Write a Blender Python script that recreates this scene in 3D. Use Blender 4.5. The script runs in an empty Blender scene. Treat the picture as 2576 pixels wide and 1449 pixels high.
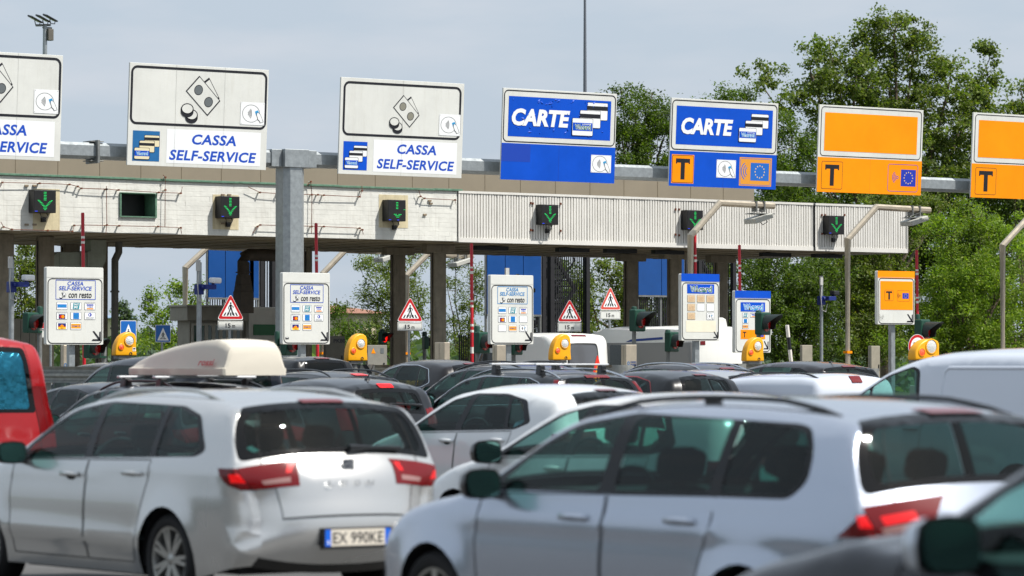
import bpy, bmesh, math, random
import numpy as np
from mathutils import Vector, Matrix
from mathutils.geometry import delaunay_2d_cdt
R = math.radians
rnd = random.Random(7)
scn = bpy.context.scene
COL = scn.collection

# ------------------------------------------------------------------ camera
TH = R(35.8); FPX = 9000.0; CX, CY, HZ = 1288.0, 724.5, 918.0; CAMH = 1.63
PITCH = math.atan((HZ - CY) / FPX)
cam = bpy.data.cameras.new('camera'); camo = bpy.data.objects.new('camera', cam); COL.objects.link(camo)
cam.sensor_width = 36.0; cam.lens = FPX / 2576 * 36
cam.clip_start = 0.5; cam.clip_end = 5000
camo.location = (0, 0, CAMH); camo.rotation_euler = (R(90) + PITCH, 0, -TH)
cam.dof.use_dof = True; cam.dof.focus_distance = 88.0; cam.dof.aperture_fstop = 3.3; cam.dof.aperture_blades = 9
scn.camera = camo
# ------------------------------------------------------------------ sky, sun, exposure
SUN_EL = R(55)
sdir = Vector((0.60 * math.cos(SUN_EL), -0.80 * math.cos(SUN_EL), math.sin(SUN_EL)))   # towards the sun
W = bpy.data.worlds.new('World'); scn.world = W; W.use_nodes = True
wn = W.node_tree; bg = wn.nodes['Background']
sky = wn.nodes.new('ShaderNodeTexSky'); sky.sky_type = 'NISHITA'; sky.sun_disc = False
sky.sun_elevation = SUN_EL; sky.sun_rotation = math.atan2(sdir.x, sdir.y)
sky.air_density = 1.0; sky.dust_density = 5.0; sky.ozone_density = 1.5; sky.altitude = 100
SKY_STR = 0.105
bg.inputs['Strength'].default_value = SKY_STR
# thin high cloud veil
tc = wn.nodes.new('ShaderNodeTexCoord'); mp = wn.nodes.new('ShaderNodeMapping')
mp.inputs['Scale'].default_value = (9, 9, 38)
nz = wn.nodes.new('ShaderNodeTexNoise'); nz.inputs['Scale'].default_value = 1.6; nz.inputs['Detail'].default_value = 6
rp = wn.nodes.new('ShaderNodeValToRGB'); rp.color_ramp.elements[0].position = 0.42; rp.color_ramp.elements[1].position = 0.80
rp.color_ramp.elements[0].color = (0, 0, 0, 1); rp.color_ramp.elements[1].color = (.40, .40, .40, 1)
mx = wn.nodes.new('ShaderNodeMix'); mx.data_type = 'RGBA'
mx.inputs['B'].default_value = (6.0, 5.95, 6.2, 1)
veil = wn.nodes.new('ShaderNodeMix'); veil.data_type = 'RGBA'; veil.inputs['Factor'].default_value = 0.86
veil.inputs['B'].default_value = (4.35, 5.05, 5.85, 1)
wn.links.new(tc.outputs['Generated'], mp.inputs['Vector']); wn.links.new(mp.outputs['Vector'], nz.inputs['Vector'])
wn.links.new(nz.outputs['Fac'], rp.inputs['Fac']); wn.links.new(rp.outputs['Color'], mx.inputs['Factor'])
wn.links.new(sky.outputs['Color'], veil.inputs['A']); wn.links.new(veil.outputs['Result'], mx.inputs['A'])
wn.links.new(mx.outputs['Result'], bg.inputs['Color'])
sl = bpy.data.lights.new('sun', 'SUN'); sl.energy = 4.8; sl.angle = R(0.5); sl.color = (1, .96, .90)
so = bpy.data.objects.new('sun', sl); COL.objects.link(so); so.rotation_euler = sdir.to_track_quat('Z', 'Y').to_euler(); so.location = (0, -20, 60)
vs = scn.view_settings; vs.view_transform = 'Standard'; vs.look = 'None'; vs.exposure = 0.35; vs.gamma = 1.0; vs.use_curve_mapping = False
scn.cycles.max_bounces = 8; scn.cycles.transparent_max_bounces = 16; scn.cycles.glossy_bounces = 4; scn.cycles.diffuse_bounces = 3
scn.cycles.caustics_reflective = False; scn.cycles.caustics_refractive = False
scn.cycles.use_denoising = True; scn.cycles.sample_clamp_indirect = 6.0

VIEW = Vector((math.sin(TH), math.cos(TH))); RIGHT = Vector((math.cos(TH), -math.sin(TH)))
def ray(px, py):
    u = (px - CX) / FPX; v = (CY - py) / FPX
    hf = math.cos(PITCH) - v * math.sin(PITCH); z = math.sin(PITCH) + v * math.cos(PITCH)
    d = VIEW + RIGHT * (u / hf)
    return d.x, d.y, z / hf
def at(px, py, Y):
    """point of the plane y=Y seen at photo position (px,py)"""
    x, y, z = ray(px, py); t = Y / y
    return Vector((x * t, Y, CAMH + z * t))
def atd(px, py, d):
    x, y, z = ray(px, py)
    return Vector((x * d, y * d, CAMH + z * d))
def proj(p):
    h = Vector((p[0], p[1])); f = h.dot(VIEW); r = h.dot(RIGHT); z = p[2] - CAMH
    zz = f * math.cos(PITCH) + z * math.sin(PITCH); yy = -f * math.sin(PITCH) + z * math.cos(PITCH)
    return CX + FPX * r / zz, CY - FPX * yy / zz

# ------------------------------------------------------------------ materials
def lin(c):
    return tuple(((v / 255) / 12.92 if v / 255 <= .04045 else ((v / 255 + .055) / 1.055) ** 2.4) for v in c)
MATS = {}
def mat(name, rgb, rough=.6, metal=0., var=0., vscale=4., bump=0., bscale=30., coat=0., emit=None, es=0., spec=.5, streak=0., stain=None, back=None, alpha=1.):
    if name in MATS: return MATS[name]
    m = bpy.data.materials.new(name); m.use_nodes = True; nt = m.node_tree; b = nt.nodes['Principled BSDF']
    c = lin(rgb) if max(rgb) > 1.01 else tuple(rgb)
    b.inputs['Base Color'].default_value = (*c, 1); b.inputs['Roughness'].default_value = rough; b.inputs['Metallic'].default_value = metal
    b.inputs['Coat Weight'].default_value = coat; b.inputs['Coat Roughness'].default_value = .04; b.inputs['Specular IOR Level'].default_value = spec
    if emit: b.inputs['Emission Color'].default_value = (*lin(emit), 1); b.inputs['Emission Strength'].default_value = es
    N = nt.nodes.new; Lk = nt.links.new
    g = N('ShaderNodeNewGeometry')
    colsock = None
    if var > 0:
        n = N('ShaderNodeTexNoise'); n.inputs['Scale'].default_value = vscale; n.inputs['Detail'].default_value = 6; n.inputs['Roughness'].default_value = .65
        Lk(g.outputs['Position'], n.inputs['Vector'])
        mr = N('ShaderNodeMapRange'); mr.inputs['From Min'].default_value = .3; mr.inputs['From Max'].default_value = .7
        mr.inputs['To Min'].default_value = 1 - var; mr.inputs['To Max'].default_value = 1 + var * .6
        Lk(n.outputs['Fac'], mr.inputs['Value'])
        mm = N('ShaderNodeMix'); mm.data_type = 'RGBA'; mm.blend_type = 'MULTIPLY'; mm.inputs['Factor'].default_value = 1
        mm.inputs['A'].default_value = (*c, 1); Lk(mr.outputs['Result'], mm.inputs['B']); colsock = mm.outputs['Result']
        rr = N('ShaderNodeMapRange'); rr.inputs['To Min'].default_value = max(0, rough - .12); rr.inputs['To Max'].default_value = min(1, rough + .12)
        Lk(n.outputs['Fac'], rr.inputs['Value']); Lk(rr.outputs['Result'], b.inputs['Roughness'])
    if streak > 0:   # rain streaks and grime running down
        mpn = N('ShaderNodeMapping'); mpn.inputs['Scale'].default_value = (5, 5, .35)
        Lk(g.outputs['Position'], mpn.inputs['Vector'])
        n2 = N('ShaderNodeTexNoise'); n2.inputs['Scale'].default_value = 2.2; n2.inputs['Detail'].default_value = 7; n2.inputs['Roughness'].default_value = .7
        Lk(mpn.outputs['Vector'], n2.inputs['Vector'])
        r2 = N('ShaderNodeMapRange'); r2.inputs['From Min'].default_value = .52; r2.inputs['From Max'].default_value = .78; r2.inputs['To Max'].default_value = streak
        Lk(n2.outputs['Fac'], r2.inputs['Value'])
        m2 = N('ShaderNodeMix'); m2.data_type = 'RGBA'; Lk(r2.outputs['Result'], m2.inputs['Factor'])
        if colsock: Lk(colsock, m2.inputs['A'])
        else: m2.inputs['A'].default_value = (*c, 1)
        m2.inputs['B'].default_value = (*lin(stain or (95, 85, 70)), 1); colsock = m2.outputs['Result']
    if back:
        m3 = N('ShaderNodeMix'); m3.data_type = 'RGBA'; Lk(g.outputs['Backfacing'], m3.inputs['Factor'])
        if colsock: Lk(colsock, m3.inputs['A'])
        else: m3.inputs['A'].default_value = (*c, 1)
        m3.inputs['B'].default_value = (*lin(back), 1); colsock = m3.outputs['Result']
        for nm, v in (('Metallic', metal), ('Coat Weight', coat)):
            if v > 0:
                q = N('ShaderNodeMapRange'); q.inputs['To Min'].default_value = v; q.inputs['To Max'].default_value = 0
                Lk(g.outputs['Backfacing'], q.inputs['Value']); Lk(q.outputs['Result'], b.inputs[nm])
    if colsock: Lk(colsock, b.inputs['Base Color'])
    if bump > 0:
        n3 = N('ShaderNodeTexNoise'); n3.inputs['Scale'].default_value = bscale; n3.inputs['Detail'].default_value = 5
        Lk(g.outputs['Position'], n3.inputs['Vector'])
        bp = N('ShaderNodeBump'); bp.inputs['Strength'].default_value = bump; bp.inputs['Distance'].default_value = .02
        Lk(n3.outputs['Fac'], bp.inputs['Height']); Lk(bp.outputs['Normal'], b.inputs['Normal'])
    MATS[name] = m; return m
def glass_mat(name, tint, refl=1.0):
    if name in MATS: return MATS[name]
    m = bpy.data.materials.new(name); m.use_nodes = True; nt = m.node_tree; nt.nodes.remove(nt.nodes['Principled BSDF'])
    N = nt.nodes.new; out = nt.nodes['Material Output']
    t = N('ShaderNodeBsdfTransparent'); t.inputs['Color'].default_value = (*tint, 1)
    g = N('ShaderNodeBsdfGlossy'); g.inputs['Roughness'].default_value = .015; g.inputs['Color'].default_value = (.95, 1, .98, 1)
    f = N('ShaderNodeFresnel'); ge = N('ShaderNodeNewGeometry'); io = N('ShaderNodeMapRange'); io.inputs['To Min'].default_value = 1.5; io.inputs['To Max'].default_value = 1 / 1.5
    nt.links.new(ge.outputs['Backfacing'], io.inputs['Value']); nt.links.new(io.outputs['Result'], f.inputs['IOR'])
    mu = N('ShaderNodeMath'); mu.operation = 'MULTIPLY'; mu.inputs[1].default_value = refl * .62
    mx = N('ShaderNodeMixShader'); nt.links.new(f.outputs[0], mu.inputs[0]); nt.links.new(mu.outputs[0], mx.inputs[0])
    nt.links.new(t.outputs[0], mx.inputs[1]); nt.links.new(g.outputs[0], mx.inputs[2]); nt.links.new(mx.outputs[0], out.inputs['Surface'])
    MATS[name] = m; return m

WHITE = mat('sign_white', (216, 217, 211), .45, var=.08, vscale=1.2, streak=.22, stain=(168, 160, 140))
WHITE2 = mat('sticker_white', (236, 238, 238), .4)
INK = mat('black_ink', (14, 16, 26), .5)
BLUE = mat('sign_blue', (0, 78, 196), .45, spec=.25, var=.14, vscale=.9, streak=.08, stain=(20, 60, 130))
BLUE2 = mat('letter_blue', (12, 74, 186), .4)
TEAL = mat('faded_blue', (20, 100, 158), .5, var=.1, vscale=6)
SKYB = mat('sky_blue', (40, 150, 205), .5)
ORANGE = mat('sign_orange', (252, 150, 0), .5, spec=.2, var=.10, vscale=.8, streak=.10, stain=(200, 130, 40))
EUBLUE = mat('flag_blue', (20, 50, 170), .5); EUB2 = mat('faded_flag_blue', (22, 100, 190), .5)
STAR = mat('star_yellow', (240, 205, 130), .5)
GREY = mat('note_grey', (98, 104, 106), .5); CREAM = mat('card_cream', (226, 214, 178), .5)
BEIGE = mat('faded_beige', (212, 186, 150), .6, var=.2, vscale=40)
GREENL = mat('logo_green', (22, 106, 84), .5)
REDP = mat('sign_red', (190, 18, 24), .4); REDF = mat('faded_red', (205, 80, 66), .5)
GALV = mat('galvanised_steel', (158, 164, 166), .42, metal=.55, var=.22, vscale=9, streak=.12, stain=(110, 108, 104))
GALVD = mat('weathered_zinc', (128, 130, 128), .5, metal=.4, var=.25, vscale=7, streak=.3, stain=(90, 86, 78))
STAINL = mat('stainless_steel', (196, 184, 164), .34, metal=.6, var=.12, vscale=6)
DARKM = mat('dark_metal', (38, 40, 42), .5, metal=.3)
BLACKP = mat('black_plastic', (16, 17, 19), .5, var=.2, vscale=10)
RUBBER = mat('rubber', (18, 18, 19), .75)
CHROME = mat('chrome', (215, 218, 222), .12, metal=1.)
CONC = mat('weathered_concrete', (150, 143, 128), .85, var=.25, vscale=2.5, bump=.4, bscale=22, streak=.5, stain=(62, 57, 48))
CONCD = mat('dark_concrete', (146, 138, 122), .88, var=.3, vscale=3, bump=.4, bscale=22, streak=.5, stain=(46, 42, 36))
GREENTL = mat('signal_green', (10, 62, 46), .45, var=.1)
YEL = mat('safety_yellow', (238, 168, 6), .38, var=.05, vscale=5, bump=.05, streak=.1, stain=(150, 110, 30))
REDLENS = mat('red_lens_dark', (70, 6, 8), .15, coat=.6)

# ------------------------------------------------------------------ object helpers
def tag(o, label=None, cat=None, group=None, kind=None):
    if label: o['label'] = label
    if cat: o['category'] = cat
    if group: o['group'] = group
    if kind: o['kind'] = kind
    return o
def thing(name, label, cat, loc=(0, 0, 0), rz=0., group=None):
    o = bpy.data.objects.new(name, None); COL.objects.link(o); o.empty_display_size = .2
    o.location = loc; o.rotation_euler = (0, 0, rz)
    return tag(o, label, cat, group)
def copy_tree(o, parent=None):
    c = o.copy(); COL.objects.link(c); c.parent = parent
    if parent is not None: c.matrix_parent_inverse = o.matrix_parent_inverse.copy()
    for ch in o.children: copy_tree(ch, c)
    return c
class MB:
    def __init__(s): s.v = []; s.f = []; s.m = []
    def add(s, vs, fs, mi=0):
        n = len(s.v); s.v += [tuple(p) for p in vs]; s.f += [tuple(i + n for i in f) for f in fs]; s.m += [mi] * len(fs); return s
    def box(s, x0, x1, y0, y1, z0, z1, mi=0, M=None):
        v = [Vector(p) for p in ((x0, y0, z0), (x1, y0, z0), (x1, y1, z0), (x0, y1, z0), (x0, y0, z1), (x1, y0, z1), (x1, y1, z1), (x0, y1, z1))]
        if M is not None: v = [M @ p for p in v]
        return s.add(v, [(3, 2, 1, 0), (4, 5, 6, 7), (0, 1, 5, 4), (1, 2, 6, 5), (2, 3, 7, 6), (3, 0, 4, 7)], mi)
    def tube(s, pts, r, n=8, mi=0, caps=True, rz=1.0):
        pts = [Vector(p) for p in pts]; rs = r if isinstance(r, (list, tuple)) else [r] * len(pts); vs = []
        for i, p in enumerate(pts):
            a = pts[max(0, i - 1)]; b = pts[min(len(pts) - 1, i + 1)]
            d0 = (p - a).normalized() if i else (b - p).normalized(); d1 = (b - p).normalized() if i < len(pts) - 1 else d0
            t = (d0 + d1); t = t.normalized() if t.length > 1e-6 else d0
            up = Vector((0, 0, 1)) if abs(t.z) < .92 else Vector((0, 1, 0))
            x = t.cross(up).normalized(); y = x.cross(t).normalized()
            k = 1.0 / max(.5, math.sqrt(max(.05, (1 + d0.dot(d1)) / 2)))
            for j in range(n):
                a_ = 2 * math.pi * (j + .5) / n
                vs.append(p + x * math.cos(a_) * rs[i] * k + y * math.sin(a_) * rs[i])
        fs = [(i * n + j, i * n + (j + 1) % n, (i + 1) * n + (j + 1) % n, (i + 1) * n + j) for i in range(len(pts) - 1) for j in range(n)]
        if caps: fs += [tuple(range(n - 1, -1, -1)), tuple((len(pts) - 1) * n + j for j in range(n))]
        return s.add(vs, fs, mi)
    def lathe(s, prof, c=(0, 0, 0), axis='z', n=24, mi=0, close=False):
        vs = []
        for r, h in prof:
            for j in range(n):
                a = 2 * math.pi * j / n; p, q = r * math.cos(a), r * math.sin(a)
                vs.append({'z': (c[0] + p, c[1] + q, c[2] + h), 'x': (c[0] + h, c[1] + p, c[2] + q), 'y': (c[0] + q, c[1] + h, c[2] + p)}[axis])
        k = len(prof)
        fs = [(i * n + j, i * n + (j + 1) % n, (i + 1) * n + (j + 1) % n, (i + 1) * n + j) for i in range(k - 1) for j in range(n)]
        return s.add(vs, fs, mi)
    def prism(s, poly, y0, y1, mi=0, M=None):
        """poly in (x,z), extruded y0..y1"""
        n = len(poly); v = [Vector((p[0], y0, p[1])) for p in poly] + [Vector((p[0], y1, p[1])) for p in poly]
        if M is not None: v = [M @ p for p in v]
        fs = [tuple(range(n)), tuple(range(2 * n - 1, n - 1, -1))] + [(i, i + n, (i + 1) % n + n, (i + 1) % n) for i in range(n)]
        return s.add(v, fs, mi)
    def build(s, name, mats, parent=None, off=None, smooth=None, bevel=0., seg=2, weld=0., fixn=True):
        me = bpy.data.meshes.new(name)
        V = s.v if off is None else [(p[0] - off[0], p[1] - off[1], p[2] - off[2]) for p in s.v]
        me.from_pydata(V, [], s.f)
        mats = mats if isinstance(mats, (list, tuple)) else [mats]
        for m in mats: me.materials.append(m)
        me.polygons.foreach_set('material_index', s.m)
        if bevel or weld or fixn:
            bm = bmesh.new(); bm.from_mesh(me)
            if weld: bmesh.ops.remove_doubles(bm, verts=bm.verts, dist=weld)
            if fixn: bmesh.ops.recalc_face_normals(bm, faces=bm.faces)
            if bevel:
                es = [e for e in bm.edges if len(e.link_faces) == 2 and e.calc_face_angle(0) > .5]
                bmesh.ops.bevel(bm, geom=es, offset=bevel, segments=seg, affect='EDGES', profile=.5, clamp_overlap=True)
            bm.to_mesh(me); bm.free()
        if smooth is not None:
            me.polygons.foreach_set('use_smooth', [True] * len(me.polygons)); me.set_sharp_from_angle(angle=R(smooth))
        me.update(); me.validate()
        o = bpy.data.objects.new(name, me); COL.objects.link(o)
        if parent is not None: o.parent = parent
        return o

# ------------------------------------------------------------------ flat artwork for signs
_tc = {}
def text_mesh(body, bold=0., shear=0., spacing=1.0):
    k = (body, bold, shear, spacing)
    if k in _tc: return _tc[k]
    cu = bpy.data.curves.new('t', 'FONT'); cu.body = body; cu.size = 1; cu.shear = shear; cu.offset = bold; cu.resolution_u = 3; cu.space_character = spacing
    cu.fill_mode = 'FRONT'
    ob = bpy.data.objects.new('t', cu); COL.objects.link(ob)
    dg = bpy.context.evaluated_depsgraph_get(); dg.update(); me = bpy.data.meshes.new_from_object(ob.evaluated_get(dg))
    V = [(v.co.x, v.co.y) for v in me.vertices]; Fs = [tuple(p.vertices) for p in me.polygons]
    bpy.data.objects.remove(ob); bpy.data.curves.remove(cu); bpy.data.meshes.remove(me)
    x0 = min(p[0] for p in V); x1 = max(p[0] for p in V); y0 = min(p[1] for p in V); y1 = max(p[1] for p in V)
    _tc[k] = ([((p[0] - x0) / (x1 - x0), (p[1] - y0) / (y1 - y0)) for p in V], Fs); return _tc[k]
def rrect(x0, y0, x1, y1, r, n=6):
    P = []
    for cx, cy, a0 in ((x1 - r, y1 - r, 0), (x0 + r, y1 - r, 90), (x0 + r, y0 + r, 180), (x1 - r, y0 + r, 270)):
        for k in range(n + 1):
            a = R(a0 + 90 * k / n); P.append((cx + r * math.cos(a), cy + r * math.sin(a)))
    return P
class Art:
    """2-D artwork in metres, origin bottom left, drawn on the plane y=0 facing -y; every layer lies a little above the last"""
    def __init__(s, w, h, step=.0012): s.w, s.h, s.mb, s.mats, s.step = w, h, MB(), [], step
    def mi(s, m):
        if m not in s.mats: s.mats.append(m)
        return s.mats.index(m)
    def X(s, u): return u * s.w
    def Z(s, v): return (1 - v) * s.h
    def poly(s, pts, m, lay):       # pts in metres
        pts = list(pts); a = sum(pts[i][0] * pts[(i + 1) % len(pts)][1] - pts[(i + 1) % len(pts)][0] * pts[i][1] for i in range(len(pts)))
        if a < 0: pts.reverse()
        s.mb.add([(p[0], -s.step * lay, p[1]) for p in pts], [tuple(range(len(pts)))], s.mi(m)); return s
    def npoly(s, pts, m, lay): return s.poly([(s.X(u), s.Z(v)) for u, v in pts], m, lay)
    def rect(s, u0, v0, u1, v1, m, lay, r=0.):
        x0, x1, y0, y1 = s.X(u0), s.X(u1), s.Z(v1), s.Z(v0)
        return s.poly(rrect(x0, y0, x1, y1, r) if r else [(x0, y0), (x1, y0), (x1, y1), (x0, y1)], m, lay)
    def ring(s, u0, v0, u1, v1, r, t, m, lay):
        x0, x1, y0, y1 = s.X(u0), s.X(u1), s.Z(v1), s.Z(v0)
        return s.band(rrect(x0, y0, x1, y1, r), rrect(x0 + t, y0 + t, x1 - t, y1 - t, max(.002, r - t)), m, lay)
    def band(s, A, B, m, lay):
        n = len(A); v = [(p[0], -s.step * lay, p[1]) for p in A] + [(p[0], -s.step * lay, p[1]) for p in B]
        s.mb.add(v, [(i, (i + 1) % n, n + (i + 1) % n, n + i) for i in range(n)], s.mi(m)); return s
    def oline(s, pts, t, m, lay):   # closed outline of a convex polygon (metres)
        c = (sum(p[0] for p in pts) / len(pts), sum(p[1] for p in pts) / len(pts))
        B = [(p[0] + (c[0] - p[0]) * t, p[1] + (c[1] - p[1]) * t) for p in pts]
        return s.band(pts, B, m, lay)
    def ell(s, u, v, rx, ry, m, lay, rot=0., n=28, inner=0.):
        P = []
        for k in range(n):
            a = 2 * math.pi * k / n; x, y = rx * math.cos(a), ry * math.sin(a)
            P.append((s.X(u) + x * math.cos(rot) - y * math.sin(rot), s.Z(v) + x * math.sin(rot) + y * math.cos(rot)))
        if inner:
            c = (s.X(u), s.Z(v)); return s.band(P, [(c[0] + (p[0] - c[0]) * inner, c[1] + (p[1] - c[1]) * inner) for p in P], m, lay)
        return s.poly(P, m, lay)
    def arc(s, u, v, rad, t, a0, a1, m, lay, n=10, sx=1.):
        A = []; B = []
        for k in range(n + 1):
            a = R(a0 + (a1 - a0) * k / n)
            A.append((s.X(u) + rad * math.cos(a) * sx, s.Z(v) + rad * math.sin(a))); B.append((s.X(u) + (rad - t) * math.cos(a) * sx, s.Z(v) + (rad - t) * math.sin(a)))
        v_ = [(p[0], -s.step * lay, p[1]) for p in A + B]; q = len(A)
        s.mb.add(v_, [(i, i + 1, q + i + 1, q + i) for i in range(q - 1)], s.mi(m)); return s
    def line(s, pts, t, m, lay):    # open stroke, normalised points
        P = [Vector((s.X(u), s.Z(v))) for u, v in pts]; A = []; B = []
        for i, p in enumerate(P):
            d = (P[min(i + 1, len(P) - 1)] - P[max(0, i - 1)]).normalized(); nn = Vector((-d.y, d.x)) * t / 2
            A.append(p + nn); B.append(p - nn)
        q = len(P); s.mb.add([(p.x, -s.step * lay, p.y) for p in A + B], [(i, i + 1, q + i + 1, q + i) for i in range(q - 1)], s.mi(m)); return s
    def text(s, body, u0, v0, u1, v1, m, lay, bold=.012, shear=0., spacing=1.0):
        V, Fs = text_mesh(body, bold, shear, spacing); x0, x1, y0, y1 = s.X(u0), s.X(u1), s.Z(v1), s.Z(v0)
        s.mb.add([(x0 + p[0] * (x1 - x0), -s.step * lay, y0 + p[1] * (y1 - y0)) for p in V], Fs, s.mi(m)); return s
    def shift(s, dx, dy, dz):
        s.mb.v = [(p[0] + dx, p[1] + dy, p[2] + dz) for p in s.mb.v]; return s
    def build(s, name, parent):
        o = s.mb.build(name, s.mats, parent, fixn=False)
        me = o.data; fl = [p.index for p in me.polygons if p.normal.y > 0]
        if fl:
            bm = bmesh.new(); bm.from_mesh(me); bm.faces.ensure_lookup_table(); bmesh.ops.reverse_faces(bm, faces=[bm.faces[i] for i in fl]); bm.to_mesh(me); bm.free()
        return o
# ------------------------------------------------------------------ ground
YG, YF, YB = 74.0, 79.5, 89.5          # sign gantry, canopy front, canopy back
asphalt = mat('asphalt', (.085, .084, .082), .88, var=.35, vscale=1.2, bump=.5, bscale=90)
m = MB(); n = 40
for i in range(n):
    for j in range(n):
        x0, x1 = -600 + 1500 * i / n, -600 + 1500 * (i + 1) / n; y0, y1 = -300 + 1800 * j / n, -300 + 1800 * (j + 1) / n
        m.add([(x0, y0, 0), (x1, y0, 0), (x1, y1, 0), (x0, y1, 0)], [(0, 1, 2, 3)])
tag(m.build('road', asphalt, weld=.01), kind='structure')
grassm = mat('verge_grass', (.07, .12, .03), .9, var=.5, vscale=2, bump=.8, bscale=30)
m = MB(); m.box(-400, 900, 118, 1300, .004, .012); tag(m.build('grass_verge', grassm), kind='structure')
paintw = mat('road_paint', (205, 205, 198), .7, var=.3, vscale=6)
m = MB()
for k in range(-3, 14):
    x = 9.3 + 5.0 * k
    for j in range(12): m.add([(x - .07, -6 + 6 * j, .004), (x + .07, -6 + 6 * j, .004), (x + .07, -3 + 6 * j, .004), (x - .07, -3 + 6 * j, .004)], [(0, 1, 2, 3)])
tag(m.build('lane_markings', paintw, fixn=False), kind='structure')

# ------------------------------------------------------------------ toll canopy
fas_w = mat('painted_formwork', (216, 216, 209), .75, var=.12, vscale=2.2, bump=.4, bscale=9, streak=.5, stain=(160, 154, 140))
clad = mat('white_cladding', (216, 214, 208), .42, var=.08, vscale=1.2, streak=.24, stain=(160, 152, 136))
parap = mat('beige_parapet', (134, 125, 108), .7, var=.07, vscale=1.2, streak=.12, stain=(110, 100, 84))
verdig = mat('copper_flashing', (92, 128, 106), .6, var=.35, vscale=8, streak=.4, stain=(50, 62, 52))
soff = mat('soffit_concrete', (158, 146, 122), .9, var=.3, vscale=1.3, bump=.3, streak=.3, stain=(70, 64, 52))
rust = mat('rusty_steel', (112, 62, 40), .8, var=.4, vscale=20)
fx0 = at(-220, 500, YF).x; fxm = at(1150, 500, YF).x; fxj = at(2046, 500, YF).x; fx1 = at(2280, 500, YF).x
FZ0, FZ1 = 4.98, 6.34
canopy = thing('toll_canopy', 'long toll plaza canopy, white painted concrete at left and ribbed white metal at right', 'toll canopy', (fxm, YF, 0))
CO = tuple(canopy.location)
# concrete fascia with formwork board lines, with a real opening for the missing light box
hx0, hx1 = at(302, 515, YF).x, at(391, 515, YF).x; hz0, hz1 = at(345, 545, YF).z, at(345, 487, YF).z
m = MB()
nb = 11; zs = [FZ0 + (FZ1 - FZ0) * k / nb for k in range(nb + 1)]
def board(xa, xb, za, zb):
    if xb - xa < .01 or zb - za < .01: return
    m.box(xa, xb, YF + rnd.uniform(0, .003), YF + .22, za + .0008, zb - .0008)
for k in range(nb):
    x = fx0
    while x < fxm - .01:
        xe = min(fxm, x + rnd.uniform(5, 11)); za, zb = zs[k], zs[k + 1]
        if xe > hx0 and x < hx1 and zb > hz0 and za < hz1:
            board(x, hx0, za, zb); board(hx1, xe, za, zb); board(max(x, hx0), min(xe, hx1), za, min(zb, hz0)); board(max(x, hx0), min(xe, hx1), max(za, hz1), zb)
        else: board(x, xe, za, zb)
        x = xe + .0012
m.box(fx0, hx0, YF + .02, YF + .215, FZ0 + .01, FZ1 - .01); m.box(hx1, fxm, YF + .02, YF + .215, FZ0 + .01, FZ1 - .01)
m.build('fascia_wall', fas_w, canopy, CO, bevel=.004, seg=1)
m = MB(); m.box(hx0 - .02, hx0 + .015, YF - .05, YF + .5, hz0 - .02, hz1 + .02); m.box(hx1 - .03, hx1 + .02, YF - .05, YF + .5, hz0 - .02, hz1 + .02)
m.box(hx0 + .015, hx1 - .03, YF - .05, YF + .5, hz1, hz1 + .02); m.box(hx0 + .015, hx1 - .03, YF - .05, YF + .5, hz0 - .02, hz0 + .01)
m.box(hx0 - .02, hx1 + .02, YF + .5, YF + .52, hz0 - .02, hz1 + .02, 1)
m.build('empty_opening', [verdig, BLACKP], canopy, CO)
# copper flashing along the top
m = MB(); x = fx0
while x < fxm - .1:
    xe = min(fxm + .15, x + 3.1); j = rnd.uniform(-.008, .008); m.box(x, xe, YF - .05, YF + .3, FZ1 + j, FZ1 + .055 + j); x = xe
m.build('flashing', verdig, canopy, CO, bevel=.006)
# ribbed cladding: real folded sheet
def ribbed(xa, xb, name):
    P = []; x = xa; p = .093
    while x < xb - .098:
        jj = rnd.uniform(-.006, .006); dd = rnd.choice((0, 0, 0, 0, .006, -.005)); p = .093 + rnd.uniform(-.004, .004); P += [(x, dd), (x + p - .030 + jj, dd), (x + p - .026 + jj, .055), (x + p - .004, .055)]; x += p
    P.append((xb, 0)); m = MB(); vs = []
    for px_, dy in P: vs += [(px_, YF - .03 + dy, FZ0 + .10), (px_, YF - .03 + dy, FZ1 - .05)]
    m.add(vs, [(2 * i, 2 * i + 2, 2 * i + 3, 2 * i + 1) for i in range(len(P) - 1)])
    m.box(xa, xb, YF - .045, YF + .2, FZ0 - .02, FZ0 + .10); m.box(xa, xb, YF - .05, YF + .2, FZ1 - .05, FZ1 + .012)
    m.box(xa, xb, YF + .04, YF + .2, FZ0 + .1, FZ1 - .05)
    return m.build(name, clad, canopy, CO, fixn=False)
ribbed(fxm + .02, fxj - .04, 'metal_cladding'); ribbed(fxj + .05, fx1, 'metal_cladding')
m = MB(); m.box(fxj - .04, fxj + .05, YF, YF + .2, FZ0, FZ1); m.build('expansion_joint', BLACKP, canopy, CO)
m = MB(); m.box(fx1, fx1 + .02, YF - .05, YB, FZ0 - .02, FZ1 + .012)
m.build('end_panel', clad, canopy, CO)
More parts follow.
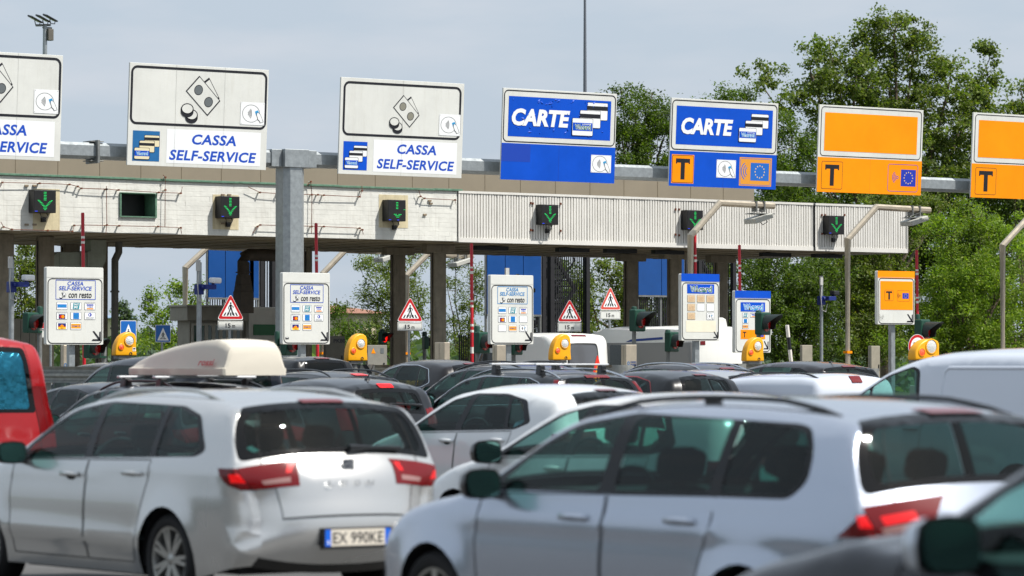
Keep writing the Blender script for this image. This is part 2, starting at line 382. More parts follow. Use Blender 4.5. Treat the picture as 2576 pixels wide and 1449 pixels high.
# slab, soffit, parapet
m = MB(); m.box(fx0, fx1 - .02, YF + .23, YB, FZ0 + .02, FZ0 + .32)
for k in range(26):
    x = fx0 + (fx1 - fx0) * (k + .5) / 26; m.box(x - .12, x + .12, YF + .4, YB - .3, FZ0 - .0, FZ0 + .02)
m.build('soffit', soff, canopy, CO, bevel=.01)
m = MB(); px1 = at(1897, 480, YF + 1.6).x
m.box(fx0, px1, YF + 1.6, YF + 1.9, FZ0 + .33, at(1000, 425, YF + 1.6).z + .25)
x = fx0
while x < px1: m.box(x, x + .014, YF + 1.592, YF + 1.6, FZ0 + .5, at(1000, 425, YF + 1.6).z + .25, 1); x += 1.22
m.build('parapet_wall', [parap, mat('panel_joint', (122, 111, 92), .8)], canopy, CO)
m = MB(); m.box(fx0, fx1 - .03, YF + .23, YB, FZ0 + .33, FZ0 + .42); m.build('roof_deck', CONCD, canopy, CO)
# soffit lamps (unlit bars)
for px, py in ((1235, 623), (1440, 632), (1560, 636), (2080, 640), (1950, 634), (1680, 626)):
    p = at(px, py, YF + 2.5 + (px % 5)); m = MB(); m.box(p.x - .55, p.x + .55, p.y - .1, p.y + .1, FZ0 - .12, FZ0 - .005); m.build('soffit_lamp', DARKM, canopy, CO, bevel=.01)
# columns
def column(pxa, pxb, Y, mt=CONCD, dy=.6, cap=True):
    a, b = at(pxa, 700, Y), at(pxb, 700, Y)
    # the visible width includes the shaded left side
    w = (b.x - a.x); u = VIEW.x / VIEW.y
    side = min(.45, w * .35); m = MB(); x0 = a.x + side * .55; m.box(x0, b.x, Y, Y + side * 1.1, 0, FZ0 - .005)
    m.box(x0 - .05, x0 + .02, Y + .08, Y + .14, 0, FZ0 - .1, 1)
    if cap: m.box(x0 - .28, b.x + .28, Y - .04, Y + side * 1.1 + .04, FZ0 - .22, FZ0 - .004)
    return m.build('column', [mt, DARKM], canopy, CO, bevel=.02)
for a, b, Y, c in ((-40, 36, 81.5, 0), (90, 137, 82.5, 0), (152, 202, 87, 0), (244, 272, 85.5, 0), (984, 1021, 84.5, 1), (1085, 1123, 82, 1), (1571, 1606, 85.5, 1), (1681, 1716, 83, 1), (1798, 1832, 85, 1), (770, 786, 86, 0)):
    column(a, b, Y, cap=bool(c))
# drain pipe against the left column
m = MB(); p = at(289, 700, 85.2); m.tube([(p.x, p.y, 0), (p.x, p.y, FZ0 - .5), (p.x + .12, p.y, FZ0 - .28), (p.x + .12, p.y, FZ0)], .10, 12)
for z in (1.2, 2.6, 3.6): m.lathe([(.105, z), (.125, z), (.125, z + .05), (.105, z + .05)], (p.x, p.y, 0), n=14)
m.build('drain_pipe', mat('pipe_grey', (108, 108, 100), .6, var=.2), canopy, CO, smooth=50)
# ducts
duct = mat('duct_grey', (150, 156, 142), .5, metal=.3, var=.2, streak=.25, stain=(70, 70, 62))
m = MB(); Yd = 84
a = at(268, 600, Yd); b = at(228, 600, Yd); c = at(140, 660, Yd)
m.box(b.x, a.x, Yd, Yd + .45, at(0, 672, Yd).z + .38, FZ0 - .004); 
pr = [(b.x, a.z - .35), (a.x, a.z - .35), (a.x - .02, a.z - .62), (a.x - .12, a.z - .78), (b.x, a.z - .82)]
m.prism([(q[0], q[1]) for q in pr], Yd + .003, Yd + .447)
m.box(c.x + .12, b.x - .004, Yd + .02, Yd + .43, a.z - .80, a.z - .38)
for x in (c.x + .75, c.x + 1.0, b.x - .1): m.box(x, x + .05, Yd - .015, Yd + .46, a.z - .83, a.z - .35)
m.prism([(c.x - .12, a.z - 1.0), (c.x + .12, a.z - .80), (c.x + .12, a.z - .38), (c.x + .02, a.z - .42), (c.x - .12, a.z - .6)], Yd + .02, Yd + .43)
m.build('air_duct', duct, canopy, CO, bevel=.012)
brown = mat('sooty_duct', (70, 62, 52), .7, var=.35, vscale=5)
m = MB(); Yd = 83.5
a = at(627, 640, Yd); b = at(720, 640, Yd)
m.tube([(b.x + .6, Yd + .3, a.z), (b.x, Yd + .3, a.z), (a.x + .18, Yd + .3, a.z), (a.x + .05, Yd + .3, a.z - .05), (a.x, Yd + .3, a.z - .2), (a.x, Yd + .3, a.z - .55)], .17, 14)
q = at(627, 700, Yd)
m.tube([(a.x, Yd + .3, a.z - .56), (a.x, Yd + .3, q.z + .1)], .16, 14)
vv = []
for z, hw in ((q.z + .1, .14), (q.z - .35, .19), (q.z - .36, .205), (q.z - .95, .205)):
    vv += [(a.x - hw, Yd + .3 - hw, z), (a.x + hw, Yd + .3 - hw, z), (a.x + hw, Yd + .3 + hw, z), (a.x - hw, Yd + .3 + hw, z)]
m.add(vv, [(i * 4 + j, i * 4 + (j + 1) % 4, i * 4 + 4 + (j + 1) % 4, i * 4 + 4 + j) for i in range(3) for j in range(4)] + [(12, 13, 14, 15)])
for z in (a.z - .5, a.z - .85): m.lathe([(.16, z), (.22, z), (.22, z + .03), (.16, z + .03)], (a.x, Yd + .3, 0), n=16)
m.build('extract_duct', brown, canopy, CO, smooth=35)
# rusty cable runs on the concrete fascia (real, stand 6 cm off the wall so that they throw shadows)
ins = mat('porcelain', (214, 208, 190), .4)
def cable(pts, r=.009):
    P = [at(x, y, YF - .10) for x, y in pts]; m = MB(); m.tube([(p.x, YF - .10 + rnd.uniform(-.01, .01), p.z) for p in P], r, 6)
    for p in P[1:-1]:
        m.tube([(p.x, YF - .10, p.z), (p.x, YF + .0, p.z - .01)], .022, 8, 1); m.box(p.x - .022, p.x + .022, YF - .12, YF - .08, p.z - .022, p.z + .022, 0)
    m.build('cable', [rust, ins], canopy, CO, smooth=50)
cable([(0, 472), (6, 459), (100, 461), (175, 464), (196, 469), (205, 474), (268, 476), (298, 478), (400, 484), (455, 486), (458, 470)])
cable([(2, 558), (9, 571), (30, 577), (120, 580), (182, 582), (187, 567), (210, 566), (300, 568), (398, 570), (455, 573), (456, 588)])
cable([(268, 468), (268, 476), (269, 566), (266, 588)]); cable([(410, 440), (416, 446), (416, 478), (415, 572)])
cable([(624, 470), (654, 484), (700, 487), (800, 490), (815, 491), (905, 495), (911, 480), (911, 468)])
cable([(635, 587), (648, 570), (655, 566), (740, 568), (815, 570), (905, 574), (912, 578), (914, 590)])
cable([(772, 466), (782, 457), (785, 490), (784, 570), (784, 588)]); cable([(1053, 478), (1058, 494), (1068, 499), (1145, 503), (1146, 512)])
m = MB(); p = at(76, 495, YF); q = at(92, 526, YF); m.box(p.x, q.x, YF - .012, YF + .1, q.z, p.z); m.build('cable_hole', BLACKP, canopy, CO)
# stained patches round the light boxes: thin old paint coats
coat = mat('old_cream_paint', (204, 192, 158), .8, var=.18, vscale=5, streak=.55, stain=(118, 92, 58))
for a, b, c, d in ((83, 474, 150, 587), (535, 489, 600, 578), (953, 489, 1026, 574)):
    p, q = at(a, b, YF), at(c, d, YF); m = MB(); m.box(p.x, q.x, YF - .006, YF + .004, max(q.z, FZ0 + .03), p.z); m.build('paint_patch', coat, canopy, CO)
m = MB()
for px, py in ((66, 467), (86, 467), (66, 565), (86, 565), (560, 562), (575, 562), (576, 490), (560, 490), (1083, 512), (1080, 505), (2098, 552), (1068, 540)):
    p = at(px, py, YF); m = MB(); m.box(p.x - .05, p.x + .05, YF - .04, YF, p.z - .022, p.z + .022); m.build('bracket', mat('old_bracket', (150, 134, 112), .8, var=.4, vscale=20), canopy, CO)
for px, py in ((1333, 511), (1338, 512), (1333, 579), (1338, 580), (1408, 513), (1408, 581), (1697, 527), (1706, 527), (1697, 590), (1706, 592), (2065, 541), (2073, 541), (2065, 588), (2073, 588), (2122, 541)):
    p = at(px, py, YF); m = MB(); m.box(p.x - .018, p.x + .018, YF - .07, YF - .02, p.z - .03, p.z + .03); m.build('bracket', rust, canopy, CO)

# ------------------------------------------------------------------ lane signals (green arrows)
led = mat('green_led', (10, 120, 60), .4, emit=(20, 255, 120), es=.8); ledb = mat('blue_led', (30, 50, 200), .4, emit=(60, 80, 255), es=.7)
def lane_signal(pxl, pyt, pxr, pyb, full, label):
    p, q = at(pxl, pyt, YF - .3), at(pxr, pyb, YF - .3); w = q.x - p.x; h = p.z - q.z
    t = thing('lane_signal', label, 'traffic signal', (p.x, YF - .3, q.z), group='lane signals on the canopy front')
    m = MB(); m.box(0, w, 0, .30, 0, h); m.build('housing', BLACKP, t, bevel=.012)
    A = Art(w, h)
    def bar(u, v, hw):
        A.rect(u - hw, v - .009, u + hw, v + .009, led, 1)
    sh = ([.10, .17, .24, .31, .38, .44] if full else [.13, .20, .27, .34, .41])
    for v in sh: bar(.5, v, .062)
    if full:
        for k, v in enumerate((.44, .50, .56, .62, .68, .74)):
            o = .30 - .055 * k; bar(.5 - o, v + .02 * (k == 0), .058 if k else .04); bar(.5 + o, v + .02 * (k == 0), .058 if k else .04)
        bar(.5, .80, .085); bar(.5, .86, .045)
    else:
        bar(.40, .68, .09); bar(.66, .68, .09); bar(.53, .745, .15); bar(.53, .81, .08); bar(.92, .45, .05)
    A.rect(.03, .93, .16, .95, ledb, 1)
    if not full: A.rect(.5, .93, .62, .95, ledb, 1)
    A.shift(0, -.001, 0); A.build('arrow', t)
    m = MB(); m.tube([(w * .35, .1, 0), (w * .4, .06, -.12), (w * .55, .05, -.16), (w * .68, .06, -.08), (w * .66, .1, 0)], .012, 6)
    m.box(w * .55, w * .72, .2, .3, -.22, -.10); m.build('cable', BLACKP, t, smooth=50)
    return t
lane_signal(86, 477, 141, 536, 1, 'lit green arrow box beside a dark hole, leftmost on the canopy wall')
lane_signal(556, 493, 603, 549, 1, 'lit green arrow box on scorched cream paint left of the steel gantry post')
lane_signal(977, 502, 1021, 557, 0, 'green arrow box with half its arrow dark, right of the gantry post')
lane_signal(1363, 514, 1405, 566, 1, 'lit green arrow box on ribbed metal under the first blue CARTE sign')
lane_signal(1729, 528, 1769, 579, 1, 'lit green arrow box partly behind a slanting steel arm')
lane_signal(2085, 542, 2124, 590, 1, 'lit green arrow box on ribbed metal nearest the right end of the canopy')

# ------------------------------------------------------------------ sign gantry
gantry = thing('sign_gantry', 'galvanised steel gantry beam on one thick post in front of the canopy', 'gantry', tuple(at(729, 918, YG)))
GO = tuple(gantry.location)
bz0, bz1 = at(250, 400, YG).z, at(250, 359, YG).z
gx0, gx1 = at(-300, 380, YG).x, at(2800, 470, YG).x
m = MB(); ch = .07
P = [(0, bz0 + ch), (0, bz1 - ch), (ch, bz1), (.42 - ch, bz1), (.42, bz1 - ch), (.42, bz0 + ch), (.42 - ch, bz0), (ch, bz0)]
def oct_beam(xa, xb):
    vs = [(xa, YG + p, z) for p, z in P] + [(xb, YG + p, z) for p, z in P]; n = 8
    m.add(vs, [tuple(range(8)), tuple(range(15, 7, -1))] + [(i, (i + 1) % 8, 8 + (i + 1) % 8, 8 + i) for i in range(8)])
oct_beam(gx0, gx1); m.build('beam', GALV, gantry, GO)
for px in (244, 2230):
    m = MB(); x = at(px, 380, YG).x; m.box(x - .03, x + .03, YG - .09, YG + .5, bz0 - .1, bz1 + .06)
    for z in (bz0 - .05, bz1 + .02): m.box(x - .16, x + .2, YG + .02, YG + .4, z, z + .02)
    m.build('flange', GALVD, gantry, GO, bevel=.005)
pw = .60; pc = at(690, 600, YG - .12).x + .33 + .0
m = MB(); c = .13; O = [(0, c), (c, 0), (pw - c, 0), (pw, c), (pw, pw - c), (pw - c, pw), (c, pw), (0, pw - c)]
vs = [(pc + a, YG - .12 + b, 0) for a, b in O] + [(pc + a, YG - .12 + b, bz1 - .08) for a, b in O]
m.add(vs, [tuple(range(7, -1, -1)), tuple(range(8, 16))] + [(i, (i + 1) % 8, 8 + (i + 1) % 8, 8 + i) for i in range(8)])
m.build('post', GALV, gantry, GO)
m = MB(); m.box(pc - .05, pc + pw + .05, YG - .16, YG + pw, bz0 - .03, bz1 + .03); m.box(pc - .35, pc - .052, YG - .03, YG + .45, bz0 - .02, bz1 + .02); m.box(pc + pw + .052, pc + pw + .35, YG - .03, YG + .45, bz0 - .02, bz1 + .02)
m.build('head_bracket', GALV, gantry, GO, bevel=.01)

YS = YG - .32
def sym_contactless(A, u, v, k, lay):
    """oval, four waves and a hand with a card; k = half width in metres"""
    A.ell(u, v, k, k * .86, INK, lay, inner=.955)
    for j, rr in enumerate((.14, .30, .46, .62)):
        A.arc(u - .34 * k / A.w - .16 * k / A.w, v, (rr + .16) * k, .078 * k, -38, 38, INK, lay, sx=.75)
    s = k
    def L(pts): return [(A.X(u) + p[0] * s, A.Z(v) + p[1] * s) for p in pts]
    A.poly(L([(.42, .22), (.78, .36), (.95, -.0), (.58, -.16)]), SKYB, lay + 1)
    A.poly(L([(.62, .10), (.80, .14), (1.05, -.02), (1.30, -.50), (1.42, -.78), (1.05, -.90), (.92, -.70), (.78, -.62), (.70, -.36), (.60, -.15)]), INK, lay + 2)
    A.poly(L([(.66, .07), (.80, .10), (1.02, -.05), (1.25, -.50), (1.36, -.78), (1.09, -.85), (.97, -.66), (.83, -.58), (.75, -.36), (.66, -.16)]), WHITE2, lay + 3)
def sticker(name, u0, v0, u1, v1, w, h, parent, frame, dy, sc=.40):
    A = Art(w * (u1 - u0), h * (v1 - v0)); A.rect(0, 0, 1, 1, WHITE2, 0)
    for u in (.04, .96):
        for v in (.05, .95): A.ell(u, v, .008, .008, DARKM, 1, n=6)
    sym_contactless(A, .44, .5, A.w * sc * .92, 1)
    A.shift(w * u0, dy, h * (1 - v1)); A.mb.v = [tuple(frame @ Vector(p)) for p in A.mb.v]; return A.build(name, parent)
def via_logo(A, u0, v0, u1, v1, lay, field=BLUE, fill=GREENL, edge=WHITE2):
    A.rect(u0, v0, u1, v1, field, lay)
    uw = u1 - u0; vh = v1 - v0
    for b, mt, dl in ((.075, edge, 1), (.018, fill, 2)):
        g = (.075 - b) * .22
        A.text('VI\u039b', u0 + uw * (.10 + g), v0 + vh * (.14 + g * 2), u0 + uw * (.44 - g), v1 - vh * (.16 + g * 2), mt, lay + dl, b)
        A.text('card', u0 + uw * (.42 + g), v0 + vh * (.16 + g * 2), u0 + uw * (.92 - g), v1 - vh * (.12 + g * 2), mt, lay + dl, b)
def cards3(A, us, vs, cw, chh, lay, face=WHITE2, logo=GREENL, small=False):
    for i in range(3):
        u, v = us[i], vs[i]; L = lay + 4 * i
        A.rect(u, v, u + cw, v + chh, INK, L, r=.03); A.rect(u + .003, v + .004, u + cw - .003, v + chh - .004, face, L + 1, r=.027)
        if i < 2: A.rect(u + .003, v + chh * .20, u + cw - .003, v + chh * .44, INK, L + 2)
        else:
            via_logo(A, u + cw * .03, v + chh * .26, u + cw * .97, v + chh * .72, L + 2, BLUE, logo)
            if not small: A.text('autostrade', u + cw * .47, v + chh * .29, u + cw * .9, v + chh * .36, WHITE2, L + 6, .02, .3)
def flag(A, u0, v0, u1, v1, field, lay, star=STAR, sr=.085):
    A.rect(u0, v0, u1, v1, field, lay); uc, vc = (u0 + u1) / 2, (v0 + v1) / 2; hh = (v1 - v0) * A.h; ww = (u1 - u0) * A.w; rr = min(hh, ww) * .34
    for k in range(12):
        a = 2 * math.pi * k / 12; cx, cy = A.X(uc) + rr * math.cos(a), A.Z(vc) + rr * math.sin(a); P = []
        for j in range(10):
            q = math.pi / 2 + j * math.pi / 5; r_ = rr * (.17 if j % 2 == 0 else .075); P.append((cx + r_ * math.cos(q), cy + r_ * math.sin(q)))
        A.poly(P, star, lay + 1)
def waves(A, u, v, k, mt, lay, dot=True):
    if dot: A.ell(u, v, k * .22, k * .22, mt, lay, inner=.62)
    for rr in (.45, .68, .92): A.arc(u + (.06 if not dot else 0) * k / A.w, v, rr * k, .09 * k, 125, 235, mt, lay)
def tletter(A, u0, v0, u1, v1, lay, fill=ORANGE, framed=True, ow=.014):
    uw, vh = u1 - u0, v1 - v0
    if framed:
        A.rect(u0, v0, u1, v1, INK, lay, r=.045); A.rect(u0 + ow / A.w, v0 + ow / A.h, u1 - ow / A.w, v1 - ow / A.h, fill, lay + 1, r=.034)
    A.rect(u0 + uw * .17, v0 + vh * .12, u1 - uw * .17, v0 + vh * .27, INK, lay + 2); A.rect(u0 + uw * .405, v0 + vh * .27, u1 - uw * .405, v0 + vh * .88, INK, lay + 2)
    for sx in (u0 + uw * .17, u1 - uw * .23): A.rect(sx, v0 + vh * .27, sx + uw * .06, v0 + vh * .31, INK, lay + 2)

def gantry_sign(pxl, pyt, pxr, pyb, kind, label, lean=3.2, **kw):
    p, q = at(pxl, pyt, YS), at(pxr, pyb, YS); z0 = at(pxl, pyb, YS).z; w = q.x - p.x; h = p.z - z0
    t = thing('overhead_sign', label, 'toll sign', (p.x, YS, z0), group='large toll lane signs on the gantry')
    Fm = Matrix.Rotation(R(lean), 4, 'X')
    m = MB(); m.box(0, w, .002, .05, 0, h, 0, Fm); m.build('panel', kw.get('pm', WHITE), t, bevel=.004, seg=1)
    # rear stiffeners and clamps to the beam
    m = MB()
    for u in (.18, .5, .82): m.box(w * u - .04, w * u + .04, .052, .14, .05, h * .95, 0, Fm)
    for u in (.18, .82): m.box(w * u - .05, w * u + .05, .10, .30, bz0 - z0 + .02, bz0 - z0 + .08); m.box(w * u - .05, w * u + .05, .02, .30, bz1 - z0 - .08, bz1 - z0 - .02)
    m.build('support_rail', GALVD, t)
    def done(A, name):
        A.mb.v = [tuple(Fm @ Vector((a, b - .001, c))) for a, b, c in A.mb.v]; return A.build(name, t)
    A = Art(w, h)
    if kind == 'cash':
        vs_ = kw.get('v', .60); ins_ = kw.get('inset', .010)
        for us in kw.get('seams', (.33, .68)): A.rect(us, .0, us + .0022, 1, mat('seam_line', (186, 186, 180), .6), 0)
        A.ring(ins_, .015 + ins_, 1 - ins_, vs_, .17, .058, INK, 1); done(A, 'border')
        A = Art(w, h); ox, oy, k = kw.get('pic', (.0, .0, 1.)); asp = w / h
        def T(u, v): return (.52 + ox + (u - .52) * k, .29 + oy + (v - .29) * k)
        def PL(pts): return [(A.X(T(u, v)[0]), A.Z(T(u, v)[1])) for u, v in pts]
        b2 = PL([(.529, .149), (.565, .107), (.645, .31), (.60, .36)]); A.poly(b2, INK, 1); A.oline(b2, .16, INK, 2)
        c = (sum(p_[0] for p_ in b2) / 4, sum(p_[1] for p_ in b2) / 4); A.poly([(p_[0] + (c[0] - p_[0]) * .17, p_[1] + (c[1] - p_[1]) * .17) for p_ in b2], WHITE, 2)
        b1 = PL([(.494, .094), (.40, .25), (.5615, .487), (.651, .333)]); A.poly(b1, INK, 3)
        c = (sum(p_[0] for p_ in b1) / 4, sum(p_[1] for p_ in b1) / 4); A.poly([(p_[0] + (c[0] - p_[0]) * .075, p_[1] + (c[1] - p_[1]) * .075) for p_ in b1], WHITE, 4)
        gm = kw.get('grey', GREY)
        for u, v in ((.491, .236), (.565, .35)):
            uu, vv = T(u, v); A.ell(uu, vv, .128 * k, .118 * k, INK, 5, rot=.9); A.ell(uu, vv, .110 * k, .100 * k, gm, 6, rot=.9)
        for u, v, L in ((.446, .482, 5), (.414, .425, 8)):
            uu, vv = T(u, v); dz = .075 * k
            A.ell(uu, vv + dz / h, .172 * k, .130 * k, INK, L); A.rect(uu - .172 * k / w, vv, uu + .172 * k / w, vv + dz / h, INK, L); A.ell(uu, vv, .172 * k, .130 * k, INK, L); A.ell(uu, vv, .146 * k, .106 * k, WHITE, L + 1)
        done(A, 'pictogram')
        A = Art(w, h); st = kw.get('txt', (.0, .0))
        A.rect(.275, .63, .955, .965, WHITE2, 0)
        A.text('CASSA', .455 + st[0], .672 + st[1], .775 + st[0], .775 + st[1], BLUE2, 1, .030, .17, 1.06)
        A.text('SELF-SERVICE', .295 + st[0], .832 + st[1], .925 + st[0], .935 + st[1], BLUE2, 1, .030, .17, 1.06); done(A, 'lettering')
        A = Art(w, h); bm_ = kw.get('bluebox', TEAL); A.rect(.035, .66, .225, .955, bm_, 1)
        cards3(A, (.115, .08, .045), (.70, .755, .825), .11, .115, 2, CREAM if bm_ is TEAL else WHITE2, SKYB, True); done(A, 'card_panel')
        sticker('sticker', .80, .33, .975, .555, w, h, t, Fm, -.006)
    elif kind == 'carte':
        A.rect(0, .60, 1, 1, BLUE, 0); A.rect(.499, .6, .5012, 1, mat('seam_blue', (0, 50, 150), .6), 1); A.ring(.008, .018, .992, .588, .13, .028, INK, 1); done(A, 'border')
        A = Art(w, h); A.rect(.05, .085, .95, .525, BLUE, 0)
        if kw.get('wrinkle'):
            for _ in range(46):
                a = rnd.uniform(.08, .93); b = rnd.choice((rnd.uniform(.10, .18), rnd.uniform(.42, .50), rnd.uniform(.12, .48)))
                aa = rnd.uniform(0, 3.1); l = rnd.uniform(.02, .05)
                P0 = (w * a, h * (1 - b)); P1 = (P0[0] + l * w * math.cos(aa), P0[1] + l * w * math.sin(aa) * .8); nx, ny = -(P1[1] - P0[1]) * .22, (P1[0] - P0[0]) * .22
                mid = ((P0[0] + P1[0]) / 2, (P0[1] + P1[1]) / 2)
                if not (.06 * w < min(P0[0], P1[0]) and max(P0[0], P1[0]) < .94 * w and h * .48 < min(P0[1], P1[1]) and max(P0[1], P1[1]) < h * .91): continue
                A.mb.add([(P0[0], 0, P0[1]), (mid[0] + nx, 0, mid[1] + ny), (P1[0], 0, P1[1]), (mid[0] - nx, 0, mid[1] - ny), (mid[0], -.018, mid[1])], [(0, 1, 4), (1, 2, 4), (2, 3, 4), (3, 0, 4)], A.mi(BLUE))
        done(A, 'blue_field')
        A = Art(w, h); a, b, c, d = kw['txt']; A.text('CARTE', a, b, c, d, WHITE2, 8, .045, .17, 1.0); done(A, 'lettering')
        A = Art(w, h); cards3(A, kw['cu'], kw['cv'], kw['cw'], kw['ch'], 5, WHITE2, kw.get('logo', GREENL)); done(A, 'card_pictogram')
        if kw.get('wrinkle'):
            A = Art(w, h); A.rect(0, .61, .25, .80, mat('patched_blue', (10, 62, 170), .45), 1); done(A, 'patch')
        u0, v0, u1, v1 = kw['stk']; sticker('sticker', u0, v0, u1, v1, w, h, t, Fm, -.006)
        if kw.get('tele'):
            A = Art(w, h); A.rect(.020, .640, .225, .968, ORANGE, 1); tletter(A, .024, .648, .221, .962, 2); done(A, 'transponder_plate')
            of = mat('faded_orange', (222, 150, 46), .5)
            A = Art(w, h); A.rect(.65, .64, .955, .968, of, 1); A.ring(.658, .652, .947, .958, .06, .012, EUB2, 2)
            waves(A, .735, .80, .30, EUB2, 2, False); flag(A, .755, .70, .93, .905, EUB2, 2); done(A, 'flag_plate')
    elif kind == 'tele':
        A.rect(0, .60, 1, 1, ORANGE, 0); A.rect(.499, .6, .5012, 1, mat('seam_orange', (224, 128, 0), .6), 1); A.ring(.018, .018, .985, .588, .11, .022, INK, 1); done(A, 'border')
        A = Art(w, h); A.rect(.055, .085, .945, .525, ORANGE, 1); done(A, 'orange_field')
        A = Art(w, h); tletter(A, .038, .645, .238, .965, 1); done(A, 'transponder_symbol')
        A = Art(w, h); A.ring(.672, .645, .965, .965, .07, .014, EUBLUE, 1); waves(A, .765, .80, .20, EUBLUE, 1); flag(A, .80, .705, .945, .90, EUBLUE, 1); done(A, 'flag_symbol')
    return t
gantry_sign(-205, 120, 151, 392, 'cash', 'white CASSA SELF-SERVICE sign cut off by the left edge of the photo', pic=(.0, -.01, 1.), txt=(-.02, -.0), bluebox=TEAL)
gantry_sign(320, 157, 669, 415, 'cash', 'large white CASSA SELF-SERVICE sign with faded teal card box, left of the gantry post', txt=(0, 0))
gantry_sign(851, 194, 1161, 437, 'cash', 'white CASSA SELF-SERVICE sign with bright blue card box, right of the gantry post', v=.60, inset=.022, seams=(.5,), pic=(.005, .03, .86), grey=mat('note_khaki', (134, 132, 118), .5), bluebox=BLUE, txt=(.01, -.005))
gantry_sign(1259, 221, 1545, 451, 'carte', 'blue CARTE sign with wrinkled film and an empty blue lower half', 3.2, pm=WHITE, txt=(.078, .215, .585, .405), cu=(.735, .672, .605), cv=(.11, .20, .29), cw=.185, ch=.195, stk=(.785, .69, .965, .885), wrinkle=True)
gantry_sign(1682, 246, 1951, 467, 'carte', 'blue CARTE sign with yellow T plate and flag plate below', 3.2, txt=(.095, .215, .575, .405), cu=(.745, .69, .63), cv=(.135, .215, .30), cw=.165, ch=.165, logo=SKYB, stk=(.435, .68, .615, .885), tele=True)
gantry_sign(2054, 263, 2316, 482, 'tele', 'orange sign with T and flag symbols, next to the second CARTE sign', 3.2)
gantry_sign(2441, 283, 2700, 496, 'tele', 'orange sign with T symbol cut off by the right edge of the photo', 3.2)
# ------------------------------------------------------------------ traffic islands (kerbs) between the lanes
YBD = 68.0
kerb = mat('kerb_concrete', (150, 146, 136), .85, var=.25, vscale=4, bump=.3)
isl_px = [190, 770, 1288, 1762, 2254]
isl_x = [at(p, 800, YBD).x for p in isl_px]
for x in [isl_x[0] - 5.4] + isl_x + [isl_x[-1] + 5.6]:
    m = MB(); m.box(x - .9, x + .9, 58, 98, -.02, .15); tag(m.build('traffic_island', kerb, bevel=.03), kind='structure')

# ------------------------------------------------------------------ lane boards
def arrow_dr(A, u0, v0, u1, v1, lay):
    x0, x1, z0, z1 = A.X(u0), A.X(u1), A.Z(v1), A.Z(v0); t = (x1 - x0) * .17
    A.poly([(x0 + t * .6, z1 - t * .2), (x0 + t * 1.6, z1), (x1 - t * .5, z0 + t * 1.4), (x1 - t * 1.4, z0 + t * .5)], INK, lay)
    A.poly([(x1 - t, z0), (x1, z0), (x1, z1 - t * .2), (x1 - t, z1 - t * .6)], INK, lay); A.poly([(x0, z0), (x1, z0), (x1, z0 + t), (x0 + t * .8, z0 + t)], INK, lay)
def card_icons(A, rows, us, lay=1, cw=.19, chh=.098):
    for v, names in rows:
        for u, nme in zip(us, names):
            if nme is None: continue
            A.rect(u, v, u + cw, v + chh, mat('card_edge', (96, 100, 104), .6), lay, r=.012); A.rect(u + .006, v + .004, u + cw - .006, v + chh - .004, WHITE2, lay + 1, r=.01)
            def r(a, b, c, d, mt, l=2): A.rect(u + cw * a, v + chh * b, u + cw * c, v + chh * d, mt, lay + l)
            def tx(s, a, b, c, d, mt, l=3, **k): A.text(s, u + cw * a, v + chh * b, u + cw * c, v + chh * d, mt, lay + l, **k)
            if nme == 'via': r(.08, .28, .92, .72, mat('card_blue', (20, 120, 200), .5)); tx('VI\u039bcard', .16, .36, .86, .64, SKYB)
            elif nme == 'fast': A.npoly([(u + cw * .26, v + chh * .08), (u + cw * .86, v + chh * .08), (u + cw * .76, v + chh * .92), (u + cw * .18, v + chh * .92)], mat('card_teal', (16, 136, 150), .5), lay + 2); tx('FAST', .32, .16, .76, .42, WHITE2, bold=.03); tx('pay', .30, .50, .68, .86, WHITE2, bold=.03)
            elif nme == 'visa': tx('BankAmericard', .1, .06, .9, .17, INK); r(.2, .26, .82, .42, EUBLUE); tx('VISA', .26, .46, .76, .70, EUBLUE, shear=.2); r(.2, .76, .82, .90, ORANGE)
            elif nme == 'mc': tx('BankAmericard', .1, .06, .9, .17, INK); r(.2, .30, .80, .92, mat('card_navy', (30, 32, 92), .5)); A.ell(u + cw * .42, v + chh * .62, cw * A.w * .15, chh * A.h * .22, REDP, lay + 3, n=16); A.ell(u + cw * .58, v + chh * .62, cw * A.w * .15, chh * A.h * .22, ORANGE, lay + 4, n=16)
            elif nme == 'amex': r(.24, .1, .78, .92, mat('card_azure', (16, 118, 196), .5)); tx('AMERICAN', .3, .38, .72, .50, SKYB); tx('EXPRESS', .3, .58, .72, .70, SKYB)
            elif nme == 'diners': A.ell(u + cw * .5, v + chh * .34, cw * A.w * .16, chh * A.h * .24, EUBLUE, lay + 2, n=16); A.ell(u + cw * .46, v + chh * .34, cw * A.w * .06, chh * A.h * .15, WHITE2, lay + 3, n=10); tx('Diners Club', .16, .64, .84, .75, GREY, shear=.2); tx('International', .18, .80, .82, .90, GREY)
            elif nme == 'aura': r(.14, .14, .86, .5, mat('card_dblue', (30, 40, 110), .5)); r(.14, .5, .86, .62, REDP); r(.14, .62, .86, .92, mat('card_yellow', (236, 190, 30), .5)); A.ell(u + cw * .5, v + chh * .5, cw * A.w * .15, chh * A.h * .18, ORANGE, lay + 3, n=14); tx('Aura', .36, .70, .64, .86, REDP)
            elif nme == 'posta': r(.06, .2, .94, .82, mat('card_amber', (236, 162, 20), .5)); tx('POSTAMAT', .14, .40, .66, .62, EUBLUE); A.ell(u + cw * .8, v + chh * .5, cw * A.w * .07, chh * A.h * .14, EUBLUE, lay + 3, n=12, inner=.6)
            elif nme == 'nfc': sym_contactless(A, u + cw * .42, v + chh * .5, cw * A.w * .36, lay + 3)
            elif nme == 'fade': r(.02, .06, .98, .96, BEIGE); r(.22, .3, .8, .8, mat('faded_print', (206, 176, 140), .6, var=.35, vscale=60), 3)
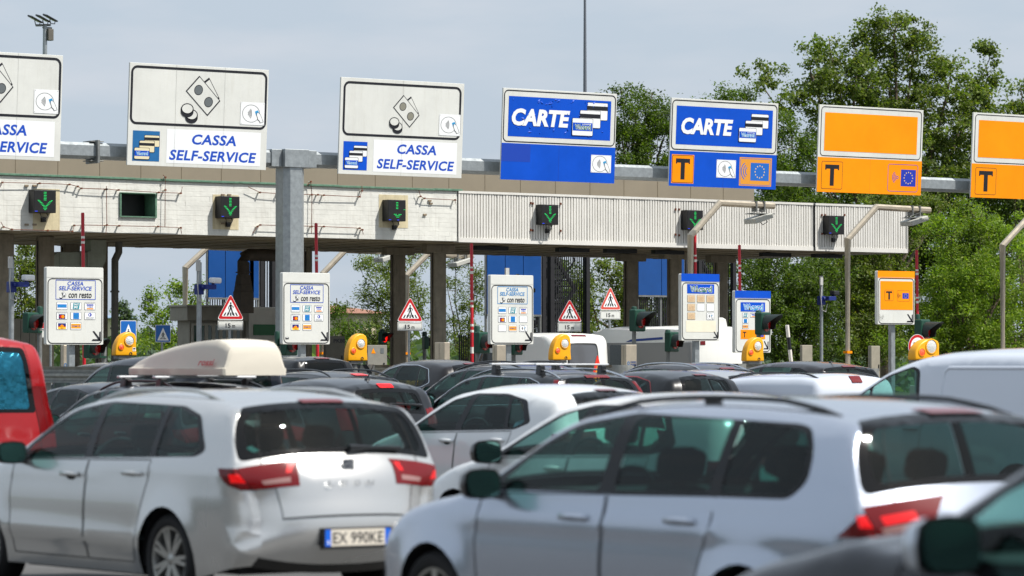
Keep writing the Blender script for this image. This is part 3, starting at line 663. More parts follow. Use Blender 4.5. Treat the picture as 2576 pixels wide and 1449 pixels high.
def lane_board(pxl, pyt, pxr, pyb, kind, label, Y=YBD, posts=(.5,)):
    p, q = at(pxl, pyt, Y), at(pxr, pyb, Y); z0 = at(pxl, pyb, Y).z; w = q.x - p.x; h = p.z - z0
    t = thing('lane_board', label, 'toll sign', (p.x, Y, 0), group='upright lane boards on the toll islands')
    m = MB(); m.prism(rrect(0, z0, w, z0 + h, .03, 3), .001, .12); m.build('panel', WHITE, t, bevel=.006, seg=1)
    m = MB()
    for u in posts: m.box(w * u - .07, w * u + .07, .125, .25, .15, z0 + h * .9)
    m.build('post', GALV, t, bevel=.006)
    def done(A, name): A.shift(0, -.002, z0); return A.build(name, t)
    top = .133 if kind == 'cash' else .12
    A = Art(w, h)
    if kind == 'via': A.rect(0, 0, 1, .115, BLUE, 0)
    if kind == 'tele': A.rect(0, 0, 1, .135, ORANGE, 0)
    A.rect(0, top - .002, 1, top + .002, mat('seam_line', (186, 186, 180), .6), 1)
    A.ring(.02, top + .012, .98, .988, .11, .020, INK, 1); done(A, 'border')
    if kind == 'cash':
        fb = BLUE2 if pxl < 1000 else mat('faded_letter_blue', (30, 132, 196), .5)
        A = Art(w, h); A.ring(.16, .165, .86, .418, .012, .012, fb, 1)
        A.text('CASSA', .365, .183, .645, .236, fb, 1, .016, .16); A.text('SELF-SERVICE', .215, .246, .795, .299, fb, 1, .016, .16)
        A.text('con resto', .385, .325, .79, .396, INK, 1, .016, .12); done(A, 'lettering')
        A = Art(w, h)
        for pts, l in (([(.29, .322), (.345, .352), (.325, .39), (.27, .36)], 1), ([(.262, .328), (.305, .318), (.34, .366), (.30, .39)], 3)):
            P = [(A.X(u), A.Z(v)) for u, v in pts]; A.poly(P, INK, l); c = (sum(a[0] for a in P) / 4, sum(a[1] for a in P) / 4); A.poly([(a[0] + (c[0] - a[0]) * .16, a[1] + (c[1] - a[1]) * .16) for a in P], WHITE2, l + 1)
        A.ell(.285, .343, .016, .018, INK, 5, n=10); A.ell(.308, .368, .016, .018, INK, 5, n=10)
        A.ell(.255, .392, .036, .030, INK, 5, n=14); A.ell(.25, .386, .028, .018, WHITE2, 6, n=12); done(A, 'pictogram')
        A = Art(w, h)
        if pxl < 1000: rows = ((.452, ('via', 'fast', 'visa')), (.578, ('mc', 'amex', 'diners')), (.710, ('aura', 'posta', None)))
        else: rows = ((.462, ('via', 'fast', 'visa')), (.588, ('mc', 'amex', 'blank')), (.720, ('blank', 'posta', 'nfc')))
        card_icons(A, rows, (.175, .42, .665)); done(A, 'card_symbols')
        A = Art(w, h); arrow_dr(A, .79, .82, .955, .95, 1)
        if 600 < pxl < 800: A.rect(.06, .90, .13, .93, INK, 1); A.rect(.07, .905, .12, .912, WHITE2, 2)
        done(A, 'arrow')
    elif kind == 'via':
        A = Art(w, h); via_logo(A, .15, .155, .86, .295, 1); done(A, 'logo')
        A = Art(w, h); card_icons(A, ((.315, ('fade', 'fade', 'fade')), (.445, ('fade', 'blank', 'blank')), (.575, ('fade', None, 'nfc'))), (.155, .405, .655), cw=.205, chh=.112); done(A, 'card_symbols')
        A = Art(w, h); A.rect(.12, .70, .90, .87, mat('cream_patch', (230, 224, 202), .6, var=.06), 1); done(A, 'patch'); A = Art(w, h); arrow_dr(A, .83, .86, .955, .955, 2); done(A, 'arrow')
    elif kind == 'via2':
        A = Art(w, h); A.rect(0, 0, 1, .125, BLUE, 0); via_logo(A, .155, .185, .84, .335, 1, BLUE, SKYB); done(A, 'logo')
        A = Art(w, h); card_icons(A, ((.355, ('fast', 'visa', 'mc')), (.45, ('amex', None, None)), (.54, ('posta', None, None))), (.20, .42, .64), cw=.17, chh=.075); done(A, 'card_symbols')
        A = Art(w, h); A.rect(.155, .63, .84, .78, ORANGE, 1); tletter(A, .19, .65, .33, .765, 2, ow=.006); flag(A, .65, .665, .80, .745, EUBLUE, 2); done(A, 'transponder_strip')
        A = Art(w, h); arrow_dr(A, .79, .81, .935, .945, 1); done(A, 'arrow')
    elif kind == 'tele':
        A = Art(w, h); A.rect(.07, .19, .95, .725, ORANGE, 2); tletter(A, .18, .355, .425, .56, 3, ow=.008)
        A.ring(.52, .36, .86, .565, .03, .007, INK, 3); waves(A, .60, .46, .10, INK, 3); flag(A, .665, .41, .835, .515, EUBLUE, 3); done(A, 'transponder_field')
        A = Art(w, h); arrow_dr(A, .775, .80, .95, .955, 1)
        for _ in range(16):
            u = rnd.uniform(.03, .13); v = rnd.uniform(.80, .93); A.line([(u, v), (u + rnd.uniform(.02, .06), v + rnd.uniform(.0, .04))], .004, mat('scrape', (120, 118, 112), .7), 2)
        done(A, 'arrow')
    return t
lane_board(117, 671, 260, 867, 'cash', 'white CASSA SELF-SERVICE board with eight card symbols, behind the dark minivan')
lane_board(711, 685, 830, 866, 'cash', 'white CASSA SELF-SERVICE board in front of the gantry post')
lane_board(1234, 691, 1342, 866, 'cash', 'white CASSA SELF-SERVICE board before the round white caravan, two symbols blank')
lane_board(1714, 688, 1810, 857, 'via', 'white board with blue top and peeled beige card squares')
lane_board(1849, 731, 1939, 887, 'via2', 'white board with blue top and a yellow T strip near its foot', Y=70)
lane_board(2208, 681, 2301, 816, 'tele', 'white board with yellow top and yellow T field, rightmost board', Y=72)

# ------------------------------------------------------------------ yellow warning lamps on the island noses
def lamp_head(pxl, pyt, pxr, pyb, label, Y=63.5, st=None):
    p, q = at(pxl, pyt, Y), at(pxr, pyb, Y); w = (q.x - p.x) * .84; h = p.z - at(pxl, pyb, Y).z; z0 = p.z - h
    t = thing('warning_lamp', label, 'warning lamp', (p.x + (q.x - p.x) * .16, Y, 0), group='yellow island warning lamps')
    out = [(.0, 0), (.01, .22), (.04, .42), (.12, .62), (.24, .80), (.40, .93), (.60, 1.0), (.78, .985), (.92, .90), (.975, .74), (.97, .52), (.965, .34), (.985, .14), (1.0, 0)]
    P = [(a * w, z0 + b * h) for a, b in out]
    m = MB(); m.prism(P, 0, w * .36); o = m.build('shell', YEL, t, bevel=w * .055, seg=4, smooth=55)
    def lamp(nm, u, v, r, mt, rim):
        c = (u * w, 0, z0 + v * h); mm = MB(); mm.lathe([(r * 1.28, .01), (r * 1.25, -.015), (r * 1.08, -.02), (r * 1.05, .02)], c, 'y', 20, 1); mm.lathe([(r * 1.06, -.006), (r * .7, -.02), (.001, -.026)], c, 'y', 20, 0)
        mm.build(nm, [mt, YEL], t, smooth=50)
    lamp('white_lamp', .64, .64, w * .185, mat('lamp_prism_white', (214, 216, 212), .25, coat=.5, bump=.9, bscale=55), 1)
    lamp('orange_lamp', .26, .37, w * .105, mat('lamp_orange', (226, 96, 62), .3, emit=(255, 80, 40), es=.25, bump=.9, bscale=60), 1)
    mm = MB(); mm.lathe([(w * .07, -.008), (w * .05, -.012), (w * .045, .005), (.001, .006)], (w * .70, 0, z0 + h * .09), 'y', 14); mm.build('keyhole', DARKM, t, smooth=40)
    if st: A = Art(w, h); A.rect(.79, .21 + .44, .93, .36 + .44, WHITE2, 1); A.rect(.81, .67, .91, .72, INK, 2); A.rect(.82, .74, .88, .77, INK, 2); A.shift(0, -.004, z0); A.build('sticker', t)
    mm = MB(); mm.tube([(w * .5, w * .3, .15), (w * .5, w * .3, z0)], w * .16, 10); mm.box(w * .2, w * .8, w * .08, w * .5, z0 - .06, z0 - .002); mm.build('stand', GALVD, t, smooth=40)
    return t
lamp_head(280, 835, 345, 895, 'yellow warning lamp beside the leftmost lane board', st=True)
lamp_head(866, 839, 926, 908, 'yellow warning lamp over the black and white chevron barrier')
lamp_head(1381, 840, 1438, 906, 'yellow warning lamp before the round white caravan')
lamp_head(1868, 848, 1923, 909, 'yellow warning lamp in front of the board with the yellow T strip')
lamp_head(2290, 852, 2366, 906, 'yellow warning lamp behind the silver-white van, beside a speed sign')

# ------------------------------------------------------------------ traffic lights
def traffic_light(pxc, pyc, size_px, label, Y=71, pole_px=None, top_py=None, yaw=15, lit=False, cap=True, back=False):
    p = at(pxc, pyc, Y); sc = abs(at(pxc + size_px, pyc, Y).x - p.x) / (math.cos(TH)) * .85
    t = thing('traffic_light', label, 'traffic light', (p.x, Y, 0), group='single traffic lights at the toll lanes')
    Mz = Matrix.Translation((0, 0, p.z)) @ Matrix.Rotation(R(yaw + (180 if back else 0)), 4, 'Z'); s = sc / .42
    m = MB(); m.box(-.2 * s, .2 * s, 0, .16 * s, -.22 * s, .22 * s, 0, Mz); m.build('housing', GREENTL, t, bevel=.03 * s)
    m = MB(); vs = []; r = .165 * s; nn = 20
    for k in range(nn + 1):
        a = R(-40 + 260 * k / nn); dep = -.34 * s * (0.35 + .65 * max(0, math.sin(a)) if math.sin(a) > 0 else .35)
        for rr in (r, r + .012): vs += [Mz @ Vector((rr * math.cos(a), -.002, rr * math.sin(a))), Mz @ Vector((rr * math.cos(a), dep, rr * math.sin(a)))]
    fs = []
    for k in range(nn):
        b = 4 * k; fs += [(b, b + 4, b + 5, b + 1), (b + 2, b + 3, b + 7, b + 6), (b + 1, b + 5, b + 7, b + 3)]
    m.add(vs, fs); m.build('visor', mat('visor_black', (20, 34, 30), .5), t, smooth=50)
    m = MB(); m.lathe([(r * .96, -.01), (r * .6, -.035 * s), (.001, -.045 * s)], (0, 0, 0), 'y', 20); m.v = [tuple(Mz @ Vector(v)) for v in m.v]
    m.build('lens', mat('lens_lit', (200, 20, 16), .2, emit=(255, 24, 16), es=.9) if lit else mat('lens_dim', (96, 12, 14), .2, emit=(160, 10, 10), es=.12, coat=.5), t, smooth=60)
    pp = at(pole_px if pole_px else pxc - size_px * .2, pyc, Y + .25); tz = at(pxc, top_py, Y).z if top_py else p.z + .35
    dx = pp.x - p.x; m = MB(); m.tube([(dx, .25, .15), (dx, .25, tz)], .055, 10)
    m.build('pole', GALVD, t, smooth=40)
    m = MB()
    if cap: m.lathe([(.075, tz - .30), (.075, tz - .24), (.062, tz - .2), (.075, tz), (.06, tz + .04), (.001, tz + .05)], (dx, .25, 0), n=12); m.build('pole_cap', GREENTL, t, smooth=40)
    for z in (p.z + .17 * s, p.z - .19 * s): m = MB(); m.box(min(0, dx) - .02, max(0, dx) + .02, .16 * s, .27, z - .02, z + .02); m.build('bracket', GREENTL, t)
    return t
traffic_light(85, 812, 42, 'green traffic light left of the leftmost lane board', pole_px=100, top_py=775, yaw=25)
traffic_light(1612, 806, 40, 'green traffic light on a post beside the long caravan, dark red lens', pole_px=1595, top_py=775, yaw=20)
traffic_light(1698, 860, 36, 'green traffic light low in front of the long caravan', pole_px=1680, top_py=834, yaw=22)
traffic_light(1928, 814, 40, 'green traffic light before the board with the yellow T strip', pole_px=1908, top_py=785, yaw=22, Y=66)
traffic_light(2330, 833, 40, 'green traffic light above the round speed sign', pole_px=2308, top_py=794, yaw=22)
traffic_light(1220, 862, 40, 'green traffic light below the right red and white boom', pole_px=1200, top_py=824, yaw=20)
traffic_light(968, 850, 24, 'small traffic light with lit red lens behind the grey cabinet', Y=84, pole_px=962, top_py=832, yaw=25, lit=True)
traffic_light(735, 866, 44, 'traffic light half hidden under the board at the gantry post', pole_px=698, top_py=838, yaw=22)
traffic_light(240, 874, 44, 'traffic light half hidden under the leftmost lane board', pole_px=262, top_py=860, yaw=22, cap=False)
traffic_light(1076, 862, 24, 'small traffic light seen from behind between the concrete columns', Y=84, pole_px=1068, top_py=838, yaw=70)
traffic_light(1305, 870, 34, 'traffic light half hidden below the board before the caravan', pole_px=1292, top_py=862, yaw=22, cap=False)

# ------------------------------------------------------------------ raised barrier booms (red with white bands)
redb = mat('boom_red', (186, 18, 34), .4, var=.1, vscale=5); whb = mat('boom_white', (228, 222, 214), .5)
def boom(px, pyt, pyb, bands, label, Y=75.5, r=.042):
    p = at(px, pyt, Y); zb = max(.9, at(px, pyb, Y).z); t = thing('barrier_boom', label, 'barrier arm', (p.x, Y, 0), group='raised red barrier booms')
    z1 = p.z; dx = at(px + 3, pyb, Y).x - p.x if pyb - pyt > 150 else .03
    def P(z): return (dx * (z1 - z) / max(.1, z1 - zb) * .6, 0, z)
    m = MB(); m.tube([P(.95), P(z1 - .02), P(z1)], [r, r, r * .8], 10); m.build('arm', redb, t, smooth=50)
    for a, b in bands:
        za, zb_ = at(px, a, Y).z, at(px, b, Y).z; m = MB(); m.tube([P(zb_), P(za)], r + .003, 10); m.build('band', whb, t, smooth=50)
    m = MB(); m.box(-.17, .17, -.14, .14, .15, 1.05); m.build('drive_box', mat('barrier_box', (196, 190, 176), .5, var=.1), t, bevel=.02)
    return t
boom(208, 535, 670, [(594, 600), (607, 613)], 'raised red boom with two white bands above the leftmost lane board')
boom(795, 561, 684, [(641, 647), (652, 657)], 'raised red boom right of the thick gantry post')
boom(1186, 612, 905, [(671, 675), (682, 689), (755, 760), (767, 773), (815, 821), (830, 836), (873, 889)], 'long raised red boom in full view beside the concrete columns')
boom(1748, 588, 690, [(641, 645), (653, 659)], 'raised red boom beside the slanting antenna arm')
boom(1860, 616, 732, [(666, 671), (678, 683)], 'raised red boom above the board with the yellow T strip')
boom(2306, 629, 800, [(678, 682), (686, 692), (747, 751), (757, 763)], 'raised red boom right of the yellow T board')

# ------------------------------------------------------------------ steel antenna arms over the lanes
def antenna_arm(px0, pyb_, bend, top, end, ant, label, Y=75.5, Yb=None, r=.095):
    A_, B_, C_ = at(*bend, Y), at(*top, Y), at(*end, Y); t = thing('antenna_arm', label, 'antenna pole', (A_.x, Y, 0), group='bent steel antenna poles')
    L = lambda p: (p.x - A_.x, 0, p.z)
    m = MB(); m.tube([(0, 0, .1), (0, 0, A_.z), L(B_), L(C_)], r, 8); m.build('pole', STAINL, t, smooth=20)
    m = MB(); m.box(-.18, .18, -.18, .18, .0, .12); m.box(-.09, .09, -.09, .09, 1.95, 2.02, 1); m.build('foot_plate', [GALVD, ORANGE], t)
    if ant:
        a = at(*ant, Y); x = a.x - A_.x; zt = C_.z - r; k = .05
        m = MB(); 
        for dx in (-.14, .14): m.box(x + dx - .02, x + dx + .02, -.11, .11, zt - .08, zt + 2 * r + .02)
        m.box(x - .45, x + .45, -.03, .03, zt - .16, zt - .14); m.box(x - .3, x + .5, -.12, .12, zt - .14, zt - .12)
        for y in (-.1, .1): m.tube([(x - .2, y, zt - .14), (x - .25, y, a.z + .12), (x + .2, y, a.z + .26), (x + .22, y, zt - .14)], .012, 5)
        m.build('bracket', GALVD, t)
        m = MB(); Mr = Matrix.Translation((x, 0, a.z)) @ Matrix.Rotation(R(-16), 4, 'Y'); m.box(-.32, .32, -.26, .26, -.07, .07, 0, Mr); m.build('antenna_box', mat('antenna_grey', (186, 186, 178), .5, var=.1), t, bevel=.02)
        m = MB(); m.tube([(x + .25, 0, a.z + .06), (x + .36, .05, a.z - .08), (x + .24, .1, a.z - .16), (x + .1, .1, a.z - .06)], .012, 5); m.build('cable', BLACKP, t, smooth=50)
    return t
antenna_arm(1737, 700, (1737, 594), (1810, 511), (1946, 518), (1908, 550), 'bent steel antenna pole crossing in front of the second last arrow box')
antenna_arm(2132, 930, (2132, 602), (2204, 521), (2338, 529), (2300, 556), 'bent steel antenna pole at the right end of the canopy')
antenna_arm(2522, 880, (2522, 618), (2590, 544), (2720, 548), None, 'bent steel antenna pole at the right edge of the photo')
antenna_arm(466, 770, (466, 674), (522, 622), (640, 626), None, 'bent steel antenna pole behind the canopy beside the blue panels', Y=92)
antenna_arm(812, 690, (812, 688), (868, 630), (985, 634), (972, 648), 'bent steel antenna pole behind the canopy right of the gantry post', Y=92)
antenna_arm(1023, 890, (1023, 693), (1075, 640), (1188, 645), (1157, 660), 'bent steel antenna pole between the two concrete columns', Y=92)

# ------------------------------------------------------------------ camera poles
camblue = mat('camera_blue', (20, 42, 118), .45, var=.1)
def camera_pole(px, pyt, pyc, label, Y=76, side=1, bright=True, r=.065):
    p = at(px, pyt, Y); c = at(px, pyc, Y); t = thing('camera_pole', label, 'camera pole', (p.x, Y, 0), group='camera poles with blue brackets')
    m = MB(); m.tube([(0, 0, .1), (0, 0, p.z)], r, 12); m.build('pole', GALV, t, smooth=40)
    z = c.z; s = side
    m = MB(); m.box(-.09, .09, -.09, .09, z - .13, z + .13); m.tube([(0, -.1, z + .05), (.25 * s, -.2, z + .06), (.3 * s, -.2, z + .14)], .05, 8); m.box(.16 * s - .12, .16 * s + .16, -.3, -.12, z + .0, z + .12); m.build('bracket', camblue, t, bevel=.01)
    m = MB(); Mr = Matrix.Translation((.34 * s, -.2, z + .22)) @ Matrix.Rotation(R(20), 4, 'Z'); m.box(-.16, .16, -.09, .09, -.07, .07, 0, Mr); m.build('camera', mat('camera_white', (232, 234, 236), .4) if bright else DARKM, t, bevel=.035)
    m = MB(); m.tube([(-.05, -.08, z + .5), (-.1, -.1, z + .1), (-.08, -.12, z - .28), (.06, -.12, z - .33), (.14, -.12, z - .1)], .014, 6); m.box(-.13, -.03, -.12, -.06, z + .45, z + .72); m.build('cable', mat('cable_grey', (188, 188, 184), .5), t)
    return t
camera_pole(29, 653, 722, 'pole with blue camera bracket at the left edge of the photo')
camera_pole(501, 660, 728, 'pole with blue camera bracket left of the blue panels')
camera_pole(1276, 674, 742, 'camera pole rising behind the board before the round caravan', Y=78, bright=False)
camera_pole(2066, 712, 756, 'thin pole with dark blue camera before the trees', Y=80, bright=False, r=.05)
camera_pole(1303, 712, 748, 'dark camera pole in front of the wide blue panels', Y=90, bright=False)

# ------------------------------------------------------------------ pedestrian warning triangles
def walker(A, u, v, k, lay):
    X, Z = A.X(u), A.Z(v)
    def P(pts): return [(X + a * k, Z + b * k) for a, b in pts]
    A.ell(u, v - .0, k * .11, k * .11, INK, lay, n=14); A.mb.v[-14:] = [(p[0], p[1], p[2] + k * .86) for p in A.mb.v[-14:]]
    for pts in ([(-.12, .70), (.10, .72), (.14, .30), (-.10, .28)], [(-.10, .34), (.06, .30), (-.12, -.10), (-.24, -.42), (-.40, -.40), (-.26, -.06)], [(.0, .32), (.14, .32), (.26, -.02), (.36, -.44), (.22, -.46), (.10, -.06)],
                [(-.12, .70), (-.04, .62), (-.22, .40), (-.28, .14), (-.36, .16), (-.30, .46)], [(.06, .70), (.12, .58), (.30, .44), (.26, .30), (.36, .32), (.38, .48)]): A.poly(P(pts), INK, lay)
def zebra(A, u, v, k, lay):
    X, Z = A.X(u), A.Z(v)
    for i in range(-2, 3): A.poly([(X + k * (i * .30 - .07), Z + k * .18), (X + k * (i * .30 + .07), Z + k * .18), (X + k * (i * .40 + .10), Z - k * .16), (X + k * (i * .40 - .10), Z - k * .16)], INK, lay)
def tri(cx, zb, w, h, r):
    """rounded triangle outline"""
    V = [(cx - w / 2, zb), (cx + w / 2, zb), (cx, zb + h)]; P = []
    for i in range(3):
        a, b, c = Vector(V[i - 1]), Vector(V[i]), Vector(V[(i + 1) % 3]); d0 = (a - b).normalized(); d1 = (c - b).normalized()
        for k in range(6):
            s = k / 5; q = b + (d0 * (1 - s) ** 2 + d1 * s ** 2) * r * 1.6; P.append((q.x, q.y))
    return P
def ped_sign(pxl, pyt, pxr, pyb, plate, label, Y=77, faded=False, bent=False, post_u=.5, yaw=0):
    p, q = at(pxl, pyb, Y), at(pxr, pyb, Y); w = (q.x - p.x); h = at(pxl, pyt, Y).z - p.z; z0 = p.z
    if yaw: w = h * 1.14
    t = thing('crossing_sign', label, 'warning sign', ((p.x + q.x) / 2, Y, 0), R(yaw), group='red crossing warning triangles')
    red = REDF if faded else REDP
    m = MB(); m.prism(tri(0, z0, w, h, .06), .001, .02); m.build('panel', GALVD, t)
    A = Art(w, h)
    A.poly([(a + w / 2, b) for a, b in tri(0, 0, w, h, .06)], WHITE2, 1); A.poly([(a + w / 2, b + .018) for a, b in tri(0, 0, w * .955, h * .95, .055)], red, 2); A.poly([(a + w / 2, b + h * .125) for a, b in tri(0, 0, w * .68, h * .66, .03)], WHITE2, 3)
    zebra(A, .5, .79, w * .30, 4); walker(A, .5, .66, h * .34, 5); A.shift(-w / 2, 0, z0); A.build('triangle', t)
    pz1, pz0 = at(pxl, plate[0], Y).z, at(pxl, plate[1], Y).z; pw = w * .93
    m = MB(); m.box(-pw / 2, pw / 2, .001, .018, pz0, pz1); m.build('plate', WHITE, t, bevel=.004, seg=1)
    A = Art(pw, pz1 - pz0); A.ring(.02, .06, .98, .94, .02, .008, GREY, 1); A.text('15', .30, .27, .50, .75, INK, 1, .03); A.text('m', .56, .45, .68, .75, INK, 1, .02); A.shift(-pw / 2, 0, pz0); A.build('lettering', t)
    m = MB()
    if bent:
        e = at(bent[0], bent[1], Y + .05).x - t.location.x; m.tube([(0, .05, z0 + h * .7), (0, .05, pz0 - .1), (.04, .05, pz0 - .35), (e - .06, .05, pz0 - .75), (e, .05, pz0 - 1.0), (e, .05, .1)], .033, 10)
    else: m.tube([((post_u - .5) * w, .05, .1), ((post_u - .5) * w, .05, z0 + h * .8)], .033, 10)
    m.build('post', GALV, t, smooth=40); return t
ped_sign(546, 738, 614, 804, (807, 830), 'red crossing triangle with 15 m plate in front of the grey booth')
ped_sign(998, 746, 1065, 809, (811, 832), 'red crossing triangle with 15 m plate on the front concrete column')
ped_sign(1410, 751, 1456, 810, (812, 834), 'narrow red crossing triangle with 15 m plate before the dark stairs', yaw=-18)
ped_sign(1508, 719, 1563, 780, (782, 803), 'faded pink crossing triangle on a bent post by the long caravan', faded=True, bent=(1556, 850))
ped_sign(100, 775, 160, 828, (831, 850), 'crossing triangle almost hidden behind the leftmost lane board', Y=80)
ped_sign(1890, 772, 1944, 822, (825, 842), 'crossing triangle peeping out behind the board with the yellow T strip', Y=80)
def blue_sign(pxl, pyt, pxr, pyb, label, Y=79):
    p, q = at(pxl, pyt, Y), at(pxr, pyb, Y); w = q.x - p.x; h = p.z - q.z; z0 = q.z; t = thing('zebra_sign', label, 'road sign', (p.x, Y, 0), group='blue zebra crossing signs')
    m = MB(); m.box(0, w, .001, .02, z0, z0 + h); m.build('panel', GALVD, t, bevel=.003, seg=1)
    A = Art(w, h); A.rect(0, 0, 1, 1, WHITE2, 0, r=.03); A.rect(.025, .025, .975, .975, mat('road_sign_blue', (16, 98, 180), .4), 1, r=.025); A.npoly([(.5, .16), (.88, .9), (.12, .9)], WHITE2, 2); zebra(A, .5, .80, w * .24, 3); walker(A, .5, .68, h * .30, 4); A.shift(0, 0, z0); A.build('symbol', t)
    m = MB(); m.tube([(w / 2, .05, .1), (w / 2, .05, z0 + h * .9)], .03, 8); m.build('post', GALV, t, smooth=40)
blue_sign(303, 806, 343, 862, 'blue zebra crossing sign behind the yellow warning lamp')
blue_sign(391, 817, 429, 861, 'blue zebra crossing sign standing clear before small trees', Y=82)
# round speed limit sign
Y = 66; p = at(2308, 872, Y); t = thing('speed_sign', 'round red rimmed 30 speed limit sign beside a yellow lamp', 'speed sign', (p.x, Y, 0))
rr = at(2331, 872, Y).x - p.x; m = MB(); m.lathe([(.001, .02), (rr, .02), (rr, .001), (.001, .001)], (0, 0, p.z), 'y', 32); m.build('panel', GALVD, t)
A = Art(2 * rr, 2 * rr); A.ell(.5, .5, rr, rr, WHITE2, 1, n=40); A.ell(.5, .5, rr * .97, rr * .97, REDP, 2, n=40); A.ell(.5, .5, rr * .74, rr * .74, WHITE2, 3, n=36); A.text('30', .26, .32, .74, .68, INK, 4, .03); A.shift(-rr, 0, p.z - rr); A.build('lettering', t)
m = MB(); m.tube([(0, .06, .15), (0, .06, p.z)], .035, 8); m.build('post', GALV, t, smooth=40)
# striped leaning pole
Y = 72; a, b = at(1980, 818, Y), at(1998, 915, Y); t = thing('striped_pole', 'leaning black and white striped pole before the dark trees', 'marker pole', (b.x, Y, 0))
m = MB(); nsg = 8; top = Vector((a.x - b.x, 0, a.z)); bot = Vector((.12, 0, .1))
for k in range(nsg):
    s0, s1 = k / nsg, (k + 1) / nsg; m.tube([top.lerp(bot, s0), top.lerp(bot, s1 - .002)], .05, 10, k % 2)
m.build('pole', [whb, INK], t, smooth=40)

# ------------------------------------------------------------------ cabinets
def cabinet(pxl, pxm, pxr, pyt, mt, label, Y=67, stk=True, nm='control_cabinet'):
    p, q = at(pxl, pyt, Y), at(pxr, pyt, Y); 
    a = at(pxm, pyt, Y); w = q.x - a.x; dep = (a.x - p.x) * VIEW.y / VIEW.x * 1.0
    t = thing(nm, label, 'cabinet', (a.x, Y, 0), group='control cabinets on the islands'); h = p.z
    m = MB(); m.box(0, w, 0, dep, .15, h); m.build('casing', mt, t, bevel=.012)
    m = MB(); m.box(-.004, -.001, dep * .52, dep * .53, .2, h - .03); m.box(w * .06, w * .94, -.004, -.001, h * .62, h * .62 + .006); m.box(w * .8, w * .86, -.02, -.004, h * .7, h * .78); m.build('door_seam', DARKM, t)
    if stk:
        A = Art(w, .2); A.ell(.22, .45, .035, .045, mat('label_blue', (40, 110, 170), .5), 1, n=16, inner=.6); A.text('CONTROL', .40, .2, .96, .45, mat('label_blue2', (30, 70, 130), .5), 1, .03); A.text('SYSTEMS', .40, .52, .96, .77, mat('label_blue2', (30, 70, 130), .5), 1, .03); A.shift(0, -.004, h - .55); A.build('sticker', t)
    return t
cabinet(1092, 1118, 1132, 861, STAINL, 'tall stainless cabinet between the concrete columns and the red boom', Y=64)
cabinet(1238, 1250, 1273, 868, STAINL, 'stainless cabinet under the board before the round caravan')
cabinet(1563, 1575, 1602, 867, STAINL, 'stainless cabinet in front of the long caravan')
cabinet(150, 160, 180, 868, STAINL, 'stainless cabinet below the leftmost lane board', Y=69)
pg = mat('cabinet_grey', (150, 144, 128), .7, var=.15, streak=.2)
cabinet(2013, 2018, 2044, 868, pg, 'grey box cabinet right of the striped pole', stk=False)
cabinet(2185, 2192, 2214, 870, pg, 'grey box cabinet under the yellow T board', stk=False)
cg = mat('cabinet_dark', (92, 90, 80), .7, var=.2)
t = cabinet(812, 820, 868, 845, cg, 'dark grey utility cabinet marked PK80 left of a yellow lamp', Y=82, stk=False)
A = Art(.7, .2); A.text('PK80', .35, .2, .9, .75, INK, 1, .02); A.shift(0, -.004, at(840, 856, 82).z - .12); A.build('lettering', t)
t = cabinet(918, 925, 974, 868, mat('cabinet_pale', (134, 132, 124), .7, var=.15), 'pale grey electric cabinet with a warning triangle, right of a yellow lamp', Y=80, stk=False)
A = Art(.6, .6); A.npoly([(.3, .1), (.42, .34), (.18, .34)], ORANGE, 1); A.rect(.68, .1, .86, .34, GREY, 1); A.shift(0, -.004, at(940, 868, 80).z - .62); A.build('warning_label', t)

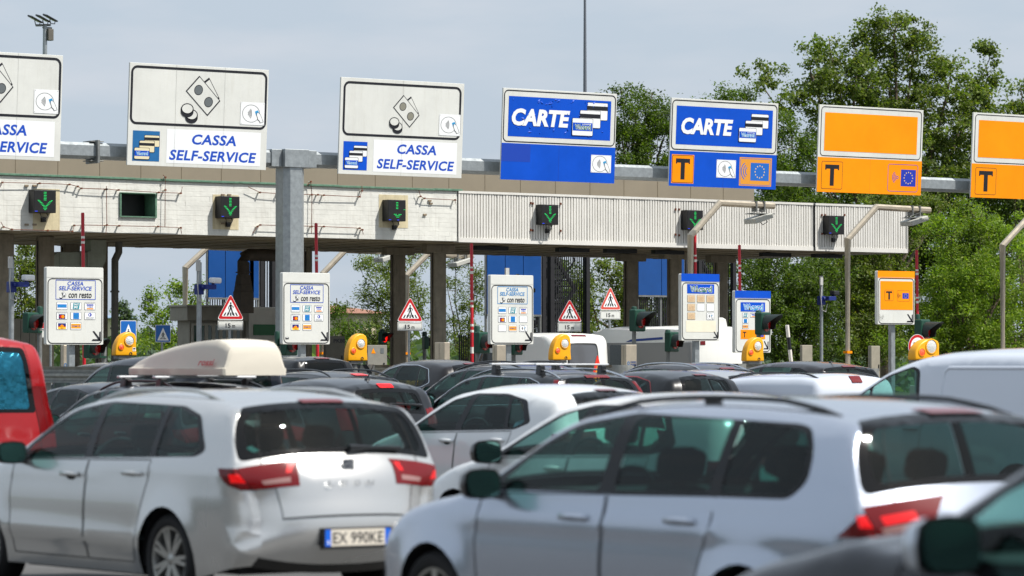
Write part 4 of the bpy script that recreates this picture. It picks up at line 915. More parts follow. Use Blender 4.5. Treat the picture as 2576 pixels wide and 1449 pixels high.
# ------------------------------------------------------------------ crash barriers on the islands (W-beam, chevron board, yellow buffer)
railm = mat('guard_rail_steel', (150, 152, 148), .5, metal=.4, var=.3, vscale=6, streak=.4, stain=(96, 88, 74))
def crash_barrier(px, py, Y, length, label, chev=True, block=True):
    p = at(px, py, Y); t = thing('crash_barrier', label, 'guard rail', (p.x, Y, 0), group='guard rails at the toll islands'); zt = p.z
    prof = [(0, 0), (-.05, -.03), (-.085, -.06), (-.085, -.10), (-.02, -.14), (-.02, -.18), (-.085, -.22), (-.085, -.26), (-.05, -.29), (0, -.31)]
    for s in (-1, 1):
        m = MB(); vs = []
        for y in (0, length): vs += [(s * .16 - s * a * -1 * 1.0, y, zt + b) for a, b in prof] + [(s * .145 + s * a, y, zt + b) for a, b in prof]
        n = len(prof); fs = []
        for k in range(n - 1): fs += [(k, k + 1, 2 * n + k + 1, 2 * n + k), (n + k, 3 * n + k, 3 * n + k + 1, n + k + 1), (k, n + k, n + k + 1, k + 1)]
        m.add(vs, fs); m.build('rail', railm, t, smooth=40)
    m = MB()
    for k in range(int(length / 1.5) + 1): m.box(-.06, .06, .2 + 1.5 * k, .32 + 1.5 * k, .1, zt - .03)
    m.build('post', railm, t)
    m = MB(); vs = []; n = 14
    for k in range(n + 1):
        a = math.pi * k / n; vs += [(.24 * math.cos(a), -.002 - .24 * math.sin(a), zt), (.24 * math.cos(a), -.002 - .24 * math.sin(a), zt - .31)]
    m.add(vs, [(2 * k, 2 * k + 1, 2 * k + 3, 2 * k + 2) for k in range(n)]); m.build('end_cap', railm, t, smooth=60)
    if chev:
        for ss, face in ((-1, 'left'), (1, 'front')):
            L = 3.0; A = Art(L, .36); A.rect(0, 0, 1, 1, mat('chevron_white', (206, 204, 194), .6, var=.15, vscale=8), 0)
            for k in range(7): A.npoly([(.03 + k * .115, 1), (.085 + k * .115, 1), (.135 + k * .115, 0), (.08 + k * .115, 0)], INK, 1)
            A.npoly([(.84, 0), (.90, 0), (.97, .5), (.90, 1), (.84, 1), (.91, .5)], INK, 1)
            if ss < 0:   # on the left flank, facing -x: map art x -> -y
                A.mb.v = [(-.28 + a[1], 1.2 + (L - a[0]), zt - .35 + a[2]) for a in A.mb.v]
                o = A.mb.build('chevron_board', A.mats, t, fixn=False)
    if block:
        m = MB(); m.box(-.32, .32, .02, 1.6, .9, zt - .33); m.build('buffer', mat('buffer_yellow', (226, 160, 40), .6, var=.15), t, bevel=.02)
    return t
crash_barrier(1050, 918, 62, 9.5, 'grey guard rail with black and white chevron board and yellow buffer')
crash_barrier(1562, 918, 60, 6.5, 'guard rail with striped board behind the dark wagon with roof bars')
crash_barrier(1990, 916, 60, 5, 'guard rail with striped board under the rightmost yellow lamps', block=False)
crash_barrier(2185, 927, 63, 3, 'pale guard rail before the trees, left of the silver-white van', chev=False, block=False)
crash_barrier(330, 922, 58, 6.5, 'grey guard rail behind the dark minivan at left', chev=False, block=False)

# ------------------------------------------------------------------ lighting masts
Y = 130; p = at(113, 140, Y); a = at(100, 58, Y); t = thing('floodlight_mast', 'tall mast with three floodlights behind the left sign', 'light mast', (p.x, Y, 0)); zt = at(113, 64, Y).z
S_ = 9000 / (p.xy.dot(VIEW)) 
m = MB(); m.tube([(0, 0, 0), (0, 0, zt)], [.22, .085], 12); m.build('mast', GALV, t, smooth=40)
m = MB(); m.tube([(-.42, -.0, zt - .02), (.25, 0, zt + .03)], .05, 8); m.box(-.1, .3, -.05, .05, zt - .12, zt - .06); m.build('crossarm', GALVD, t)
for k in range(3):
    px = (90, 110, 128)[k]; c = at(px, 52 - k * 1.5, Y); dx = c.x - p.x; m = MB(); Mr = Matrix.Translation((dx - .08, -.1, c.z + .02)) @ Matrix.Rotation(R(24), 4, 'Y') @ Matrix.Rotation(R(12), 4, 'X')
    m.box(-.30, .26, -.22, .22, .0, .06, 0, Mr); m.box(-.27, .23, -.2, .2, -.012, .0, 1, Mr); hl = m.build('floodlight', [DARKM, mat('lamp_glass_amber', (150, 124, 76), .3)], t, bevel=.008)
    m = MB(); m.tube([(dx - .05, -.0, c.z), (dx + .0, -.0, c.z - .17), (dx + .18, 0, c.z - .17), (dx + .2, 0, c.z)], .022, 6); m.build('yoke', DARKM, t)
m = MB(); m.box(.05, .30, -.2, .05, zt - .62, zt - .14); m.build('gear_box', mat('gear_box_grey', (96, 92, 84), .6, var=.2), t, bevel=.02)
Y = 120; p = at(1471.5, 0, Y); t = thing('lamp_mast', 'plain dark grey mast rising behind the first CARTE sign', 'light mast', (p.x, Y, 0))
m = MB(); m.tube([(0, 0, 0), (0, 0, at(1471, 230, Y).z), (0, 0, p.z + 4)], [.13, .075, .03], 12); m.build('mast', mat('mast_grey', (108, 112, 120), .5, metal=.2), t, smooth=40)

# ------------------------------------------------------------------ stair towers behind the canopy
panb = mat('blue_panel', (4, 70, 138), .35, var=.12, vscale=1.5, spec=.6); steel = mat('black_steel', (24, 24, 28), .6, var=.2)
def stair_tower(pxl, pxp, pxr, pyb, npan, label, Y=93, lower=True):
    a, b, c = at(pxl, 700, Y), at(pxp, 700, Y), at(pxr, 700, Y); zb = at(pxl, pyb, Y).z; t = thing('stair_tower', label, 'stair tower', (a.x, Y, 0), group='dark stair towers behind the canopy'); zt = 6.2
    w = b.x - a.x; W_ = c.x - a.x
    for k in range(npan):
        m = MB(); m.box(w * k / npan + .012, w * (k + 1) / npan - .012, 0, .03, zb, zt)
        m.build('blue_panel', panb, t)
    m = MB()
    for k in range(npan + 1): m.box(w * k / npan - .03, w * k / npan + .03, .031, .1, 0.1, zt, 1)
    m.box(0, w, -.02, .06, zb - .06, zb - .004, 1)
    for x in (W_ * .62, W_ - .1, w + .05): m.box(x, x + .14, .0, .14, 0.1, zt)
    for z in (1.2, 2.55): m.box(0, W_, .02, .14, z, z + .12)
    m.build('frame', [steel, GALVD], t)
    m = MB(); x = 0.
    while x < W_:
        if x < w: m.box(x, x + .028, .045, .07, .3, zb - .06)
        m.box(x, x + .028, .2, .23, .3, zt - .1 if x > w else 2.6); m.box(x + .04, x + .075, 1.6, 1.63, .3, zt - .1 if x > w else 2.6); x += .085
    x = w + .1
    m.build('grating', steel, t)
    # flights
    if W_ - w > 1:
        for (x0, z0, x1, z1) in ((w + .1, 2.2, W_ - .3, 4.1), (W_ - .3, 4.1, w + .1, 6.0), (W_ - .3, .3, w + .1, 2.2)):
            m = MB(); n = 10
            for k in range(n):
                s = (k + .5) / n; x = x0 + (x1 - x0) * s; z = z0 + (z1 - z0) * s; m.box(x - .13, x + .13, .4, 1.3, z - .02, z + .02)
            for y in (.38, 1.32): m.tube([(x0, y, z0), (x1, y, z1)], .07, 4); m.tube([(x0, y, z0 + .95), (x1, y, z1 + .95)], .025, 5)
            m.build('stair_flight', steel, t)
    return t
stair_tower(524, 652, 692, 748, 3, 'narrow blue panelled stair tower left of the gantry post')
stair_tower(1225, 1362, 1482, 790, 3, 'wide blue panelled stair tower with open black stairs')
stair_tower(1606, 1722, 1850, 742, 2, 'blue panelled stair tower behind the board with peeled squares')

# ------------------------------------------------------------------ toll booth behind the canopy
Y = 90.5; a, b = at(443, 800, Y), at(622, 800, Y); c = at(700, 800, Y); zt = at(443, 772, Y).z; zr = at(443, 806, Y).z
a.x += .42
t = thing('toll_booth', 'low grey toll booth with green tinted windows under the canopy', 'toll booth', (a.x, Y, 0)); w = b.x - a.x; W_ = c.x - a.x
boothg = mat('booth_grey', (150, 146, 132), .7, var=.15, streak=.25); boothw = mat('booth_white', (212, 208, 196), .5, var=.08, streak=.2)
m = MB(); m.box(.1, w - .002, .1, .8, .15, zr - .002); m.build('wall', boothg, t)
m = MB(); m.box(-.1, w - .002, -.1, .9, zr, zt); m.box(-.14, w - .003, -.14, .9, zt, zt + .06); m.build('roof', boothg, t, bevel=.01)
gg = mat('green_glass', (10, 66, 46), .08, spec=.8)
n = 7
for k in range(n):
    x0, x1 = .15 + (w - .3) * k / n, .15 + (w - .3) * (k + 1) / n
    m = MB(); m.box(x0, x0 + .06, .05, .1, .9, zr - .08); m.box(x1 - .06, x1, .05, .1, .9, zr - .08); m.box(x0 + .06, x1 - .06, .05, .1, zr - .14, zr - .08); m.box(x0 + .06, x1 - .06, .05, .1, 1.95, 2.01); f = m.build('window', mat('booth_frame', (190, 186, 172), .6), t)
    m = MB(); m.box(x0 + .062, x1 - .062, .06, .09, .9, zr - .142); m.build('pane', gg, f)
m = MB(); m.box(w, W_, -.1, .8, .15, zt + .02); m.build('kiosk', boothw, t, bevel=.01)
m = MB(); m.box(w + .15, W_ - .05, -.13, -.102, zr - .42, zr - .1); m.box(w + .3, W_ - .05, -.13, -.102, .5, zr - .75); m.build('green_panel', mat('kiosk_green', (14, 104, 52), .4), t)
m = MB(); m.box(w + .25, w + .8, -.28, -.13, zr - .66, zr - .56); m.build('lamp', STAINL, t, bevel=.01)
# small side kiosk at far left
Y = 84; a, b = at(30, 800, Y), at(118, 800, Y); zt = at(60, 802, Y).z; t = thing('service_kiosk', 'pale service kiosk behind the left traffic light', 'kiosk', (a.x, Y, 0)); w = b.x - a.x
m = MB(); m.box(0, w, 0, .6, .15, zt); m.build('wall', mat('kiosk_beige', (150, 146, 134), .6, var=.15, streak=.3), t, bevel=.02)
m = MB()
for k in range(1, 4): m.box(w * k / 4 - .006, w * k / 4 + .006, -.004, -.001, .2, zt - .05)
m.build('door_seam', DARKM, t); m = MB(); m.tube([(w * .55, .2, zt - .1), (w * .5, .2, zt + .12), (w * .75, .2, zt + .14), (w * .95, .2, zt + .02)], .04, 8); m.build('hose', RUBBER, t, smooth=50)

# ------------------------------------------------------------------ distant houses
tile = mat('roof_tiles', (150, 106, 86), .8, var=.3, vscale=6); stucco = mat('stucco', (206, 192, 168), .8, var=.1)
def house(pxl, pxr, pye, pyr, Y, label, rt, wl):
    a, b = at(pxl, pye, Y), at(pxr, pye, Y); w = b.x - a.x; zr = at(pxl, pyr, Y).z; ze = a.z; t = thing('house', label, 'house', (a.x, Y, 0)); d = 9
    m = MB(); m.box(0, w, 0, d, 0, ze); wa = m.build('wall', wl, t)
    m = MB(); vs = [(-.5, -.5, ze), (w + .5, -.5, ze), (w + .5, d + .5, ze), (-.5, d + .5, ze), (w * .2, d / 2, zr), (w * .8, d / 2, zr)]; m.add(vs, [(0, 1, 5, 4), (1, 2, 5), (2, 3, 4, 5), (3, 0, 4), (3, 2, 1, 0)]); m.build('roof', rt, t)
    for k in range(3):
        x = w * (.18 + .3 * k); m = MB(); m.box(x, x + w * .1, -.03, .05, ze - 2.1, ze - .7); m.build('window', gg, t)
house(892, 962, 788, 766, 190, 'far orange tiled house glimpsed between the trees', tile, stucco)
house(300, 345, 800, 791, 260, 'far low building with grey blue roof beyond the small trees', mat('slate_blue', (128, 150, 172), .6), stucco)

# red and orange work triangle half hidden behind the wagon with roof bars
Y = 56; a, b = at(1480, 985, Y), at(1526, 985, Y); zt = at(1500, 889, Y).z; w = b.x - a.x; t = thing('roadworks_sign', 'orange red triangle sign half hidden behind the black wagon', 'warning sign', ((a.x + b.x) / 2, Y, 0)); h = zt - a.z
m = MB(); m.prism(tri(0, a.z, w, h, .05), .001, .02); m.build('panel', GALVD, t)
A = Art(w, h); A.poly([(u + w / 2, v) for u, v in tri(0, 0, w, h, .05)], mat('work_red', (226, 48, 28), .5), 1); A.poly([(u + w / 2, v + h * .10) for u, v in tri(0, 0, w * .62, h * .62, .03)], mat('work_amber', (246, 160, 30), .5), 2); A.rect(.46, .52, .54, .72, INK, 3); A.rect(.38, .74, .62, .80, INK, 3); A.shift(-w / 2, 0, a.z); A.build('triangle', t)
m = MB()
for sx in (-.2, .2): m.tube([(sx * w, .05, a.z + .1), (sx * w * 1.5, .25, .0)], .02, 6)
m.build('stand', GALVD, t)
# ------------------------------------------------------------------ vehicles
def paint(name, rgb, metal=0., rough=.28, coat=1., back=(46, 46, 48)): return mat('paint_' + name, rgb, rough, metal, coat=coat, back=back, var=.0, spec=.3 if max(rgb) < 60 else .5)
SILVER = paint('silver', (204, 204, 202), .70, .22); SILVER2 = paint('cool_silver', (180, 188, 202), .74, .22)
PWHITE = paint('white', (222, 224, 224), 0, .3); PBLACK = paint('black', (8, 9, 11), .0, .3, .55, (20, 20, 22)); PNAVY = paint('navy', (10, 14, 26), .0, .3, .6, (20, 20, 22)); PANTH = paint('anthracite', (26, 28, 32), .2, .3, .6, (24, 24, 26))
PRED = paint('red', (150, 3, 12), .0, .3, .5); PGREYW = paint('van_white', (206, 212, 222), .0, .3); PBROWN = paint('brown', (26, 22, 22), .1, .3, .6, (24, 24, 26))
GLASS = glass_mat('tinted_glass', (.50, .73, .68)); GLASSD = glass_mat('privacy_glass', (.10, .13, .13)); GLASSM = glass_mat('rear_glass', (.42, .56, .53))
TRIM = mat('black_trim', (13, 14, 16), .35, coat=.3); FRIT = mat('window_frit', (6, 7, 8), .04, spec=.35); SEATM = mat('seat_cloth', (30, 31, 34), .9, var=.2, vscale=12); DASH = mat('dashboard', (40, 42, 44), .7)
TAIL = mat('tail_red', (104, 0, 4), .25, coat=.3, spec=.4); TAILLIT = mat('tail_red_lit', (180, 0, 5), .3, emit=(255, 4, 6), es=.42, coat=.2); TAILW = mat('tail_clear', (150, 112, 108), .2, coat=.6)
HEADL = mat('headlamp', (190, 196, 200), .08, metal=.4, coat=1.); MIRG = mat('mirror_glass', (140, 190, 178), .03, metal=1.); UNDER = mat('underbody', (10, 10, 11), .9)
RIM = mat('alloy_rim', (176, 176, 172), .28, metal=.85); SEAM = mat('panel_gap', (8, 8, 9), .8)

def crspline(pts, step):
    P = np.array(pts, float); n = len(P); out = []
    for i in range(n - 1):
        p0, p1, p2, p3 = P[max(0, i - 1)], P[i], P[i + 1], P[min(n - 1, i + 2)]
        L = np.hypot(*(p2 - p1)[:2]); k = max(1, int(round(L / step)))
        # chord-length aware tangents
        d01 = max(.02, np.hypot(*(p1 - p0)[:2])); d12 = max(.02, L); d23 = max(.02, np.hypot(*(p3 - p2)[:2]))
        m1 = (p2 - p1) if i == 0 else d12 * ((p1 - p0) / d01 * d12 + (p2 - p1) / d12 * d01) / (d01 + d12)
        m2 = (p2 - p1) if i == n - 2 else d12 * ((p2 - p1) / d12 * d23 + (p3 - p2) / d23 * d12) / (d12 + d23)
        for j in range(k):
            t = j / k; out.append((2 * t**3 - 3 * t**2 + 1) * p1 + (t**3 - 2 * t**2 + t) * m1 + (-2 * t**3 + 3 * t**2) * p2 + (t**3 - t**2) * m2)
    out.append(P[-1]); return np.array(out)
def inpoly(P, poly):
    x, y = P[:, 0], P[:, 1]; poly = np.asarray(poly, float); n = len(poly); r = np.zeros(len(P), bool); j = n - 1
    for i in range(n):
        xi, yi = poly[i]; xj, yj = poly[j]
        c = ((yi > y) != (yj > y)) & (x < (xj - xi) * (y - yi) / ((yj - yi) if yj != yi else 1e-12) + xi); r ^= c; j = i
    return r
def dist_poly(P, L):
    d = np.full(len(P), 1e9); idx = np.zeros(len(P))
    for i in range(len(L) - 1):
        a = L[i]; b = L[i + 1]; ab = b - a; l2 = (ab ** 2).sum() + 1e-12
        t = np.clip(((P - a) @ ab) / l2, 0, 1); q = np.hypot(P[:, 0] - a[0] - t * ab[0], P[:, 1] - a[1] - t * ab[1]); m = q < d; d[m] = q[m]; idx[m] = i + t[m]
    return d, idx
def roundpoly(pts, r, n=5):
    P = [Vector(p) for p in pts]; out = []
    for i in range(len(P)):
        a, b, c = P[i - 1], P[i], P[(i + 1) % len(P)]; l0, l1 = (a - b).length, (c - b).length; rr = min(r, l0 * .45, l1 * .45); p0 = b + (a - b).normalized() * rr; p1 = b + (c - b).normalized() * rr
        for k in range(n + 1):
            t = k / n; q = p0 * (1 - t) ** 2 + b * 2 * t * (1 - t) + p1 * t ** 2; out.append((q.x, q.y))
    return out
def densify(pts, step, closed=True):
    out = []; n = len(pts)
    for i in range(n if closed else n - 1):
        a = np.array(pts[i]); b = np.array(pts[(i + 1) % n]); k = max(1, int(np.hypot(*(b - a)) / step))
        for j in range(k): out.append(tuple(a + (b - a) * j / k))
    if not closed: out.append(tuple(pts[-1]))
    return out
def cdt(verts, edges):
    r = delaunay_2d_cdt([Vector((float(a), float(b))) for a, b in verts], edges, [], 0, 1e-5)
    V = np.array([(v.x, v.y) for v in r[0]]); F = np.array([f for f in r[2] if len(f) == 3]); return V, F

class Body:
    """car shell: side panels are height fields x(y,z) over the side view, the top/rear/front strip follows the profile"""
    def __init__(s, S):
        s.S = S; st = S.get('step', .07)
        P = crspline(S['prof'], st); s.c = P[:, :2]; s.b = P[:, 2]; s.r = P[:, 3]
        T = np.gradient(s.c, axis=0); T /= np.hypot(T[:, 0], T[:, 1])[:, None]; s.n = np.stack([T[:, 1], -T[:, 0]], 1)
        s.edge = s.c - s.n * s.b[:, None]
        s.len = np.concatenate([[0], np.cumsum(np.hypot(*np.diff(s.edge, axis=0).T))])
        s.L = S['L']; s.W = S['W']
        zs = S.get('sill', .2); Ra = S.get('arch', .36); zw = S.get('zw', .315); bot = [tuple(s.edge[-1])]
        for yc in (S['yr'], S['yf']):
            a0 = math.asin((zs - zw) / Ra)
            for k in range(17):
                a = math.pi - a0 - (math.pi - 2 * a0) * k / 16; bot.append((yc + Ra * math.cos(a), zw + Ra * math.sin(a)))
        bot.append(tuple(s.edge[0])); s.bot = densify(bot, st * 1.2, False)
        s.outline = np.array([tuple(p) for p in s.edge] + s.bot[1:-1]); s.Ra = Ra; s.zw = zw
        s.xe = s.X(s.edge)
    def X(s, P):
        P = np.atleast_2d(np.asarray(P, float)); y, z = P[:, 0], P[:, 1]; S = s.S
        zb = S['belt'][0] + S['belt'][1] * (S['L'] * .5 - y)
        zz = np.minimum(z, zb); dz = zz - .62; low = s.W - np.where(dz > 0, S.get('kb', .30), .30) * dz ** 2
        u = z - zb; us = .5 * (u + np.sqrt(u * u + .035 ** 2)); k1, k2 = S.get('tumble', (.30, .30)); x = low - (k1 * us + k2 * us ** 2)
        for (zc, amp, wid, y0, y1, slope) in S.get('creases', ()):
            m = 1 / (1 + np.exp(-(y - y0) / .08)) / (1 + np.exp((y - y1) / .08)); t = (z - zc - slope * (y - y0)); x += amp * m * np.where(t > 0, np.exp(-(t / wid) ** 2), np.exp(-(t / (wid * .35)) ** 2))
        for yc in (S['yr'], S['yf']):
            d = np.hypot(y - yc, z - s.zw) - s.Ra; x += .020 * np.exp(-(np.maximum(d, 0) / .07) ** 2) * (z < .95)
        yr = np.clip((S.get('tr', .9) - y) / S.get('tr', .9), 0, 1.2); yf = np.clip((y - (s.L - 1.15)) / 1.15, 0, 1.2)
        x = x - S.get('taper_r', .12) * yr ** 2.2 - S.get('taper_f', .16) * yf ** 2.2
        d, ix = dist_poly(P, s.edge); r = np.interp(ix, np.arange(len(s.r)), s.r); q = np.clip(1 - d / r, 0, 1)
        return x - r * (1 - np.sqrt(np.maximum(0, 1 - q * q)))
    def strip(s, sl, q, off=0.):
        ey = np.interp(sl, s.len, s.edge[:, 0]); ez = np.interp(sl, s.len, s.edge[:, 1]); ny = np.interp(sl, s.len, s.n[:, 0]); nz_ = np.interp(sl, s.len, s.n[:, 1])
        b = np.interp(sl, s.len, s.b); xe = np.interp(sl, s.len, s.xe); h = b * (1 - np.abs(q) ** 2.4) + off
        return np.stack([q * xe, ey + ny * h, ez + nz_ * h], 1)
    def s_rear(s, z):    # profile length on the rear face at height z
        i0 = int(np.argmax(s.c[:, 1] - .25 * s.c[:, 0] * 0)); yy = s.edge[:, 0]; idx = [i for i in range(len(yy)) if yy[i] < s.L * .25]
        return float(np.interp(-z, -s.edge[idx][:, 1], s.len[idx]))
    def s_top(s, y):
        idx = [i for i in range(len(s.len)) if s.edge[i, 1] > .6]
        return float(np.interp(-y, -s.edge[idx][:, 0], s.len[idx]))

def solve(verts2, loops, ev, regions, default, keep):
    """triangulate a domain with region loops; returns {part: (verts3, faces, mats)}"""
    V = list(verts2); E = []
    def loop(pts):
        n0 = len(V); V.extend([tuple(p) for p in pts]); E.extend([(n0 + i, n0 + (i + 1) % len(pts)) for i in range(len(pts))])
    for l in loops: loop(l)
    for rg in regions: loop(rg['poly'])
    P, F = cdt(V, E); C = P[F].mean(1); ok = keep(C); lab = np.full(len(F), -1)
    for i in range(len(regions) - 1, -1, -1): lab[inpoly(C, regions[i]['poly'])] = i
    return P, F[ok], lab[ok]

def make_vehicle(S, name, label, cat, loc, yaw=0., group='vehicles queuing for the toll'):
    B = Body(S); t = thing(name, label, cat, loc, R(yaw), group); st = S.get('step', .07); L, Wd = S['L'], S['W']
    near = S.get('near', False); pm = S['paint']
    parts = {}
    def addpart(nm, V3, F, mt, flip=None):
        parts.setdefault(nm, []).append((V3, F, mt))
    # ---- side domain
    sr = [dict(r, poly=densify(r['poly'], st * 1.0)) for r in S['side']]
    g = st * 1.25; ys = np.arange(0, L, g); zs = np.arange(.1, S['H'] + .05, g); G = np.array([(y + (g / 2 if k % 2 else 0), z) for k, z in enumerate(zs) for y in ys])
    G = G[inpoly(G, B.outline)]; d, ix = dist_poly(G, B.edge); d2, _ = dist_poly(G, np.array(B.bot)); rr = np.interp(ix, np.arange(len(B.r)), B.r); G = G[(d > rr * .9) & (d2 > .03)]
    FP = []
    for ph in ((15, 32, 52, 75) if near else (25, 58)):
        k = 1 - math.cos(R(ph)); Q = B.edge - B.n * (B.r * k)[:, None]
        dd, _ = dist_poly(Q, B.edge); m = (dd > B.r * k * .85) & inpoly(Q, B.outline); m[:1] = False; m[-1:] = False; FP.append(Q[m])
    G = np.concatenate([G] + FP)
    for r in sr:
        dd, _ = dist_poly(G, np.array(r['poly'] + [r['poly'][0]])); G = G[dd > .012]
    P, F, lab = solve(list(map(tuple, G)), [list(map(tuple, B.outline))], None, sr, None, lambda C: inpoly(C, B.outline))
    xx = B.X(P)
    for i in sorted(set(lab)):
        Fi = F[lab == i]; nm, mt, off = ('body', pm, 0.) if i < 0 else (sr[i]['name'], sr[i]['mat'], sr[i].get('off', 0.))
        for sgn in (-1, 1):
            V3 = np.stack([sgn * (xx + off), P[:, 0], P[:, 1]], 1); addpart('body' if nm == 'body' else ((nm, sgn) if sr[i].get('merge') else (nm, sgn, i)), V3, Fi, mt)
    # ---- strip domain
    h = .7; ss = B.len; Sx = []
    def qpoly(r): return [(a, b * h) for a, b in r['poly']]
    tr = []
    for r in S['top']:
        pts = r['poly'](B) if callable(r['poly']) else r['poly']
        tr.append(dict(r, poly=densify([(a, b * h) for a, b in pts], st * .9)))
    bl = [(float(a), h) for a in ss]; nb = 9 if near else 7
    cap1 = [(float(ss[-1]), h - 2 * h * k / nb) for k in range(1, nb)]; bl2 = [(float(a), -h) for a in ss[::-1]]; cap0 = [(float(ss[0]), -h + 2 * h * k / nb) for k in range(1, nb)]
    out2 = bl + cap1 + bl2 + cap0
    G = np.array([(a, q * h) for a in ss[1:-1] for q in (np.array([-.97, -.9, -.78, -.6, -.4, -.2, 0, .2, .4, .6, .78, .9, .97]) if near else np.array([-.93, -.7, -.35, 0, .35, .7, .93]))])
    for r in tr:
        dd, _ = dist_poly(G, np.array(r['poly'] + [r['poly'][0]])); G = G[dd > .012]
    oo = np.array(out2)
    P, F, lab = solve(list(map(tuple, G)), [out2], None, tr, None, lambda C: (np.abs(C[:, 1]) < h) & (C[:, 0] > 0) & (C[:, 0] < ss[-1]))
    for i in sorted(set(lab)):
        Fi = F[lab == i]; nm, mt, off = ('body', pm, 0.) if i < 0 else (tr[i]['name'], tr[i]['mat'], tr[i].get('off', 0.))
        V3 = B.strip(P[:, 0], np.clip(P[:, 1] / h, -1, 1), off); addpart(nm if nm == 'body' else (nm, tr[i].get('key', 0)), V3, Fi, mt)
    # ---- meshes
    objs = {}
    for key, lst in parts.items():
        nm = key if isinstance(key, str) else key[0]; m = MB(); mats = []
        for V3, Fi, mt in lst:
            if mt not in mats: mats.append(mt)
            used = np.unique(Fi); mp_ = -np.ones(len(V3), int); mp_[used] = np.arange(len(used)); m.add(V3[used], mp_[Fi].tolist(), mats.index(mt))
        o = m.build(nm, mats, t, weld=.004, smooth=38); objs.setdefault(nm, []).append(o)
        if near and nm in ('body', 'door'):
            wn_ = o.modifiers.new('weighted', 'WEIGHTED_NORMAL'); wn_.keep_sharp = True; wn_.weight = 80
        # point outward
        me = o.data; c = np.zeros(3 * len(me.polygons)); nn = np.zeros(3 * len(me.polygons)); me.polygons.foreach_get('center', c); me.polygons.foreach_get('normal', nn)
        c = c.reshape(-1, 3) - np.array([0, L * .5, .65]); ar = np.zeros(len(me.polygons)); me.polygons.foreach_get('area', ar)
        if ((c * nn.reshape(-1, 3)).sum(1) * ar).sum() < 0:
            bm = bmesh.new(); bm.from_mesh(me); bmesh.ops.reverse_faces(bm, faces=bm.faces); bm.to_mesh(me); bm.free(); me.set_sharp_from_angle(angle=R(38))
    # ---- seams
    def ribbon(pts, w=.007, off=.0025, sides=(-1, 1), nm='panel_gap'):
        pts = np.array(densify(pts, .05, False)); T = np.gradient(pts, axis=0); T /= np.hypot(T[:, 0], T[:, 1])[:, None] + 1e-9; Nn = np.stack([-T[:, 1], T[:, 0]], 1) * w / 2
        A, C = pts + Nn, pts - Nn; xa, xc = B.X(A) + off, B.X(C) + off; m = MB()
        for sg in sides:
            vs = [(sg * x, p[0], p[1]) for x, p in zip(xa, A)] + [(sg * x, p[0], p[1]) for x, p in zip(xc, C)]; n = len(pts); m.add(vs, [(i, i + 1, n + i + 1, n + i) for i in range(n - 1)])
        return m
    if S.get('seams'):
        for pts in S['seams']:
            for sg in (-1, 1): ribbon(pts, sides=(sg,)).build('panel_gap', SEAM, t)
    # rear hatch gap on the strip
    if S.get('hatch') and near:
        z1, z0, q = S['hatch']; sl = np.linspace(B.s_rear(z1), B.s_rear(z0), 24); M_ = MB()
        for sg in (-1, 1):
            a = B.strip(sl, np.full(24, sg * q), .0025); b = B.strip(sl, np.full(24, sg * (q - .008)), .0025); vs = list(map(tuple, a)) + list(map(tuple, b)); M_.add(vs, [(i, i + 1, 25 + i, 24 + i) for i in range(23)])
        qq = np.linspace(-q, q, 24); s0 = B.s_rear(z0); a = B.strip(np.full(24, s0), qq, .0025); b = B.strip(np.full(24, s0 + .008), qq, .0025); M_.add(list(map(tuple, a)) + list(map(tuple, b)), [(i, i + 1, 25 + i, 24 + i) for i in range(23)])
        M_.build('hatch_gap', SEAM, t)
    # ---- underbody, floor, wheel wells
    wi = Wd - .16; m = MB(); m.box(-wi, wi, .25, S['yr'] - .40, .24, .5); m.box(-wi + .14, wi - .14, S['yr'] - .40, S['yr'] + .40, .24, .5); m.box(-wi, wi, S['yr'] + .40, S['yf'] - .42, .18, .42); m.box(-wi + .14, wi - .14, S['yf'] - .42, S['yf'] + .42, .24, .62); m.box(-wi + .1, wi - .1, S['yf'] + .42, L - .35, .24, .5)
    for yc in (S['yr'], S['yf']):
        for sg in (-1, 1):
            n = 14; vs = []
            for k in range(n + 1):
                a = math.pi * (k / n) * 1.1 - .15; yy, z = yc + (B.Ra + .004) * math.cos(a), B.zw + (B.Ra + .004) * math.sin(a); vs += [(sg * (Wd - .035), yy, z), (sg * (Wd - .32), yy, z)]
            m.add(vs, [(2 * k, 2 * k + 1, 2 * k + 3, 2 * k + 2) for k in range(n)])
    m.build('underbody', UNDER, t)
    # ---- interior
    if S.get('interior', True):
        zb = S['belt'][0]; sy = S.get('seat_y', (L * .50, L * .30)); m = MB(); wf = S['W'] - .14
        yd = S.get('dash_y', S['yf'] - .62); m.box(-wf, wf, yd - .2, yd + .35, .5, zb - .02); m.box(-wf, wf, yd - .35, yd - .2, .55, zb - .08); m.build('dashboard', DASH, t, bevel=.05, seg=3, smooth=50)
        m = MB(); tilt = Matrix.Translation((-.36, yd - .42, zb - .05)) @ Matrix.Rotation(R(-62), 4, 'X'); vs = []
        n = 20
        mm = MB(); pts = [tilt @ Vector((.18 * math.cos(2 * math.pi * k / n), .18 * math.sin(2 * math.pi * k / n), 0)) for k in range(n + 1)]; mm.tube(pts, .017, 6, caps=False); mm.build('steering_wheel', TRIM, t, smooth=60)
